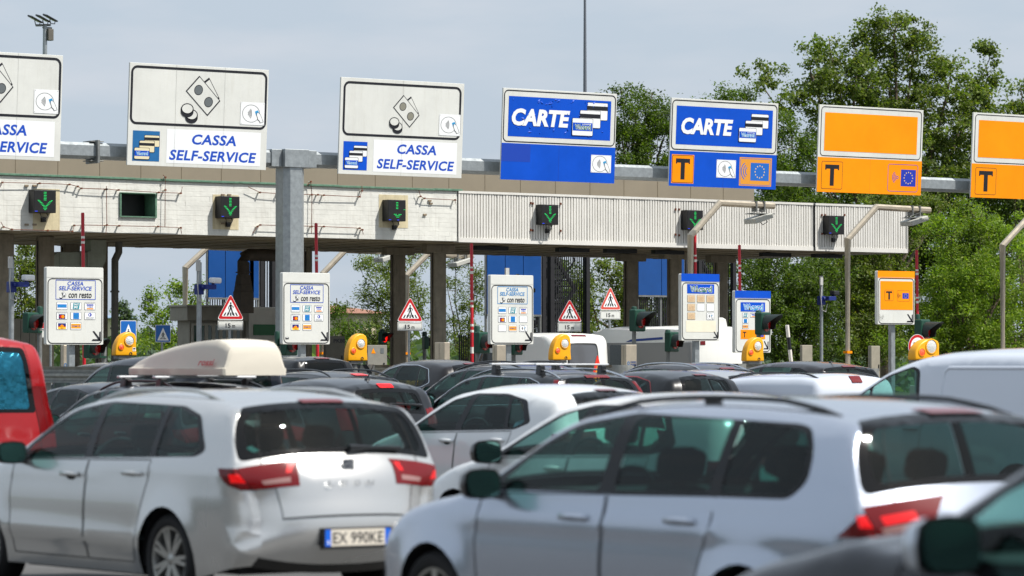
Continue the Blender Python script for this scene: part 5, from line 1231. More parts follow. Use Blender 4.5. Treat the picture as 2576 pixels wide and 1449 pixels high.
        for yy, xs_, hh in ((sy[0], (-.36, .36), .0), (sy[1], (-.42, 0, .42), -.02)):
            for x in xs_:
                Mx = Matrix.Translation((x, yy, .42)) @ Matrix.Rotation(R(14), 4, 'X'); m = MB(); bw = .23 if len(xs_) == 2 else .19
                m.prism([(-bw, .05), (bw, .05), (bw * .9, .50), (bw * .62, .60), (-bw * .62, .60), (-bw * .9, .50)], -.06, .08, 0, Mx); m.prism(rrect(-bw * .58, .64, bw * .58, .80, .05, 3), -.03, .06, 0, Mx); m.box(-.05, .05, 0, .02, .58, .66, 0, Mx); m.box(x - bw, x + bw, yy + .02, yy + .48, .40, .54)
                m.build('seat', SEATM, t, bevel=.025, seg=2, smooth=50)
    # ---- wheels
    Rw = S.get('rw', .315); rim = S.get('rim', .225); ns = S.get('spokes', 10)
    if S.get('wheels', True):
        for yc in (S['yr'], S['yf']):
            for sg in (-1, 1):
                xo = sg * (Wd - .02); xi = sg * (Wd - .235); m = MB()
                dirx = -sg
                pr = [(rim - .01, .02), (rim, .005), (rim + .02, .0), (rim + .05, -.004), (Rw - .03, .006), (Rw - .008, .025), (Rw, .05), (Rw, .165), (Rw - .02, .20), (rim, .205)]
                m.lathe([(r_, dirx * h_) for r_, h_ in pr], (xo, yc, Rw), 'x', 40); w_ = m.build('wheel', RUBBER, t, smooth=45)
                m = MB(); m.lathe([(rim - .002, dirx * .012), (rim - .02, dirx * .016), (rim - .03, dirx * .05), (rim - .04, dirx * .16)], (xo, yc, Rw), 'x', 36)
                m.lathe([(.001, dirx * .02), (.032, dirx * .022), (.06, dirx * .035), (.062, dirx * .08)], (xo, yc, Rw), 'x', 16)
                m.lathe([(.001, dirx * .13), (rim - .03, dirx * .135)], (xo, yc, Rw), 'x', 24, 1); m.lathe([(.03, dirx * .11), (.14, dirx * .115)], (xo, yc, Rw), 'x', 24, 2)
                for k in range(ns):
                    a = 2 * math.pi * k / ns + (.0 if ns < 8 else (.10 if k % 2 else -.10)); hw0, hw1 = (.030, .022) if ns < 8 else (.016, .013)
                    Mx = Matrix.Translation((xo, yc, Rw)) @ Matrix.Rotation(a, 4, 'X'); r0, r1 = .04, rim - .012
                    vs = [Mx @ Vector(v) for v in ((dirx * .024, -hw0, r0), (dirx * .024, hw0, r0), (dirx * .016, hw1, r1), (dirx * .016, -hw1, r1), (dirx * .07, -hw0, r0), (dirx * .07, hw0, r0), (dirx * .06, hw1, r1), (dirx * .06, -hw1, r1))]
                    m.add(vs, [(0, 1, 2, 3), (7, 6, 5, 4), (0, 4, 5, 1), (1, 5, 6, 2), (2, 6, 7, 3), (3, 7, 4, 0)])
                m.build('rim', [RIM, UNDER, mat('brake_disc', (120, 118, 114), .35, metal=.9)], w_, smooth=35)
    # ---- mirrors, handles, rails, aerial, wiper, plate
    if S.get('mirror'):
        ym, zm, sc = S['mirror']; mp_ = S.get('mirror_paint', TRIM)
        for sg in (-1, 1):
            x0 = float(B.X([(ym, zm)])[0]); m = MB(); c = Vector((sg * (x0 + .135 * sc), ym + .04, zm)); vs = []; n = 12
            for iu in range(7):
                th = math.pi * iu / 6 * .5 + .0
                for k in range(n):
                    a = 2 * math.pi * k / n; ca, sa = math.cos(a), math.sin(a); sq = lambda v: math.copysign(abs(v) ** .6, v)
                    rr_ = math.cos(th * .98); vs.append((c.x + sg * sq(ca) * .125 * sc * rr_ * (1.0 if ca > 0 else .92), c.y + .13 * sc * math.sin(th), c.z + sq(sa) * .082 * sc * rr_ - .01 * math.sin(th)))
            m.add(vs, [(i * n + j, i * n + (j + 1) % n, (i + 1) * n + (j + 1) % n, (i + 1) * n + j) for i in range(6) for j in range(n)]); 
            mo = m.build('mirror', mp_, t, smooth=60)
            m = MB(); m.add([(v[0], v[1] - .001, v[2]) for v in vs[:n]], [tuple(range(n))], 1); m.add([(c.x + (v[0] - c.x) * .88, v[1] - .013 + (v[2] - c.z) * .13, c.z + (v[2] - c.z) * .86) for v in vs[:n]], [tuple(range(n))], 0)
            m.build('mirror_glass', [MIRG, TRIM], mo, fixn=False)
            m = MB(); m.tube([(sg * (x0 - .02), ym + .08, zm - .06 * sc), (c.x - sg * .06, c.y + .05, zm - .05 * sc)], .028 * sc, 6); m.build('mirror_arm', TRIM, t, smooth=60)
    for (yh, zh, mt) in S.get('handles', ()):
        for sg in (-1, 1):
            x = float(B.X([(yh, zh)])[0]); m = MB(); m.tube([(sg * (x - .005), yh + .10, zh), (sg * (x + .03), yh + .075, zh + .004), (sg * (x + .034), yh, zh + .006), (sg * (x + .03), yh - .075, zh + .004), (sg * (x - .005), yh - .10, zh)], .019, 8); m.lathe([(.001, .003), (.05, .002)], (0, 0, 0), 'x', 14, 1)
            k = len(m.v) - 28; m.v[k:] = [(sg * (x + v[0]), yh + v[1] * 1.2, zh - .008 + v[2] * .62) for v in m.v[k:]]
            m.build('door_handle', [mt, SEAM], t, smooth=60)
    if S.get('rails'):
        y0, y1, rm, up = S['rails'][:4]; vent = S['rails'][4] if len(S['rails']) > 4 else 0
        for sg in (-1, 1):
            P_ = []; m = MB(); n = 14
            for k in range(n + 1):
                y = y0 + (y1 - y0) * k / n; sl = B.s_top(y); p = B.strip(np.array([sl]), np.array([.955]))[0]; e = min(1, 4.5 * min(k, n - k) / n); P_.append((sg * (p[0]), p[1], p[2] + up * (e ** .6) - .01 * (1 - e)))
            m.tube(P_, .015, 8)
            for k in ((0, n) if not vent else (1, n // 2, n - 1)):
                y = P_[k][1]; m.box(min(sg * (abs(P_[k][0]) - .018), sg * (abs(P_[k][0]) + .018)), max(sg * (abs(P_[k][0]) - .018), sg * (abs(P_[k][0]) + .018)), y - .05, y + .05, P_[k][2] - up - .02, P_[k][2])
            m.build('roof_rail', rm, t, smooth=45)
    if S.get('crossbars'):
        for y, bm_ in S['crossbars']:
            p = B.strip(np.array([B.s_top(y)]), np.array([.95]))[0]; z = p[2] + S.get('bar_up', .12); m = MB(); m.box(-p[0] - .10, p[0] + .10, y - .035, y + .035, z - .015, z + .012); o = m.build('roof_bar', bm_, t, bevel=.01)
            for sg in (-1, 1): m = MB(); m.prism([(sg * (p[0] - .06), p[2] - .02), (sg * (p[0] + .05), p[2] - .02), (sg * (p[0] + .035), z - .016), (sg * (p[0] - .045), z - .016)], y - .055, y + .055); m.build('bar_foot', TRIM, o, bevel=.01)
    if S.get('aerial'):
        y, kind = S['aerial']; p = B.strip(np.array([B.s_top(y)]), np.array([0.]))[0]; m = MB()
        if kind == 'fin': m.add([(-.035, y + .10, p[2]), (.035, y + .10, p[2]), (.03, y - .07, p[2]), (-.03, y - .07, p[2]), (0, y - .05, p[2] + .06), (0, y - .075, p[2] + .06)], [(0, 1, 4), (1, 2, 5, 4), (2, 3, 5), (3, 0, 4, 5)])
        else: m.lathe([(.04, 0), (.03, .025), (.001, .03)], (0, y, p[2] - .005), n=10); m.tube([(0, y, p[2] + .01), (0, y - .16, p[2] + .20)], [.009, .005], 6)
        m.build('aerial', TRIM, t, smooth=40)
    if S.get('wiper'):
        z, q0, q1, z1 = S['wiper']; n = 8; P_ = [tuple(B.strip(np.array([B.s_rear(z + (z1 - z) * k / n)]), np.array([q0 + (q1 - q0) * k / n]), .03)[0]) for k in range(n + 1)]; m = MB(); m.tube(P_, [.024, .022, .018] + [.013] * (n - 2), 6); m.build('wiper', TRIM, t, smooth=50)
    if S.get('plate'):
        z, txt = S['plate']; p = B.strip(np.array([B.s_rear(z)]), np.array([0.]), .012)[0]; A = Art(.54, .13)
        A.rect(0, 0, 1, 1, BLACKP, 0); A.rect(.018, .05, .982, .90, mat('plate_white', (214, 206, 192), .4), 1); A.rect(.018, .05, .10, .90, mat('plate_blue', (10, 96, 210), .4), 2); A.rect(.90, .05, .982, .90, mat('plate_blue', (10, 96, 210), .4), 2); A.text(txt, .13, .2, .87, .78, INK, 2, .01); A.text('I', .05, .60, .068, .8, WHITE2, 3)
        A.shift(-.27, p[1] - .012, p[2] - .065); A.build('number_plate', t); m = MB(); m.box(-.275, .275, p[1] - .0115, p[1] + .03, p[2] - .072, p[2] + .068); m.build('plate_holder', BLACKP, t)
    B.t = t; return t, B

# ---- reusable outlines -------------------------------------------------------
def mirror_q(lst):
    return lst
def rear_glass(z1, z0, q1, q0, r=.10): return lambda B: roundpoly([(B.s_rear(z1), -q1), (B.s_rear(z1), q1), (B.s_rear(z0), q0), (B.s_rear(z0), -q0)], r)
def wind(y1, y0, q1=.93, q0=.95, r=.08): return lambda B: roundpoly([(B.s_top(y0), -q0), (B.s_top(y1), -q1), (B.s_top(y1), q1), (B.s_top(y0), q0)], r)
def rear_lamp(sg, z1, z0, qi1, qi0): return lambda B: [(B.s_rear(z1), sg * 1.02), (B.s_rear(z1), sg * qi1), (B.s_rear((z1 + z0) / 2), sg * (qi1 + qi0) / 2), (B.s_rear(z0), sg * qi0), (B.s_rear(z0), sg * 1.02)]
def brake_bar(z1, z0, q): return lambda B: roundpoly([(B.s_rear(z1), -q), (B.s_rear(z1), q), (B.s_rear(z0), q * .94), (B.s_rear(z0), -q * .94)], .02)
def off(poly, d):
    """grow a polygon outward from its centroid by about d"""
    c = np.mean(np.array(poly), 0); return [tuple(c + (np.array(p) - c) * (1 + d / max(.05, np.hypot(*(np.array(p) - c))))) for p in poly]
def sc2(pts, ky, kz): return [(p[0] * ky, p[1] * kz) + tuple(p[2:]) for p in pts]
BASE = {}
BASE['estate'] = dict(L=4.55, H=1.46, yr=.95, yf=3.60, W=.90, belt=(.985, .030),
    prof=[(4.38,.20,.05,.10),(4.50,.30,.10,.14),(4.55,.45,.12,.16),(4.53,.62,.12,.16),(4.42,.74,.10,.14),(4.10,.86,.06,.10),(3.70,.94,.05,.09),(3.42,.985,.05,.08),(3.25,1.06,.07,.07),(2.95,1.22,.08,.07),(2.62,1.375,.06,.08),(2.35,1.425,.05,.10),(1.9,1.455,.04,.11),(1.4,1.46,.04,.11),(.9,1.44,.04,.11),(.55,1.40,.04,.10),(.36,1.36,.05,.05),(.28,1.28,.08,.02),(.17,1.10,.10,.02),(.09,.97,.12,.035),(.04,.88,.14,.10),(.01,.76,.16,.16),(-.03,.62,.18,.18),(-.03,.48,.18,.16),(.06,.32,.10,.14),(.14,.24,.08,.10)],
    dlo=[(3.14,.955),(.64,1.015),(.54,1.06),(.72,1.29),(1.0,1.352),(2.05,1.375),(2.48,1.32),(2.78,1.19)],
    panes=[[(3.02,.975),(2.14,.985),(2.12,1.352),(2.45,1.298),(2.74,1.175)],[(2.03,.987),(1.24,1.003),(1.22,1.358),(2.03,1.358)],[(1.16,1.005),(.68,1.03),(.61,1.07),(.76,1.27),(1.0,1.33),(1.15,1.348)]],
    doors=[[(3.14,.28),(3.18,.7),(3.14,.95),(2.07,.97),(2.09,.6),(2.07,.28)],[(2.055,.28),(2.075,.6),(2.055,.97),(1.2,.985),(1.21,.85),(1.30,.62),(1.36,.42),(1.42,.28)]],
    glass=(1.325,.985,.996,.996), brake=(1.348,1.326,.28), ws=(2.52,3.30), lamp=(.945,.80,.46,.56), lamp_side=[(.36,.945),(.30,.86),(.19,.80)], mirror=(2.93,1.0,1.), handles=((2.28,.86),(1.42,.885)), dash_y=3.0, seat_y=(2.25, 1.25), hatch=(1.30,.66,.80))
BASE['hatch'] = dict(L=4.06, H=1.505, yr=.72, yf=3.30, W=.87, belt=(1.01, .030), sill=.21,
    prof=[(3.92,.22,.05,.10),(4.02,.32,.10,.14),(4.06,.48,.12,.16),(4.03,.66,.12,.16),(3.90,.80,.10,.14),(3.5,.93,.06,.1),(3.15,1.0,.05,.09),(2.98,1.04,.05,.08),(2.8,1.13,.07,.07),(2.45,1.33,.08,.07),(2.2,1.43,.06,.08),(1.9,1.48,.05,.1),(1.4,1.505,.04,.11),(.9,1.49,.04,.11),(.5,1.44,.05,.1),(.32,1.40,.06,.08),(.24,1.32,.07,.09),(.14,1.12,.09,.12),(.08,1.0,.09,.14),(.04,.9,.1,.16),(.02,.76,.11,.17),(0,.6,.12,.18),(.01,.46,.12,.16),(.07,.32,.1,.14),(.14,.25,.08,.10)],
    dlo=[(2.82,.985),(.88,1.035),(.64,1.11),(.80,1.34),(1.2,1.405),(1.75,1.405),(2.10,1.335),(2.46,1.16)],
    panes=[[(2.70,1.0),(1.94,1.012),(1.80,1.385),(2.07,1.318),(2.44,1.142)],[(1.82,1.015),(1.06,1.042),(1.12,1.378),(1.70,1.385)],[(1.0,1.046),(.92,1.05),(.74,1.11),(.86,1.315),(1.06,1.362)]],
    doors=[[(2.86,.30),(2.90,.7),(2.84,.97),(1.88,.995),(1.92,.6),(1.90,.30)],[(1.885,.30),(1.905,.6),(1.865,.995),(.92,1.02),(.98,.82),(1.1,.62),(1.16,.42),(1.2,.30)]],
    glass=(1.36,1.02,.80,.84), brake=(1.392,1.37,.22), ws=(2.28,2.92), lamp=(1.0,.78,.60,.66), lamp_side=[(.30,1.0),(.30,.86),(.22,.78)], mirror=(2.62,1.03,1.), handles=((2.02,.90),(1.12,.92)), dash_y=2.72, seat_y=(2.0, 1.05), hatch=(1.33,.55,.82))
BASE['van'] = dict(L=4.45, H=1.82, yr=.80, yf=3.50, W=.92, belt=(1.10, .0), sill=.24, tumble=(.17, .10), tr=.35, taper_r=.05, rw=.32,
    prof=[(4.28,.22,.05,.1),(4.40,.35,.1,.14),(4.45,.55,.12,.16),(4.38,.75,.12,.16),(4.2,.93,.08,.12),(3.85,1.07,.06,.1),(3.62,1.13,.06,.08),(3.15,1.45,.1,.08),(2.80,1.68,.08,.1),(2.45,1.77,.06,.13),(1.9,1.81,.05,.13),(1,1.82,.05,.13),(.35,1.80,.05,.12),(.12,1.74,.05,.1),(.05,1.6,.05,.1),(.03,1.2,.06,.12),(.01,.8,.06,.12),(0,.5,.07,.12),(.05,.32,.06,.1),(.12,.25,.05,.1)],
    dlo=[(3.44,1.11),(2.30,1.11),(2.26,1.18),(2.34,1.60),(2.46,1.635),(2.70,1.56),(3.08,1.34)],
    panes=[[(3.36,1.13),(2.98,1.13),(2.98,1.37),(3.06,1.33)],[(2.94,1.13),(2.34,1.13),(2.31,1.19),(2.38,1.58),(2.48,1.61),(2.70,1.535),(2.94,1.395)]],
    doors=[[(3.40,.32),(3.46,.8),(3.46,1.10),(2.20,1.10),(2.20,.32)]],
    glass=(1.66,1.08,.80,.84), brake=(1.74,1.72,.2), ws=(2.66,3.56), lamp=(1.30,.82,.86,.86), lamp_side=[(.12,1.30),(.13,1.1),(.12,.82)], mirror=(3.10,1.16,1.25), handles=((2.34,1.0),), dash_y=3.3, seat_y=(2.45, 1.5), hatch=(1.7,.5,.86))
def spec(kind, L=None, H=None, W=None, **kw):
    b = BASE[kind]; ky = (L or b['L']) / b['L']; kz = (H or b['H']) / b['H']; S = dict(b); S.update(L=L or b['L'], H=H or b['H'], W=W or b['W'])
    S['prof'] = sc2(b['prof'], ky, kz); ns_ = kw.get('nose', 1.); yf_ = b['yf'] * ky + .3; S['prof'] = [((yf_ + (p[0] - yf_) * ns_) if p[0] > yf_ else p[0],) + p[1:] for p in S['prof']]; S['L'] = max(p[0] for p in S['prof'])
    if kw.get('prof'): S['prof'] = kw['prof']
    for k in ('yr', 'yf', 'dash_y'): S[k] = b[k] * ky
    S['seat_y'] = tuple(v * ky for v in b['seat_y']); S['belt'] = (b['belt'][0] * kz, b['belt'][1] * kz / ky)
    def g(k): return kw.get(k, b.get(k))
    dlo, panes, doors = sc2(g('dlo'), ky, kz), [sc2(p, ky, kz) for p in g('panes')], [sc2(p, ky, kz) for p in g('doors')]
    ls = sc2(g('lamp_side'), ky, kz); l = g('lamp'); lamp = (l[0] * kz, l[1] * kz, l[2], l[3]); gl = g('glass'); br = g('brake'); ws = g('ws'); h_ = g('hatch')
    S['hatch'] = (h_[0] * kz, h_[1] * kz, h_[2]); m_ = g('mirror'); S['mirror'] = (m_[0] * ky, m_[1] * kz, m_[2]); S['handles'] = tuple((a * ky, c * kz, kw.get('handle_mat') or kw['paint']) for a, c in g('handles'))
    side = []
    gm = kw.get('gmats', [GLASS, GLASS, GLASS])
    yl = min(p[0] for p in ls)
    lp = [(-.3, ls[0][1])] + ls + [(-.3, ls[-1][1])]
    if kw.get('lamps', True):
        lit = kw.get('lit', True)
        if kw.get('lamp_detail'):
            zc0, zc1 = lamp[1] + .02 * kz, lamp[1] + .048 * kz
            side.append(dict(name='tail_lamp', poly=[(yl - .04, lamp[0] - .035), (yl + .055, lamp[0] - .04), (yl + .035, lamp[0] - .095), (yl - .04, lamp[0] - .095)], mat=TAILLIT, merge=1, off=.004))
        side.append(dict(name='tail_lamp', poly=lp, mat=TAIL, merge=1, off=.004))
    for i, p in enumerate(panes): side.append(dict(name='side_window', poly=roundpoly(p, .035), mat=gm[min(i, len(gm) - 1)], off=-.004))
    if kw.get('chrome_line'): side.append(dict(name='window_trim', poly=roundpoly(dlo, .05), mat=FRIT, off=.002)); side.append(dict(name='chrome_trim', poly=roundpoly(off(dlo, .022), .05), mat=kw['chrome_line'], off=.004))
    else: side.append(dict(name='window_trim', poly=roundpoly(dlo, .05), mat=FRIT, off=.001))
    for d_ in doors: side.append(dict(name='door', poly=d_, mat=kw['paint']))
    for e in kw.get('side_extra', ()): side.insert(0, dict(e, poly=sc2(e['poly'], ky, kz)))
    top = []
    if br and kw.get('brake_on', True): top.append(dict(name='brake_lamp', poly=brake_bar(br[0] * kz, br[1] * kz, br[2]), mat=kw.get('brake_mat', TAIL), off=.012))
    if gl:
        g1, g0, q1, q0 = gl[0] * kz, gl[1] * kz, gl[2], gl[3]
        top.append(dict(name='rear_window', poly=rear_glass(g1 - .035, g0 + .04, q1 - .09, q0 - .09, .08), mat=kw.get('rear_mat', GLASSM), off=-.003)); top.append(dict(name='window_surround', poly=rear_glass(g1 + .015, g0, q1, q0, .07), mat=FRIT, off=.001))
    if ws:
        w1, w0 = ws[0] * ky, ws[1] * ky; top.append(dict(name='windscreen', poly=wind(w1 + .04, w0 - .05, .90, .93), mat=GLASS, off=-.003)); top.append(dict(name='windscreen_surround', poly=wind(w1, w0, .945, .97, .06), mat=TRIM, off=.001))
    if kw.get('lamps', True):
        for sg in (-1, 1):
            if kw.get('lamp_detail') == 'a':     # upper red bar, pale lower bar, glowing spots
                top.append(dict(name='tail_lamp', key=sg, mat=TAILW, off=.005, poly=(lambda sg: lambda B: [(B.s_rear(lamp[1] + .045), sg * .88), (B.s_rear(lamp[1] + .045), sg * (lamp[3] + .05)), (B.s_rear(lamp[1] + .02), sg * (lamp[3] + .07)), (B.s_rear(lamp[1] + .02), sg * .88)])(sg)))
                top.append(dict(name='tail_lamp', key=sg, mat=TAILLIT, off=.005, poly=(lambda sg: lambda B: [(B.s_rear(lamp[0] - .02), sg * (lamp[2] + .11)), (B.s_rear(lamp[0] - .02), sg * (lamp[2] + .05)), (B.s_rear(lamp[1] + .07), sg * (lamp[3] + .02)), (B.s_rear(lamp[1] + .07), sg * (lamp[3] + .07))])(sg)))
            elif kw.get('lamp_detail') == 'b':
                top.append(dict(name='tail_lamp', key=sg, mat=TAILLIT, off=.005, poly=(lambda sg: lambda B: [(B.s_rear(lamp[1] + .085), sg * .93), (B.s_rear(lamp[1] + .085), sg * .70), (B.s_rear(lamp[1] + .045), sg * .70), (B.s_rear(lamp[1] + .045), sg * .93)])(sg)))
                top.append(dict(name='tail_lamp', key=sg, mat=TAILW, off=.005, poly=(lambda sg: lambda B: [(B.s_rear(lamp[1] + .035), sg * .97), (B.s_rear(lamp[1] + .035), sg * .72), (B.s_rear(lamp[1] + .012), sg * .72), (B.s_rear(lamp[1] + .012), sg * .97)])(sg)))
            top.append(dict(name='tail_lamp', key=sg, mat=TAIL, off=.004, poly=(lambda sg: rear_lamp(sg, lamp[0], lamp[1], lamp[2], lamp[3]))(sg)))
            top.append(dict(name='headlamp', key=sg, mat=HEADL, off=.003, poly=(lambda sg: lambda B: [(B.s_top(S['L'] * .955), sg * .98), (B.s_top(S['L'] * .955), sg * .62), (B.s_top(S['L'] * .985), sg * .58), (B.s_top(S['L'] * .985), sg * .98)])(sg)))
    for e in kw.get('top_extra', ()): top.insert(0, e)
    S['side'], S['top'] = side, top
    zs = S.get('sill', .2); seams = []
    for d_ in doors: seams.append([p for p in d_] + [d_[0]])
    S['seams'] = seams
    for k, v in kw.items():
        if k not in ('dlo', 'panes', 'doors', 'lamp_side', 'lamp', 'glass', 'brake', 'ws', 'hatch', 'mirror', 'handles', 'prof', 'belt'): S[k] = v
    if 'belt' in kw: S['belt'] = kw['belt']
    return S
FOOT = []
def place(S, anchor, px, d, label, name='car', cat='car', yaw=0., group='vehicles queuing for the toll'):
    p = atd(px, HZ, d); c, s = math.cos(R(yaw)), math.sin(R(yaw)); ox = anchor[0] * c - anchor[1] * s; oy = anchor[0] * s + anchor[1] * c
    loc = (p.x - ox, p.y - oy, 0); FOOT.append((label, loc[0], loc[1], S['W'], S['L'])); return make_vehicle(S, name, label, cat, loc, yaw, group)
def bodyfix():
    for o in bpy.data.objects:
        pass

# parts keyed per region so that every window and door is its own mesh
# --- A: silver estate, centre left
leon = spec('estate', paint=SILVER, near=True, step=.045, handle_mat=SILVER, mirror_paint=TRIM, lamp_detail='a', spokes=14, rim=.228, hatch=(1.28, .60, .80),
    creases=((.905, .016, .05, .15, 1.9, .004), (.86, .010, .05, 1.8, 3.3, -.0), (.40, .022, .09, 1.3, 3.3, .02)), rails=(.75, 2.45, SILVER, .035), wiper=(1.0, .05, .62, 1.01), plate=(.52, 'EX 990KE'), gmats=[GLASS, GLASS, GLASS], rear_mat=GLASSM,
    top_extra=(dict(name='lower_bumper', poly=lambda B: [(B.s_rear(.36), -.98), (B.s_rear(.36), .98), (float(B.len[-1]) + .1, .98), (float(B.len[-1]) + .1, -.98)], mat=TRIM, off=.004),))
leon_t, leon_B = place(leon, (-.88, .95), 422, 24.2, 'silver estate car with a number plate, in front of the roof box car')
# badge, lettering and lower bumper of the silver estate
def rear_art(B, t, z, x, w, h, fn, name, offy=.012):
    sl = B.s_rear(z); q = x / float(np.interp(sl, B.len, B.xe)); p = B.strip(np.array([sl]), np.array([q]), offy)[0]; A = Art(w, h); fn(A); A.shift(p[0] - w / 2, p[1], p[2] - h / 2); return A.build(name, t)
def badge_s(A):
    A.rect(0, 0, 1, 1, CHROME, 0, r=.012); k = mat('badge_dark', (60, 64, 72), .3)
    A.npoly([(.10, .10), (.90, .10), (.90, .26), (.45, .26), (.30, .36), (.10, .46)], k, 1); A.npoly([(.14, .56), (.50, .36), (.86, .36), (.86, .44), (.50, .64), (.14, .64)], k, 1); A.npoly([(.10, .74), (.55, .74), (.70, .64), (.90, .54), (.90, .90), (.10, .90)], k, 1)
rear_art(leon_B, leon_t, .885, 0, .095, .095, badge_s, 'badge')
rear_art(leon_B, leon_t, .80, 0, .40, .035, lambda A: [A.text(c, .02 + .26 * i, 0, .14 + .26 * i, 1, CHROME, 0, .0) for i, c in enumerate('LEON')], 'badge_lettering', .016)
# --- B: silver estate at right
golf = spec('estate', L=4.56, H=1.47, paint=SILVER2, near=True, step=.045, handle_mat=SILVER2, lamp_detail='b', spokes=5, rim=.225,
    dlo=[(3.16,.965),(.66,.985),(.56,1.07),(.575,1.21),(.64,1.315),(.75,1.34),(2.05,1.378),(2.48,1.322),(2.78,1.19)],
    panes=[[(3.02,.982),(2.14,.99),(2.12,1.355),(2.45,1.30),(2.74,1.175)],[(2.01,.99),(1.26,1.0),(1.24,1.350),(2.01,1.358)],[(1.17,1.0),(.69,1.005),(.60,1.075),(.612,1.205),(.67,1.295),(.77,1.318),(1.16,1.345)]],
    lamp=(.96,.82,.44,.64), nose=.80, lamp_side=[(.17,.96),(.24,.89),(.32,.82)], belt=(.985, .008), glass=(1.335,1.01,.996,.996), brake=(1.362,1.338,.30),
    creases=((.80, .016, .05, .35, 3.25, .006), (.955, .010, .04, .1, 3.4, 0.0)), rails=(.62, 2.62, TRIM, .032, 1), gmats=[GLASS, glass_mat('green_dark_glass', (.15, .29, .27)), glass_mat('green_dark_glass', (.15, .29, .27))], handles=((2.30,.845),(1.44,.855)))
golf_t, golf_B = place(golf, (-.80, .14), 2188, 16.6, 'silver estate car with black roof rails and large red tail lamp, right foreground')
# --- C: near dark car, bottom right corner
near = spec('estate', L=4.45, H=1.53, paint=paint('deep_blue_black', (9, 12, 22), .0, .25, .6, (16, 16, 18)), near=True, step=.05, mirror=(2.72, 1.03, 1.15), mirror_paint=paint('mirror_silver', (190, 198, 208), .3, .3), gmats=[GLASS])
near['prof'] = [(p[0], p[1] + (.075 if p[0] > 3.2 and p[1] > .7 else 0)) + p[2:] for p in near['prof']]
place(near, (-.98, 2.66), 2415, 10.9, 'dark blue car in the bottom right corner with wing mirror and bonnet showing')
# --- D: white hatchback with a passenger
sand = spec('hatch', L=3.98, H=1.44, paint=PWHITE, near=True, step=.055, mirror=(2.62, 1.05, 1.05), handle_mat=PWHITE, creases=((.84, .010, .05, .3, 2.9, .0),), aerial=None, rear_mat=GLASSD)
sand_t, sand_B = place(sand, (-.78, .30), 1388, 35.0, 'white hatchback with a passenger in its rear window, between the two silver estates')
# --- E: second white car in front of the right estate
whit = spec('hatch', L=4.1, H=1.43, paint=paint('pearl_white', (226, 226, 224), 0, .28), near=True, step=.055, mirror=(2.66, 1.02, 1.1), creases=((.80, .012, .05, .3, 2.9, .0),))
place(whit, (-.98, 2.72), 1228, 27.2, 'white car with black wing mirror, half hidden by the right silver estate')
# --- F: red van at left edge
rvan = spec('van', L=4.9, H=1.96, W=.95, paint=PRED, near=True, step=.07, glass=(1.66,1.03,.82,.86), rear_mat=mat('speckled_reflection_glass', (44, 118, 142), .16, metal=.85, var=.4, vscale=9, bump=1., bscale=11), lamps=True, brake_on=False)  # rear pane: speckled glass reflections put into blue metal colour and bumps
place(rvan, (.82, .10), 128, 39.0, 'bright red van cut off by the left edge, speckled blue rear window')
# --- G: silver white panel van at right
pvan = spec('van', L=4.6, H=1.80, W=.92, paint=PGREYW, near=True, step=.06, dlo=[(3.60,1.11),(2.30,1.11),(2.26,1.18),(2.34,1.60),(2.46,1.635),(2.80,1.54),(3.30,1.27)], panes=[[(3.50,1.13),(3.02,1.13),(3.02,1.40),(3.27,1.265)],[(2.98,1.13),(2.34,1.13),(2.31,1.19),(2.38,1.58),(2.48,1.61),(2.78,1.52),(2.98,1.42)]], mirror=(3.05, 1.08, .9), side_extra=(), creases=())
pvan['prof'] = [((p[0] + .22 * max(0, 1 - abs(p[1] - 1.28) / .36)) if p[0] > 2.4 * 1.03 and p[1] > 1.0 else p[0],) + p[1:] for p in pvan['prof']]
pv_t, pv_B = place(pvan, (-.86, 2.28), 2318, 36.0, 'silver white panel van with a driver, behind the right silver estate', name='van', cat='van')
for pts in ([(2.05, .55), (2.05, 1.56), (2.0, 1.60), (.35, 1.60), (.30, 1.56), (.30, .55)],):
    k = np.array(densify(pts, .06, False)); T = np.gradient(k, axis=0); T /= np.hypot(T[:, 0], T[:, 1])[:, None]; Nn = np.stack([-T[:, 1], T[:, 0]], 1) * .02
    for sg in (-1, 1):
        m = MB(); vs = []
        for o_, lift in ((-1, .0), (-.4, .012), (.4, .012), (1, .0)):
            q = k + Nn * o_; x = pv_B.X(q) + lift; vs += [(sg * a, b[0], b[1]) for a, b in zip(x, q)]
        n = len(k); m.add(vs, [(j * n + i, j * n + i + 1, (j + 1) * n + i + 1, (j + 1) * n + i) for j in range(3) for i in range(n - 1)]); m.build('panel_pressing', PGREYW, pv_t, smooth=60)
# --- H: dark car carrying the roof box
ALU = mat('bar_aluminium', (214, 216, 218), .3, metal=.35)
boxc = spec('estate', L=4.35, H=1.44, paint=PNAVY, step=.08, rails=(.7, 2.4, TRIM, .05), crossbars=((1.05, ALU), (1.85, ALU)), bar_up=.10, mirror=(2.85, 1.0, 1.05))
bx_t, bx_B = place(boxc, (-.78, .12), 470, 38.5, 'dark navy car carrying a cream roof box')
# --- I: dark hatch with wiper
dh = spec('hatch', L=4.0, H=1.46, paint=PANTH, step=.08, aerial=(.75, 'rod'), wiper=(1.06, .75, -.1, 1.07), brake=(1.365,1.315,.20), brake_mat=mat('brake_red_bright', (200, 10, 16), .25, emit=(255, 10, 16), es=.25), glass=(1.30,.99,.82,.86), lamp=(1.08,.80,.90,.90), lamp_side=[(.34,1.10),(.26,.95),(.20,.80)], rear_mat=GLASSM)
place(dh, (.0, .40), 960, 47.0, 'dark grey hatchback with rear wiper and red brake lamp, behind the left silver estate')
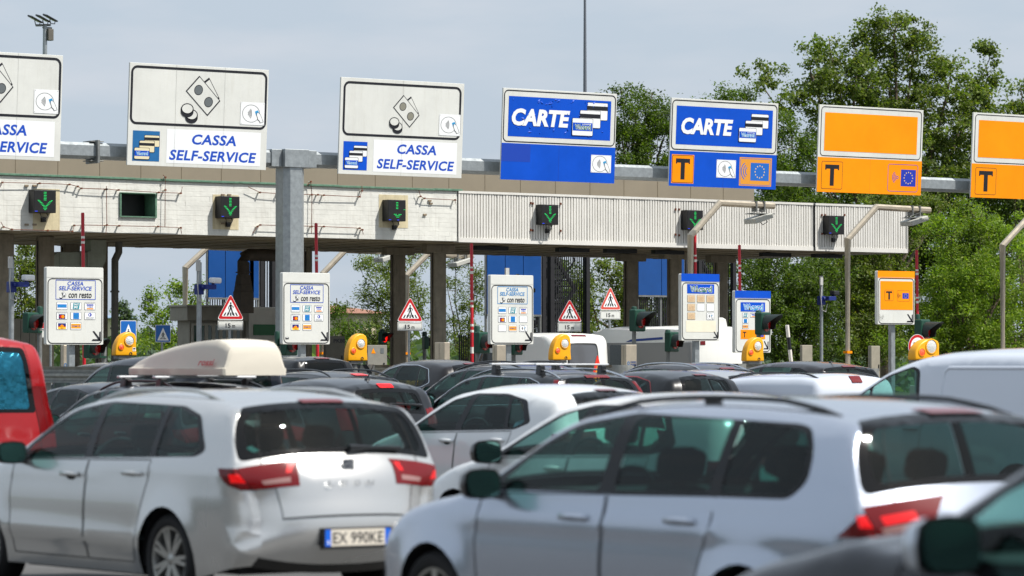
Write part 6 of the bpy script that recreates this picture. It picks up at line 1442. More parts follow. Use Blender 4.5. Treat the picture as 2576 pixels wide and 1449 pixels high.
# --- J: dark wagon with red pillar lamps and roof bars
wag = spec('estate', L=4.75, H=1.56, W=.93, paint=PBLACK, step=.08, rails=(.45, 2.7, CHROME, .05), crossbars=((1.0, ALU), (2.1, ALU)), bar_up=.13, chrome_line=CHROME, lamp=(1.30,.98,.90,.92), lamp_side=[(.47,1.33),(.34,1.15),(.25,.98)], mirror=(3.0, 1.03, 1.15), brake_mat=TAIL, rear_mat=glass_mat('pale_rear_glass', (.42, .50, .46)), glass=(1.315,.96,.84,.88), brake=(1.345,1.31,.33))
wg_t, wg_B = place(wag, (-.80, .20), 1408, 50.0, 'black wagon with tall red pillar lamps and chrome roof bars')
# --- K: dark SUV behind it and others
suv = spec('estate', L=4.6, H=1.64, W=.93, paint=PANTH, step=.10, rails=(.6, 2.6, TRIM, .05), mirror=(2.95, 1.0, 1.1))
place(suv, (-.98, 2.97), 1060, 60.5, 'dark grey SUV left of the wagon with roof bars')
suv2 = spec('estate', L=4.5, H=1.68, W=.92, paint=PBLACK, step=.10, mirror=(2.95, 1.0, 1.1), rails=(.6, 2.6, TRIM, .05))
place(suv2, (-.98, 2.92), 1083, 65.0, 'black SUV farther on, its mirror just above the dark grey SUV')
mini = spec('van', L=4.8, H=1.79, W=.95, paint=PNAVY, step=.09, dlo=[(3.44,1.10),(.55,1.10),(.40,1.2),(.52,1.62),(2.2,1.66),(2.46,1.64),(2.70,1.55),(3.08,1.34)],
    panes=[[(3.30,1.12),(2.36,1.12),(2.34,1.63),(2.48,1.61),(2.70,1.53),(3.05,1.33)],[(2.28,1.12),(1.40,1.12),(1.40,1.63),(2.27,1.64)],[(1.34,1.12),(.58,1.12),(.46,1.22),(.56,1.60),(1.34,1.62)]], doors=[[(3.40,.32),(3.46,.8),(3.46,1.10),(2.32,1.10),(2.32,.32)],[(2.30,.32),(2.30,1.10),(1.37,1.10),(1.37,.32)]], gmats=[GLASS, GLASSD, GLASSD])
mn_t, mn_B = place(mini, (-.90, 2.45), 264, 54.0, 'dark blue minivan with driver, under the leftmost lane board', name='minivan', cat='minivan')
nav = spec('hatch', L=3.9, H=1.40, paint=PNAVY, step=.10, gmats=[GLASSD])
place(nav, (-.76, .3), 262, 47.5, 'dark navy hatchback below the minivan, behind the red van')
est2 = spec('estate', L=4.6, H=1.53, paint=PBLACK, step=.10, rails=(.45, 2.5, TRIM, .06), brake_mat=mat('brake_red_bright', (200, 10, 16), .25, emit=(255, 10, 16), es=.25), brake=(1.375,1.345,.22), aerial=None, rear_mat=GLASSD)
place(est2, (0, .42), 913, 58.0, 'black estate car with black roof rails below the chevron barrier')
mpv = spec('van', L=4.5, H=1.80, paint=PBLACK, step=.11, gmats=[GLASSD], rear_mat=GLASSD, glass=(1.70,1.1,.82,.86), brake=(1.745,1.725,.30))
place(mpv, (0, .05), 822, 74, 'black tall car under the board at the gantry post')
crs = spec('hatch', L=4.4, H=1.74, W=.90, paint=PBROWN, step=.10, chrome_line=CHROME, gmats=[GLASS, GLASSD])
place(crs, (-.80, .25), 1108, 70, 'dark brown crossover with chrome window line behind the yellow buffer')
far = spec('van', L=4.4, H=1.70, paint=PANTH, step=.12, gmats=[GLASSD])
place(far, (-.86, 2.0), 190, 72, 'dark people carrier mostly hidden behind the minivan')
blk = spec('hatch', L=3.9, H=1.55, paint=PBLACK, step=.09, chrome_line=PRED, gmats=[GLASSD, GLASSD])
place(blk, (-.76, .35), 1668, 54, 'black hatchback with red window surround right of the wagon')
suv3 = spec('estate', L=4.6, H=1.66, W=.92, paint=PBROWN, step=.10, rails=(.5, 2.6, CHROME, .04))
place(suv3, (-.8, .2), 1760, 64, 'dark SUV with chrome rails behind the black and red hatchback')
mpvs = spec('van', L=4.3, H=1.50, W=.90, paint=PGREYW, step=.08, rails=(.25, 2.5, TRIM, .05), glass=None, brake=(1.71,1.62,.17), brake_mat=TAIL, dlo=[(3.30,1.11),(.5,1.11),(.4,1.2),(.48,1.36),(2.2,1.40),(2.6,1.40),(2.9,1.30)], panes=[[(2.9,1.13),(.6,1.13),(.6,1.32),(2.6,1.36)]], lamps=True, gmats=[GLASSD])
place(mpvs, (-.86, .14), 2040, 54, 'silver people carrier with black roof rails in front of the panel van')
suv4 = spec('estate', L=4.6, H=1.70, W=.92, paint=PBROWN, step=.10, aerial=(.9, 'rod'))
place(suv4, (-.4, .6), 2075, 66, 'dark roofed SUV with an aerial behind the silver people carrier')
slv = spec('hatch', L=4.1, H=1.55, paint=SILVER, step=.12)
place(slv, (-.7, .4), 1800, 59, 'silver grey car roof between the dark SUV and the people carrier')

# --- roof box ---------------------------------------------------------------
boxm = mat('roof_box_cream', (206, 199, 184), .5, coat=.15, var=.03)
p1 = bx_B.strip(np.array([bx_B.s_top(1.05)]), np.array([.95]))[0]; bz = p1[2] + .10 + .02; bl = bx_t.location
rb = thing('roof_box', 'cream roof box with red lettering on the dark navy car', 'roof box', (bl.x + .0, bl.y - .02, bz))
m = MB(); secs = []
for y, hw, hh in ((.0, .36, .25), (.02, .385, .31), (.10, .40, .36), (.25, .405, .385), (.5, .405, .385), (.75, .40, .37), (1.2, .395, .32), (1.72, .37, .24), (2.08, .33, .16), (2.22, .29, .115), (2.28, .25, .09)):
    P_ = []
    for sg, r_ in ((1, 1),): 
        pts = [(hw + .015, .0), (hw + .02, .05), (hw + .018, .075), (hw, .08)] + [(hw - .03 - .09 * (1 - math.cos(R(a))), .08 + (hh - .08) * math.sin(R(a)) ** .8) for a in (20, 40, 60, 78)] + [(hw * .45, hh + .004), (0, hh + .012)]
    P_ = pts + [(-a, b) for a, b in pts[-2::-1]]; secs.append([(a, y, b) for a, b in P_])
n = len(secs[0]); m.add([v for s_ in secs for v in s_], [(i * n + j, i * n + j + 1, (i + 1) * n + j + 1, (i + 1) * n + j) for i in range(len(secs) - 1) for j in range(n - 1)] + [tuple(range(n)), tuple((len(secs) - 1) * n + j for j in range(n))] + [(i * n, (i + 1) * n, (i + 1) * n + n - 1, i * n + n - 1) for i in range(len(secs) - 1)])
m.build('shell', boxm, rb, smooth=32)
A = Art(.33, .07); A.text('rossi', 0, 0, 1, 1, REDP, 0, .02, .25); A.mb.v = [(-.426 + .0 + v[1] + max(0, v[2]) * .28 - .006, .50 - v[0], .105 + v[2]) for v in A.mb.v]; A.mb.build('lettering', A.mats, rb, fixn=False)

# --- caravans ----------------------------------------------------------------
def caravan(L, H, Wd, rr, label, corner_px, d, two_tone=None, ac=False):
    S = dict(L=L, H=H, W=Wd, yr=L * .42, yf=L * .42 + .66, belt=(3., 0.), sill=.35, arch=.33, zw=.33, rw=.30, tr=.4, taper_r=.02, taper_f=.05, kb=.0, interior=False, rim=.2, spokes=6, step=.09, near=False,
        paint=mat('caravan_white', (224, 224, 218), .35, coat=.3, back=(60, 60, 60), streak=.08),
        prof=[(L - .2, .40, .08, .14), (L - .04, .6, .1, .18), (L, 1.0, .12, .2), (L - .12, 1.5, .12, .2), (L - .5, 2.05 * H / 2.5, .1, .16), (L - .95, H - .14, .08, .12), (L - 1.5, H - .02, .06, .1), (L * .5, H, .05, .1), (.8, H - .01, .05, .1), (.32, H - .05, .05, rr * .6), (.12, H - .22, .06, rr), (.04, H - .6, .09, rr), (.0, 1.4, .10, rr), (.0, .9, .10, rr), (.05, .6, .08, rr), (.12, .42, .06, .12)])
    S['W'] = Wd
    G_ = mat('caravan_glass', (34, 36, 38), .12, coat=.6)
    if two_tone:
        S['side'] = [dict(name='side_window', poly=roundpoly([(L - .45, 1.55), (L - 1.35, 1.55), (L - 1.35, 2.16), (L - .45, 2.16)], .08), mat=G_, off=.01), dict(name='side_window', poly=roundpoly([(L - 2.0, 1.62), (L - 2.5, 1.62), (L - 2.5, 2.16), (L - 2.0, 2.16)], .06), mat=G_, off=.01),
                     dict(name='lower_panel', poly=[(-.2, .2), (L + .2, .2), (L + .2, 2.22), (-.2, 2.22)], mat=two_tone, off=.003)]
    else: S['side'] = [dict(name='side_window', poly=roundpoly([(L - .5, 1.4), (L - 1.4, 1.4), (L - 1.4, 1.95), (L - .5, 1.95)], .1), mat=G_, off=.01)]
    S['top'] = [] if two_tone else [dict(name='rear_window', poly=lambda B: roundpoly([(B.s_rear(2.12), -.66), (B.s_rear(2.12), .66), (B.s_rear(1.4), .72), (B.s_rear(1.4), -.72)], .12), mat=mat('caravan_rear_glass', (88, 90, 94), .2, coat=.5), off=.012),
                                         dict(name='window_surround', poly=lambda B: roundpoly([(B.s_rear(2.17), -.72), (B.s_rear(2.17), .72), (B.s_rear(1.35), .78), (B.s_rear(1.35), -.78)], .12), mat=TRIM, off=.006), dict(name='brake_lamp', poly=lambda B: [(B.s_rear(H - .10), -.3), (B.s_rear(H - .10), .3), (B.s_rear(H - .14), .3), (B.s_rear(H - .14), -.3)], mat=TAIL, off=.01)]
    if two_tone: S['top'] = [dict(name='marker_lamp', poly=(lambda q: lambda B: [(B.s_rear(2.25), q - .08), (B.s_rear(2.25), q + .08), (B.s_rear(2.15), q + .08), (B.s_rear(2.15), q - .08)])(q), key=q, mat=TAIL, off=.01) for q in (-.78, .78)]
    t, B = place(S, (-Wd + .05, .12), corner_px, d, label, name='caravan', cat='caravan', group='white caravans at the toll'); return t, B, S
caravan(4.0, 2.46, .98, .30, 'round cornered white caravan behind the third CASSA board', 1392, 92)
gp = mat('caravan_grey', (134, 134, 132), .5)
c_t, c_B, c_S = caravan(5.6, 2.66, 1.1, .16, 'long white caravan with grey lower side behind the crooked signpost', 1742, 93.5, gp, True)
m = MB(); m.prism([(-.45, 2.63), (.45, 2.63), (.40, 2.84), (.30, 2.88), (-.30, 2.88), (-.42, 2.80)], .5, 1.35); m.build('roof_air_conditioner', mat('ac_white', (214, 214, 208), .4), c_t, bevel=.03)
A = Art(.5, .07); A.text('DOMETIC', 0, 0, 1, 1, INK, 0, .02); A.mb.v = [(-.46 + v[1], 1.2 - v[0], 2.70 + v[2]) for v in A.mb.v]; A.mb.build('lettering', A.mats, c_t, fixn=False)
A = Art(1.6, .14); A.npoly([(0, 1), (.15, .5), (1, .1), (1, .55), (.2, .9)], mat('stripe_blue', (30, 60, 130), .5), 0); A.mb.v = [(-1.115 + v[1], 2.9 - v[0], 2.24 + v[2]) for v in A.mb.v]; A.mb.build('stripe', A.mats, c_t, fixn=False)
# ------------------------------------------------------------------ trees
def leaf_mat(name, c0, c1, trans=.42):
    m = bpy.data.materials.new(name); m.use_nodes = True; nt = m.node_tree; N = nt.nodes.new; out = nt.nodes['Material Output']; b = nt.nodes['Principled BSDF']
    g = N('ShaderNodeNewGeometry'); r = N('ShaderNodeValToRGB'); r.color_ramp.elements[0].color = (*c0, 1); r.color_ramp.elements[1].color = (*c1, 1)
    e = r.color_ramp.elements.new(.93); e.color = (*c1, 1); e2 = r.color_ramp.elements[-1]; e2.color = (c1[0] * 1.35, c1[1] * 1.08, c1[2], 1)
    nt.links.new(g.outputs['Random Per Island'], r.inputs['Fac'])
    n = N('ShaderNodeTexNoise'); n.inputs['Scale'].default_value = .55; n.inputs['Detail'].default_value = 3; nt.links.new(g.outputs['Position'], n.inputs['Vector'])
    mr = N('ShaderNodeMapRange'); mr.inputs['From Min'].default_value = .35; mr.inputs['From Max'].default_value = .65; mr.inputs['To Min'].default_value = .75; mr.inputs['To Max'].default_value = 1.25; nt.links.new(n.outputs['Fac'], mr.inputs['Value'])
    mm = N('ShaderNodeMix'); mm.data_type = 'RGBA'; mm.blend_type = 'MULTIPLY'; mm.inputs['Factor'].default_value = 1; nt.links.new(r.outputs['Color'], mm.inputs['A']); nt.links.new(mr.outputs['Result'], mm.inputs['B'])
    nt.links.new(mm.outputs['Result'], b.inputs['Base Color']); b.inputs['Roughness'].default_value = .55; b.inputs['Specular IOR Level'].default_value = .35
    t = N('ShaderNodeBsdfTranslucent'); t2 = N('ShaderNodeMix'); t2.data_type = 'RGBA'; t2.blend_type = 'MULTIPLY'; t2.inputs['Factor'].default_value = 1; t2.inputs['B'].default_value = (1.5, 1.7, .5, 1); nt.links.new(mm.outputs['Result'], t2.inputs['A']); nt.links.new(t2.outputs['Result'], t.inputs['Color'])
    mx = N('ShaderNodeMixShader'); mx.inputs[0].default_value = trans; nt.links.new(b.outputs[0], mx.inputs[1]); nt.links.new(t.outputs[0], mx.inputs[2]); nt.links.new(mx.outputs[0], out.inputs['Surface']); return m
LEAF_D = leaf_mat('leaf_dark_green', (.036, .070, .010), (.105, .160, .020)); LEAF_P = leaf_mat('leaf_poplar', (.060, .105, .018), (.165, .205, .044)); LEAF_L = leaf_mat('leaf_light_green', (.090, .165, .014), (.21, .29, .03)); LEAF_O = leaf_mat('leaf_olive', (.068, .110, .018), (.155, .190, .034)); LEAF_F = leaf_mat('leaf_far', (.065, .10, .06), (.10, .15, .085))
bark = mat('bark', (92, 80, 64), .9, var=.35, vscale=6, bump=.6, bscale=25)
def fast_mesh(name, V, nper, mt):
    n = len(V); me = bpy.data.meshes.new(name); me.vertices.add(n); me.vertices.foreach_set('co', V.astype(np.float32).ravel()); k = n // nper
    me.loops.add(n); me.loops.foreach_set('vertex_index', np.arange(n, dtype=np.int32)); me.polygons.add(k); me.polygons.foreach_set('loop_start', np.arange(0, n, nper, dtype=np.int32)); me.polygons.foreach_set('loop_total', np.full(k, nper, np.int32))
    me.materials.append(mt); me.update(calc_edges=True); return me
def tree(name, label, px, Y, blobs, leaf, mt, dens=1., clump=.55, trunk_r=.22, group='trees behind the toll plaza', seed=1, spread=.42, shape=.45, base_px=None, depth=.8, cat='tree'):
    """blobs: (px, py, rx_px, ry_px) of the crown outline at the distance of plane Y; depth of each blob is depth*rx"""
    leaf = leaf * .82 if leaf < .2 else leaf; rg = np.random.default_rng(seed); b = at(base_px or px, 918, Y); t = thing(name, label, cat, (b.x, Y, 0), group=group); S_ = FPX / b.xy.dot(VIEW)
    C = []; 
    for (x, y, rx, ry) in blobs:
        c = at(x, y, Y); c.y = Y; C.append((np.array([c.x - b.x, rg.uniform(-.5, .5) * rx / S_ * .6, c.z]), rx / S_ / math.cos(R(38)) * .9, ry / S_))
    LV = []; limb = MB(); ends = []
    H = max(c[0][2] for c in C)
    # trunk and limbs
    low = min(c[0][2] - c[2] for c in C); fork = max(.8, min(low + .8, H * .35))
    limb.tube([(0, 0, -.1), (rg.normal(0, .06), rg.normal(0, .06), fork * .5), (rg.normal(0, .1), rg.normal(0, .1), fork)], [trunk_r * 1.25, trunk_r, trunk_r * .85], 9)
    for c, rx, rz in C:
        p0 = np.array([0, 0, fork * rg.uniform(.75, 1.)]); mid = p0 * .45 + c * .55 + rg.normal(0, .12, 3) * rx; mid[2] = min(mid[2], c[2]); tr_ = trunk_r * .36 * min(1, (rx + rz) / 3)
        limb.tube([tuple(p0), tuple(mid), tuple(c - [0, 0, rz * .2]), tuple(c + [rg.normal(0, .2) * rx, 0, rz * .55])], [tr_ * 1.1, tr_ * .8, tr_ * .5, .02], 6)
        vol = rx * rx * depth * rz; nc = max(6, int(dens * 6.0 * vol ** .72 / clump ** 1.6))
        d = rg.normal(size=(nc, 3)); d /= np.linalg.norm(d, axis=1)[:, None]; rr = rg.uniform(.25, 1.05, nc) ** .6
        # lumpy outline
        lump = 1 + .22 * np.sin(d[:, 0] * 7 + seed) * np.cos(d[:, 2] * 6 + seed * 2) + .12 * rg.normal(size=nc)
        cc = c + d * (rr * lump)[:, None] * np.array([rx, rx * depth, rz]); cc[:, 2] = np.maximum(cc[:, 2], .25)
        for k in range(0, nc, 5):
            a = c + (cc[k] - c) * rg.uniform(.0, .3); limb.tube([tuple(a), tuple((a + cc[k]) / 2 + rg.normal(0, .06, 3)), tuple(cc[k])], [.022, .014, .006], 4, caps=False)
        nl = int(88 * (clump / .5) ** 2 * (.16 / leaf) ** 2); sz = rg.uniform(.55, 1.25, nc)
        P = np.repeat(cc, nl, 0) + rg.normal(size=(nc * nl, 3)) * np.repeat(sz, nl)[:, None] * clump * spread * np.array([1, 1, .8])
        P = P[rg.uniform(size=len(P)) < .92]; n = len(P)
        nrm = rg.normal(size=(n, 3)) * .75 + np.array([0, -.15, .75]); nrm /= np.linalg.norm(nrm, axis=1)[:, None]
        u = np.cross(nrm, rg.normal(size=(n, 3))); u /= np.linalg.norm(u, axis=1)[:, None] + 1e-9; v = np.cross(nrm, u); L = leaf * rg.uniform(.6, 1.3, n)[:, None]; w = L * shape
        LV.append(np.stack([P - u * L * .5, P - v * w * .5 - u * L * .05, P + u * L * .5 - nrm * L * .12, P + v * w * .5 - u * L * .05], 1).reshape(-1, 3))
    V = np.concatenate(LV); o = bpy.data.objects.new('crown', fast_mesh('crown', V, 4, mt)); COL.objects.link(o); o.parent = t; limb.build('trunk', bark, t, smooth=60); return t, len(V) // 4
NL = 0
def T(*a, **k):
    global NL
    NL += tree(*a, **k)[1]
T('poplar_tree', 'tallest poplar with a ragged open crown rising above the orange signs', 2230, 118, [(2235, 75, 85, 55), (2290, 130, 75, 60), (2165, 130, 60, 60), (2090, 120, 45, 45), (2030, 190, 70, 60), (1915, 205, 42, 40), (1960, 260, 60, 40), (2130, 220, 110, 70), (2250, 220, 120, 80), (2370, 220, 85, 80), (2440, 260, 60, 60), (2490, 140, 26, 38), (2485, 190, 30, 40), (2470, 235, 35, 40), (2150, 320, 110, 60), (2270, 320, 130, 70), (2400, 330, 110, 80), (2480, 320, 60, 60), (2350, 420, 150, 90), (2180, 420, 130, 80), (2060, 290, 60, 50)], .17, LEAF_P, dens=.78, clump=.5, seed=3, shape=.85, trunk_r=.3)
T('broad_tree', 'dense dark green tree between the two CARTE signs', 1610, 112, [(1570, 245, 40, 40), (1640, 255, 40, 40), (1600, 310, 75, 55), (1690, 300, 60, 45), (1560, 370, 60, 70), (1650, 380, 95, 80), (1740, 290, 50, 50), (1780, 360, 80, 70), (1620, 460, 110, 70), (1560, 450, 50, 60), (1700, 470, 110, 60)], .16, LEAF_D, dens=1.3, clump=.5, seed=5, shape=.5, trunk_r=.28)
T('broad_tree', 'dark tree behind the second CARTE sign, its crown lower than the poplar', 1900, 114, [(1830, 245, 35, 25), (1880, 250, 40, 30), (1960, 310, 55, 45), (1985, 370, 70, 60), (1930, 440, 90, 70), (2010, 450, 70, 60), (1950, 540, 110, 70), (2060, 540, 90, 70)], .16, LEAF_D, dens=1.3, clump=.5, seed=7, shape=.5)
T('broad_tree', 'dark leafy tree under the right end of the canopy', 1985, 106, [(1960, 680, 90, 70), (1930, 760, 80, 80), (2020, 760, 100, 80), (1960, 850, 110, 70), (2060, 860, 90, 60), (2070, 700, 70, 60)], .15, LEAF_D, dens=1.5, clump=.48, seed=9, shape=.5)
T('broad_tree', 'mid green tree right of the bent antenna pole', 2200, 110, [(2180, 610, 90, 80), (2120, 700, 90, 80), (2230, 700, 90, 80), (2170, 790, 110, 80), (2150, 870, 130, 60), (2290, 560, 70, 70), (2240, 520, 110, 50)], .15, LEAF_O, dens=1.3, clump=.48, seed=11, shape=.55)
T('broad_tree', 'bright feathery tree at the right edge below the cut off orange sign', 2440, 104, [(2400, 600, 80, 70), (2480, 570, 70, 60), (2540, 640, 90, 80), (2430, 690, 100, 70), (2370, 720, 60, 60), (2520, 750, 110, 80), (2400, 800, 120, 70), (2530, 850, 110, 70), (2330, 850, 90, 60), (2440, 870, 120, 60)], .16, LEAF_L, dens=1.15, clump=.5, seed=13, shape=.4)
T('broad_tree', 'tree crown cut off by the right edge above the orange sign', 2580, 122, [(2575, 240, 45, 40), (2560, 310, 50, 50), (2600, 330, 70, 90), (2540, 420, 70, 60), (2590, 480, 90, 80)], .16, LEAF_P, dens=1.1, clump=.5, seed=15, shape=.8)
T('broad_tree', 'dark tree filling the gap behind the poplar trunk', 2350, 126, [(2100, 470, 130, 80), (2280, 490, 140, 80), (2440, 480, 110, 80), (2540, 520, 90, 80), (2350, 600, 170, 110), (2200, 650, 150, 110), (2480, 680, 140, 120), (2330, 780, 200, 110), (2100, 760, 150, 120), (2500, 830, 140, 90)], .19, LEAF_D, dens=1.1, clump=.6, seed=17, shape=.6, trunk_r=.3)
T('acacia_tree', 'acacia with bent branches between the gantry post and the concrete columns', 1000, 112, [(960, 665, 55, 26), (905, 660, 30, 14), (945, 720, 55, 36), (1010, 700, 50, 40), (985, 770, 62, 40), (925, 775, 35, 26), (1040, 650, 45, 22), (1055, 760, 45, 60), (930, 840, 50, 36), (1000, 840, 70, 45)], .15, LEAF_O, dens=1.15, clump=.42, seed=19, shape=.35, depth=.9)
T('acacia_tree', 'thin acacia right of the concrete columns beside the blue panels', 1170, 114, [(1150, 660, 40, 22), (1200, 690, 35, 26), (1130, 730, 35, 30), (1185, 760, 45, 34), (1205, 720, 28, 30), (1150, 810, 60, 50), (1195, 850, 40, 40), (1140, 870, 60, 36)], .15, LEAF_O, dens=1.1, clump=.42, seed=21, shape=.35)
T('low_tree', 'low dark bush tree left of the acacia behind the board', 870, 116, [(850, 770, 26, 36), (880, 820, 55, 40), (850, 860, 60, 36), (920, 870, 60, 30)], .15, LEAF_D, dens=1.2, clump=.42, seed=23, shape=.4)
T('broad_tree', 'sunlit tree behind the leftmost concrete columns', 60, 108, [(60, 640, 50, 40), (40, 700, 60, 55), (90, 700, 40, 60), (60, 770, 60, 50), (50, 830, 70, 50)], .15, LEAF_O, dens=1.3, clump=.45, seed=25, shape=.5)
T('young_tree', 'young bright tree beside the antenna pole and the small blue sign', 445, 104, [(450, 720, 22, 24), (430, 760, 32, 30), (480, 745, 30, 34), (455, 800, 44, 32), (490, 800, 30, 40), (440, 850, 50, 32)], .15, LEAF_L, dens=1.1, clump=.36, seed=27, shape=.45, trunk_r=.1)
T('young_tree', 'slender young tree between the two blue crossing signs', 378, 104, [(378, 745, 13, 22), (372, 785, 22, 22), (390, 800, 20, 26), (380, 835, 34, 28), (350, 860, 30, 22), (400, 868, 30, 20)], .14, LEAF_L, dens=1.2, clump=.32, seed=29, shape=.45, trunk_r=.08)
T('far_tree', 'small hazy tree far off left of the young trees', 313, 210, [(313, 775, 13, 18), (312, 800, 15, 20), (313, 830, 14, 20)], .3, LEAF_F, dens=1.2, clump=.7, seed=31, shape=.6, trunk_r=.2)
T('broad_tree', 'sunlit tree seen through the gap under the canopy beside the stair tower', 1545, 106, [(1530, 680, 45, 40), (1570, 720, 45, 50), (1530, 770, 45, 50), (1565, 820, 50, 50), (1530, 870, 60, 40), (1480, 720, 40, 60), (1470, 820, 50, 60)], .15, LEAF_O, dens=1.4, clump=.45, seed=33, shape=.5)
T('broad_tree', 'dark tree behind the stair tower with the peeled board in front', 1700, 112, [(1650, 680, 70, 60), (1760, 690, 80, 60), (1830, 700, 60, 60), (1650, 780, 80, 70), (1760, 790, 90, 70), (1850, 800, 70, 70), (1700, 870, 130, 50), (1400, 720, 90, 70), (1420, 820, 90, 70)], .17, LEAF_D, dens=1.2, clump=.5, seed=35, shape=.5)
# far low woods that close the horizon (one uncountable mass)
rg = np.random.default_rng(77); LV = []
for _ in range(1500):
    px = rg.uniform(-200, 2800); Yf = rg.uniform(150, 240); p = at(px, 918, Yf); h = rg.uniform(1.2, 3.4); n = 26
    P = np.array([p.x, Yf, 0]) + rg.normal(size=(n, 3)) * np.array([1.6, 1.2, 0]) + np.stack([np.zeros(n), np.zeros(n), rg.uniform(.1, h, n)], 1)
    nrm = rg.normal(size=(n, 3)); nrm /= np.linalg.norm(nrm, axis=1)[:, None]; u = np.cross(nrm, rg.normal(size=(n, 3))); u /= np.linalg.norm(u, axis=1)[:, None]; v = np.cross(nrm, u); L = rg.uniform(.5, 1., n)[:, None]
    LV.append(np.stack([P - u * L * .5, P - v * L * .3, P + u * L * .5, P + v * L * .3], 1).reshape(-1, 3))
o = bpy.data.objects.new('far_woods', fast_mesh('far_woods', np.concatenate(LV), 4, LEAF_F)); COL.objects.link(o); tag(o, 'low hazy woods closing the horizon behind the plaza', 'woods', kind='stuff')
print('leaves', NL)

# added woods outside the frame at left, to darken reflections in car sides
LV = []
for _ in range(1700):
    yy = rg.uniform(-60, 150); xx = -75 + rg.normal(0, 5) - .1 * yy; h = rg.uniform(3.5, 9); n = 40
    P = np.array([xx, yy, 0]) + rg.normal(size=(n, 3)) * np.array([1.8, 1.8, 0]) + np.stack([np.zeros(n), np.zeros(n), rg.uniform(.1, h, n)], 1)
    nrm = rg.normal(size=(n, 3)); nrm /= np.linalg.norm(nrm, axis=1)[:, None]; u = np.cross(nrm, rg.normal(size=(n, 3))); u /= np.linalg.norm(u, axis=1)[:, None]; v = np.cross(nrm, u); L = rg.uniform(.7, 1.3, n)[:, None]
    LV.append(np.stack([P - u * L * .5, P - v * L * .3, P + u * L * .5, P + v * L * .3], 1).reshape(-1, 3))
o = bpy.data.objects.new('roadside_woods', fast_mesh('roadside_woods', np.concatenate(LV), 4, leaf_mat('leaf_roadside', (.030, .042, .022), (.062, .080, .038)))); COL.objects.link(o); tag(o, 'dark green woods along the left side of the approach', 'woods', kind='stuff')

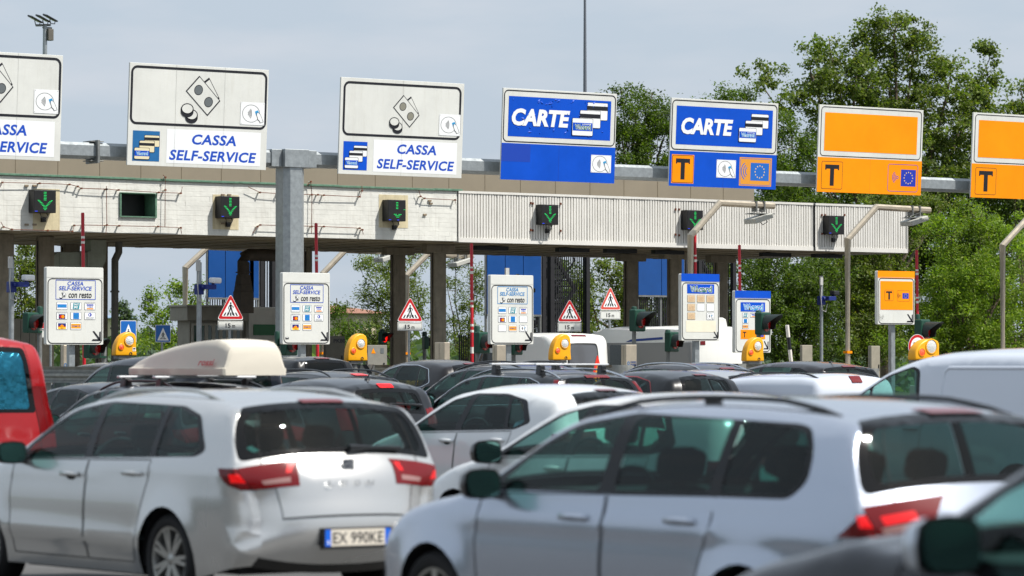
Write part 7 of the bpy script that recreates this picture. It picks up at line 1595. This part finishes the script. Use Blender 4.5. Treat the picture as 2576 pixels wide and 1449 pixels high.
# ------------------------------------------------------------------ people in the cars
SKIN = mat('skin', (196, 146, 118), .55); HAIRD = mat('hair_dark', (28, 22, 20), .7)
def seated_person(label, vehicle, x, y, shirt, z0=.50, turn=0., hair=HAIRD, cap=None):
    """one continuous skinned body, sitting, hands forward; hair is a child"""
    o_ = vehicle.location; rz = vehicle.rotation_euler.z; c, s = math.cos(rz), math.sin(rz)
    t = thing('person', label, 'person', (o_.x + x * c - y * s, o_.y + x * s + y * c, z0), rz + turn)
    J = [(0, 0, 0, .13), (0, -.03, .16, .125), (0, -.06, .32, .14), (0, -.07, .45, .125), (0, -.06, .53, .055), (0, -.045, .60, .06), (0, -.03, .68, .088), (0, -.025, .755, .085), (0, -.03, .81, .05)]
    E = [(i, i + 1) for i in range(8)]
    for sg in (-1, 1):
        b = len(J); J += [(sg * .15, -.06, .45, .062), (sg * .21, .0, .27, .047), (sg * .19, .22, .20, .038), (sg * .17, .31, .25, .030), (sg * .165, .37, .28, .028)]; E += [(3, b), (b, b + 1), (b + 1, b + 2), (b + 2, b + 3), (b + 3, b + 4)]
        # fingers and thumb
        for k in range(4):
            f = len(J); J += [(sg * (.165 + .016 * (k - 1.5)), .40, .295, .010), (sg * (.165 + .017 * (k - 1.5)), .435 - .006 * abs(k - 1), .285, .008)]; E += [(b + 4, f), (f, f + 1)]
        f = len(J); J += [(sg * .135, .36, .30, .010), (sg * .12, .385, .31, .009)]; E += [(b + 4, f), (f, f + 1)]
        b = len(J); J += [(sg * .10, .06, -.01, .085), (sg * .12, .42, .03, .068), (sg * .12, .50, -.26, .05), (sg * .12, .52, -.30, .04), (sg * .12, .60, -.32, .035)]; E += [(0, b), (b, b + 1), (b + 1, b + 2), (b + 2, b + 3), (b + 3, b + 4)]
    f = len(J); J += [(0, .062, .70, .014)]; E += [(6, f)]    # nose
    for sg in (-1, 1): f = len(J); J += [(sg * .092, -.03, .70, .016)]; E += [(6, f)]   # ears
    me = bpy.data.meshes.new('body'); me.from_pydata([j[:3] for j in J], E, []); ob = bpy.data.objects.new('body', me); COL.objects.link(ob)
    md = ob.modifiers.new('skin', 'SKIN'); md.use_smooth_shade = True; sv = me.skin_vertices[0].data
    for v, j in zip(sv, J): v.radius = (j[3], j[3])
    sv[0].use_root = True; sub = ob.modifiers.new('sub', 'SUBSURF'); sub.levels = 1; sub.render_levels = 1
    dg = bpy.context.evaluated_depsgraph_get(); dg.update(); m2 = bpy.data.meshes.new_from_object(ob.evaluated_get(dg)); bpy.data.objects.remove(ob); bpy.data.meshes.remove(me)
    m2.materials.clear(); m2.materials.append(SKIN); m2.materials.append(shirt); m2.materials.append(mat('trousers', (40, 44, 58), .8))
    for p in m2.polygons:
        p.use_smooth = True; cz = p.center; p.material_index = 2 if cz.z < .07 and cz.y < .60 and abs(cz.x) < .3 and not (cz.z > .15) else (1 if cz.z < .53 and abs(cz.x) < .26 and cz.y < .12 else 0)
    ob = bpy.data.objects.new('body', m2); COL.objects.link(ob); ob.parent = t
    m = MB(); vs = []; n = 14
    for i in range(8):
        th = math.pi * .5 * i / 7
        for k in range(n):
            a = 2 * math.pi * k / n; low = .69 if math.sin(a) < .35 else .765
            vs.append((.098 * math.cos(a) * math.cos(th * .97), -.035 + .112 * math.sin(a) * math.cos(th * .97), low + (.845 - low) * math.sin(th)))
    m.add(vs, [(i * n + j, i * n + (j + 1) % n, (i + 1) * n + (j + 1) % n, (i + 1) * n + j) for i in range(7) for j in range(n)]); m.build('hair', cap or hair, t, smooth=70)
    m = MB()
    for sg in (-1, 1): m.lathe([(.001, .004), (.010, .002), (.011, -.004)], (sg * .034, .060, .722), 'y', 8)
    m.build('eye', mat('eye_dark', (30, 26, 24), .3), t, smooth=60); m = MB(); m.box(-.026, .026, .050, .058, .648, .656); m.build('mouth', mat('lips', (150, 84, 76), .5), t)
    return t
seated_person('person in a pale blue shirt in the rear seat of the white hatchback', sand_t, -.42, 1.20, mat('shirt_pale_blue', (178, 206, 226), .8), z0=.56)
seated_person('person with dark hair in the back of the silver estate with a number plate', leon_t, .22, 1.40, mat('shirt_white', (226, 226, 222), .8), z0=.52)
seated_person('person in a blue shirt driving the silver white panel van', pv_t, -.40, 2.62, mat('shirt_blue', (90, 130, 176), .8), z0=.66)
seated_person('driver with bare arms in the dark blue minivan', mn_t, -.42, 2.62, mat('shirt_grey', (120, 120, 116), .8), z0=.66)
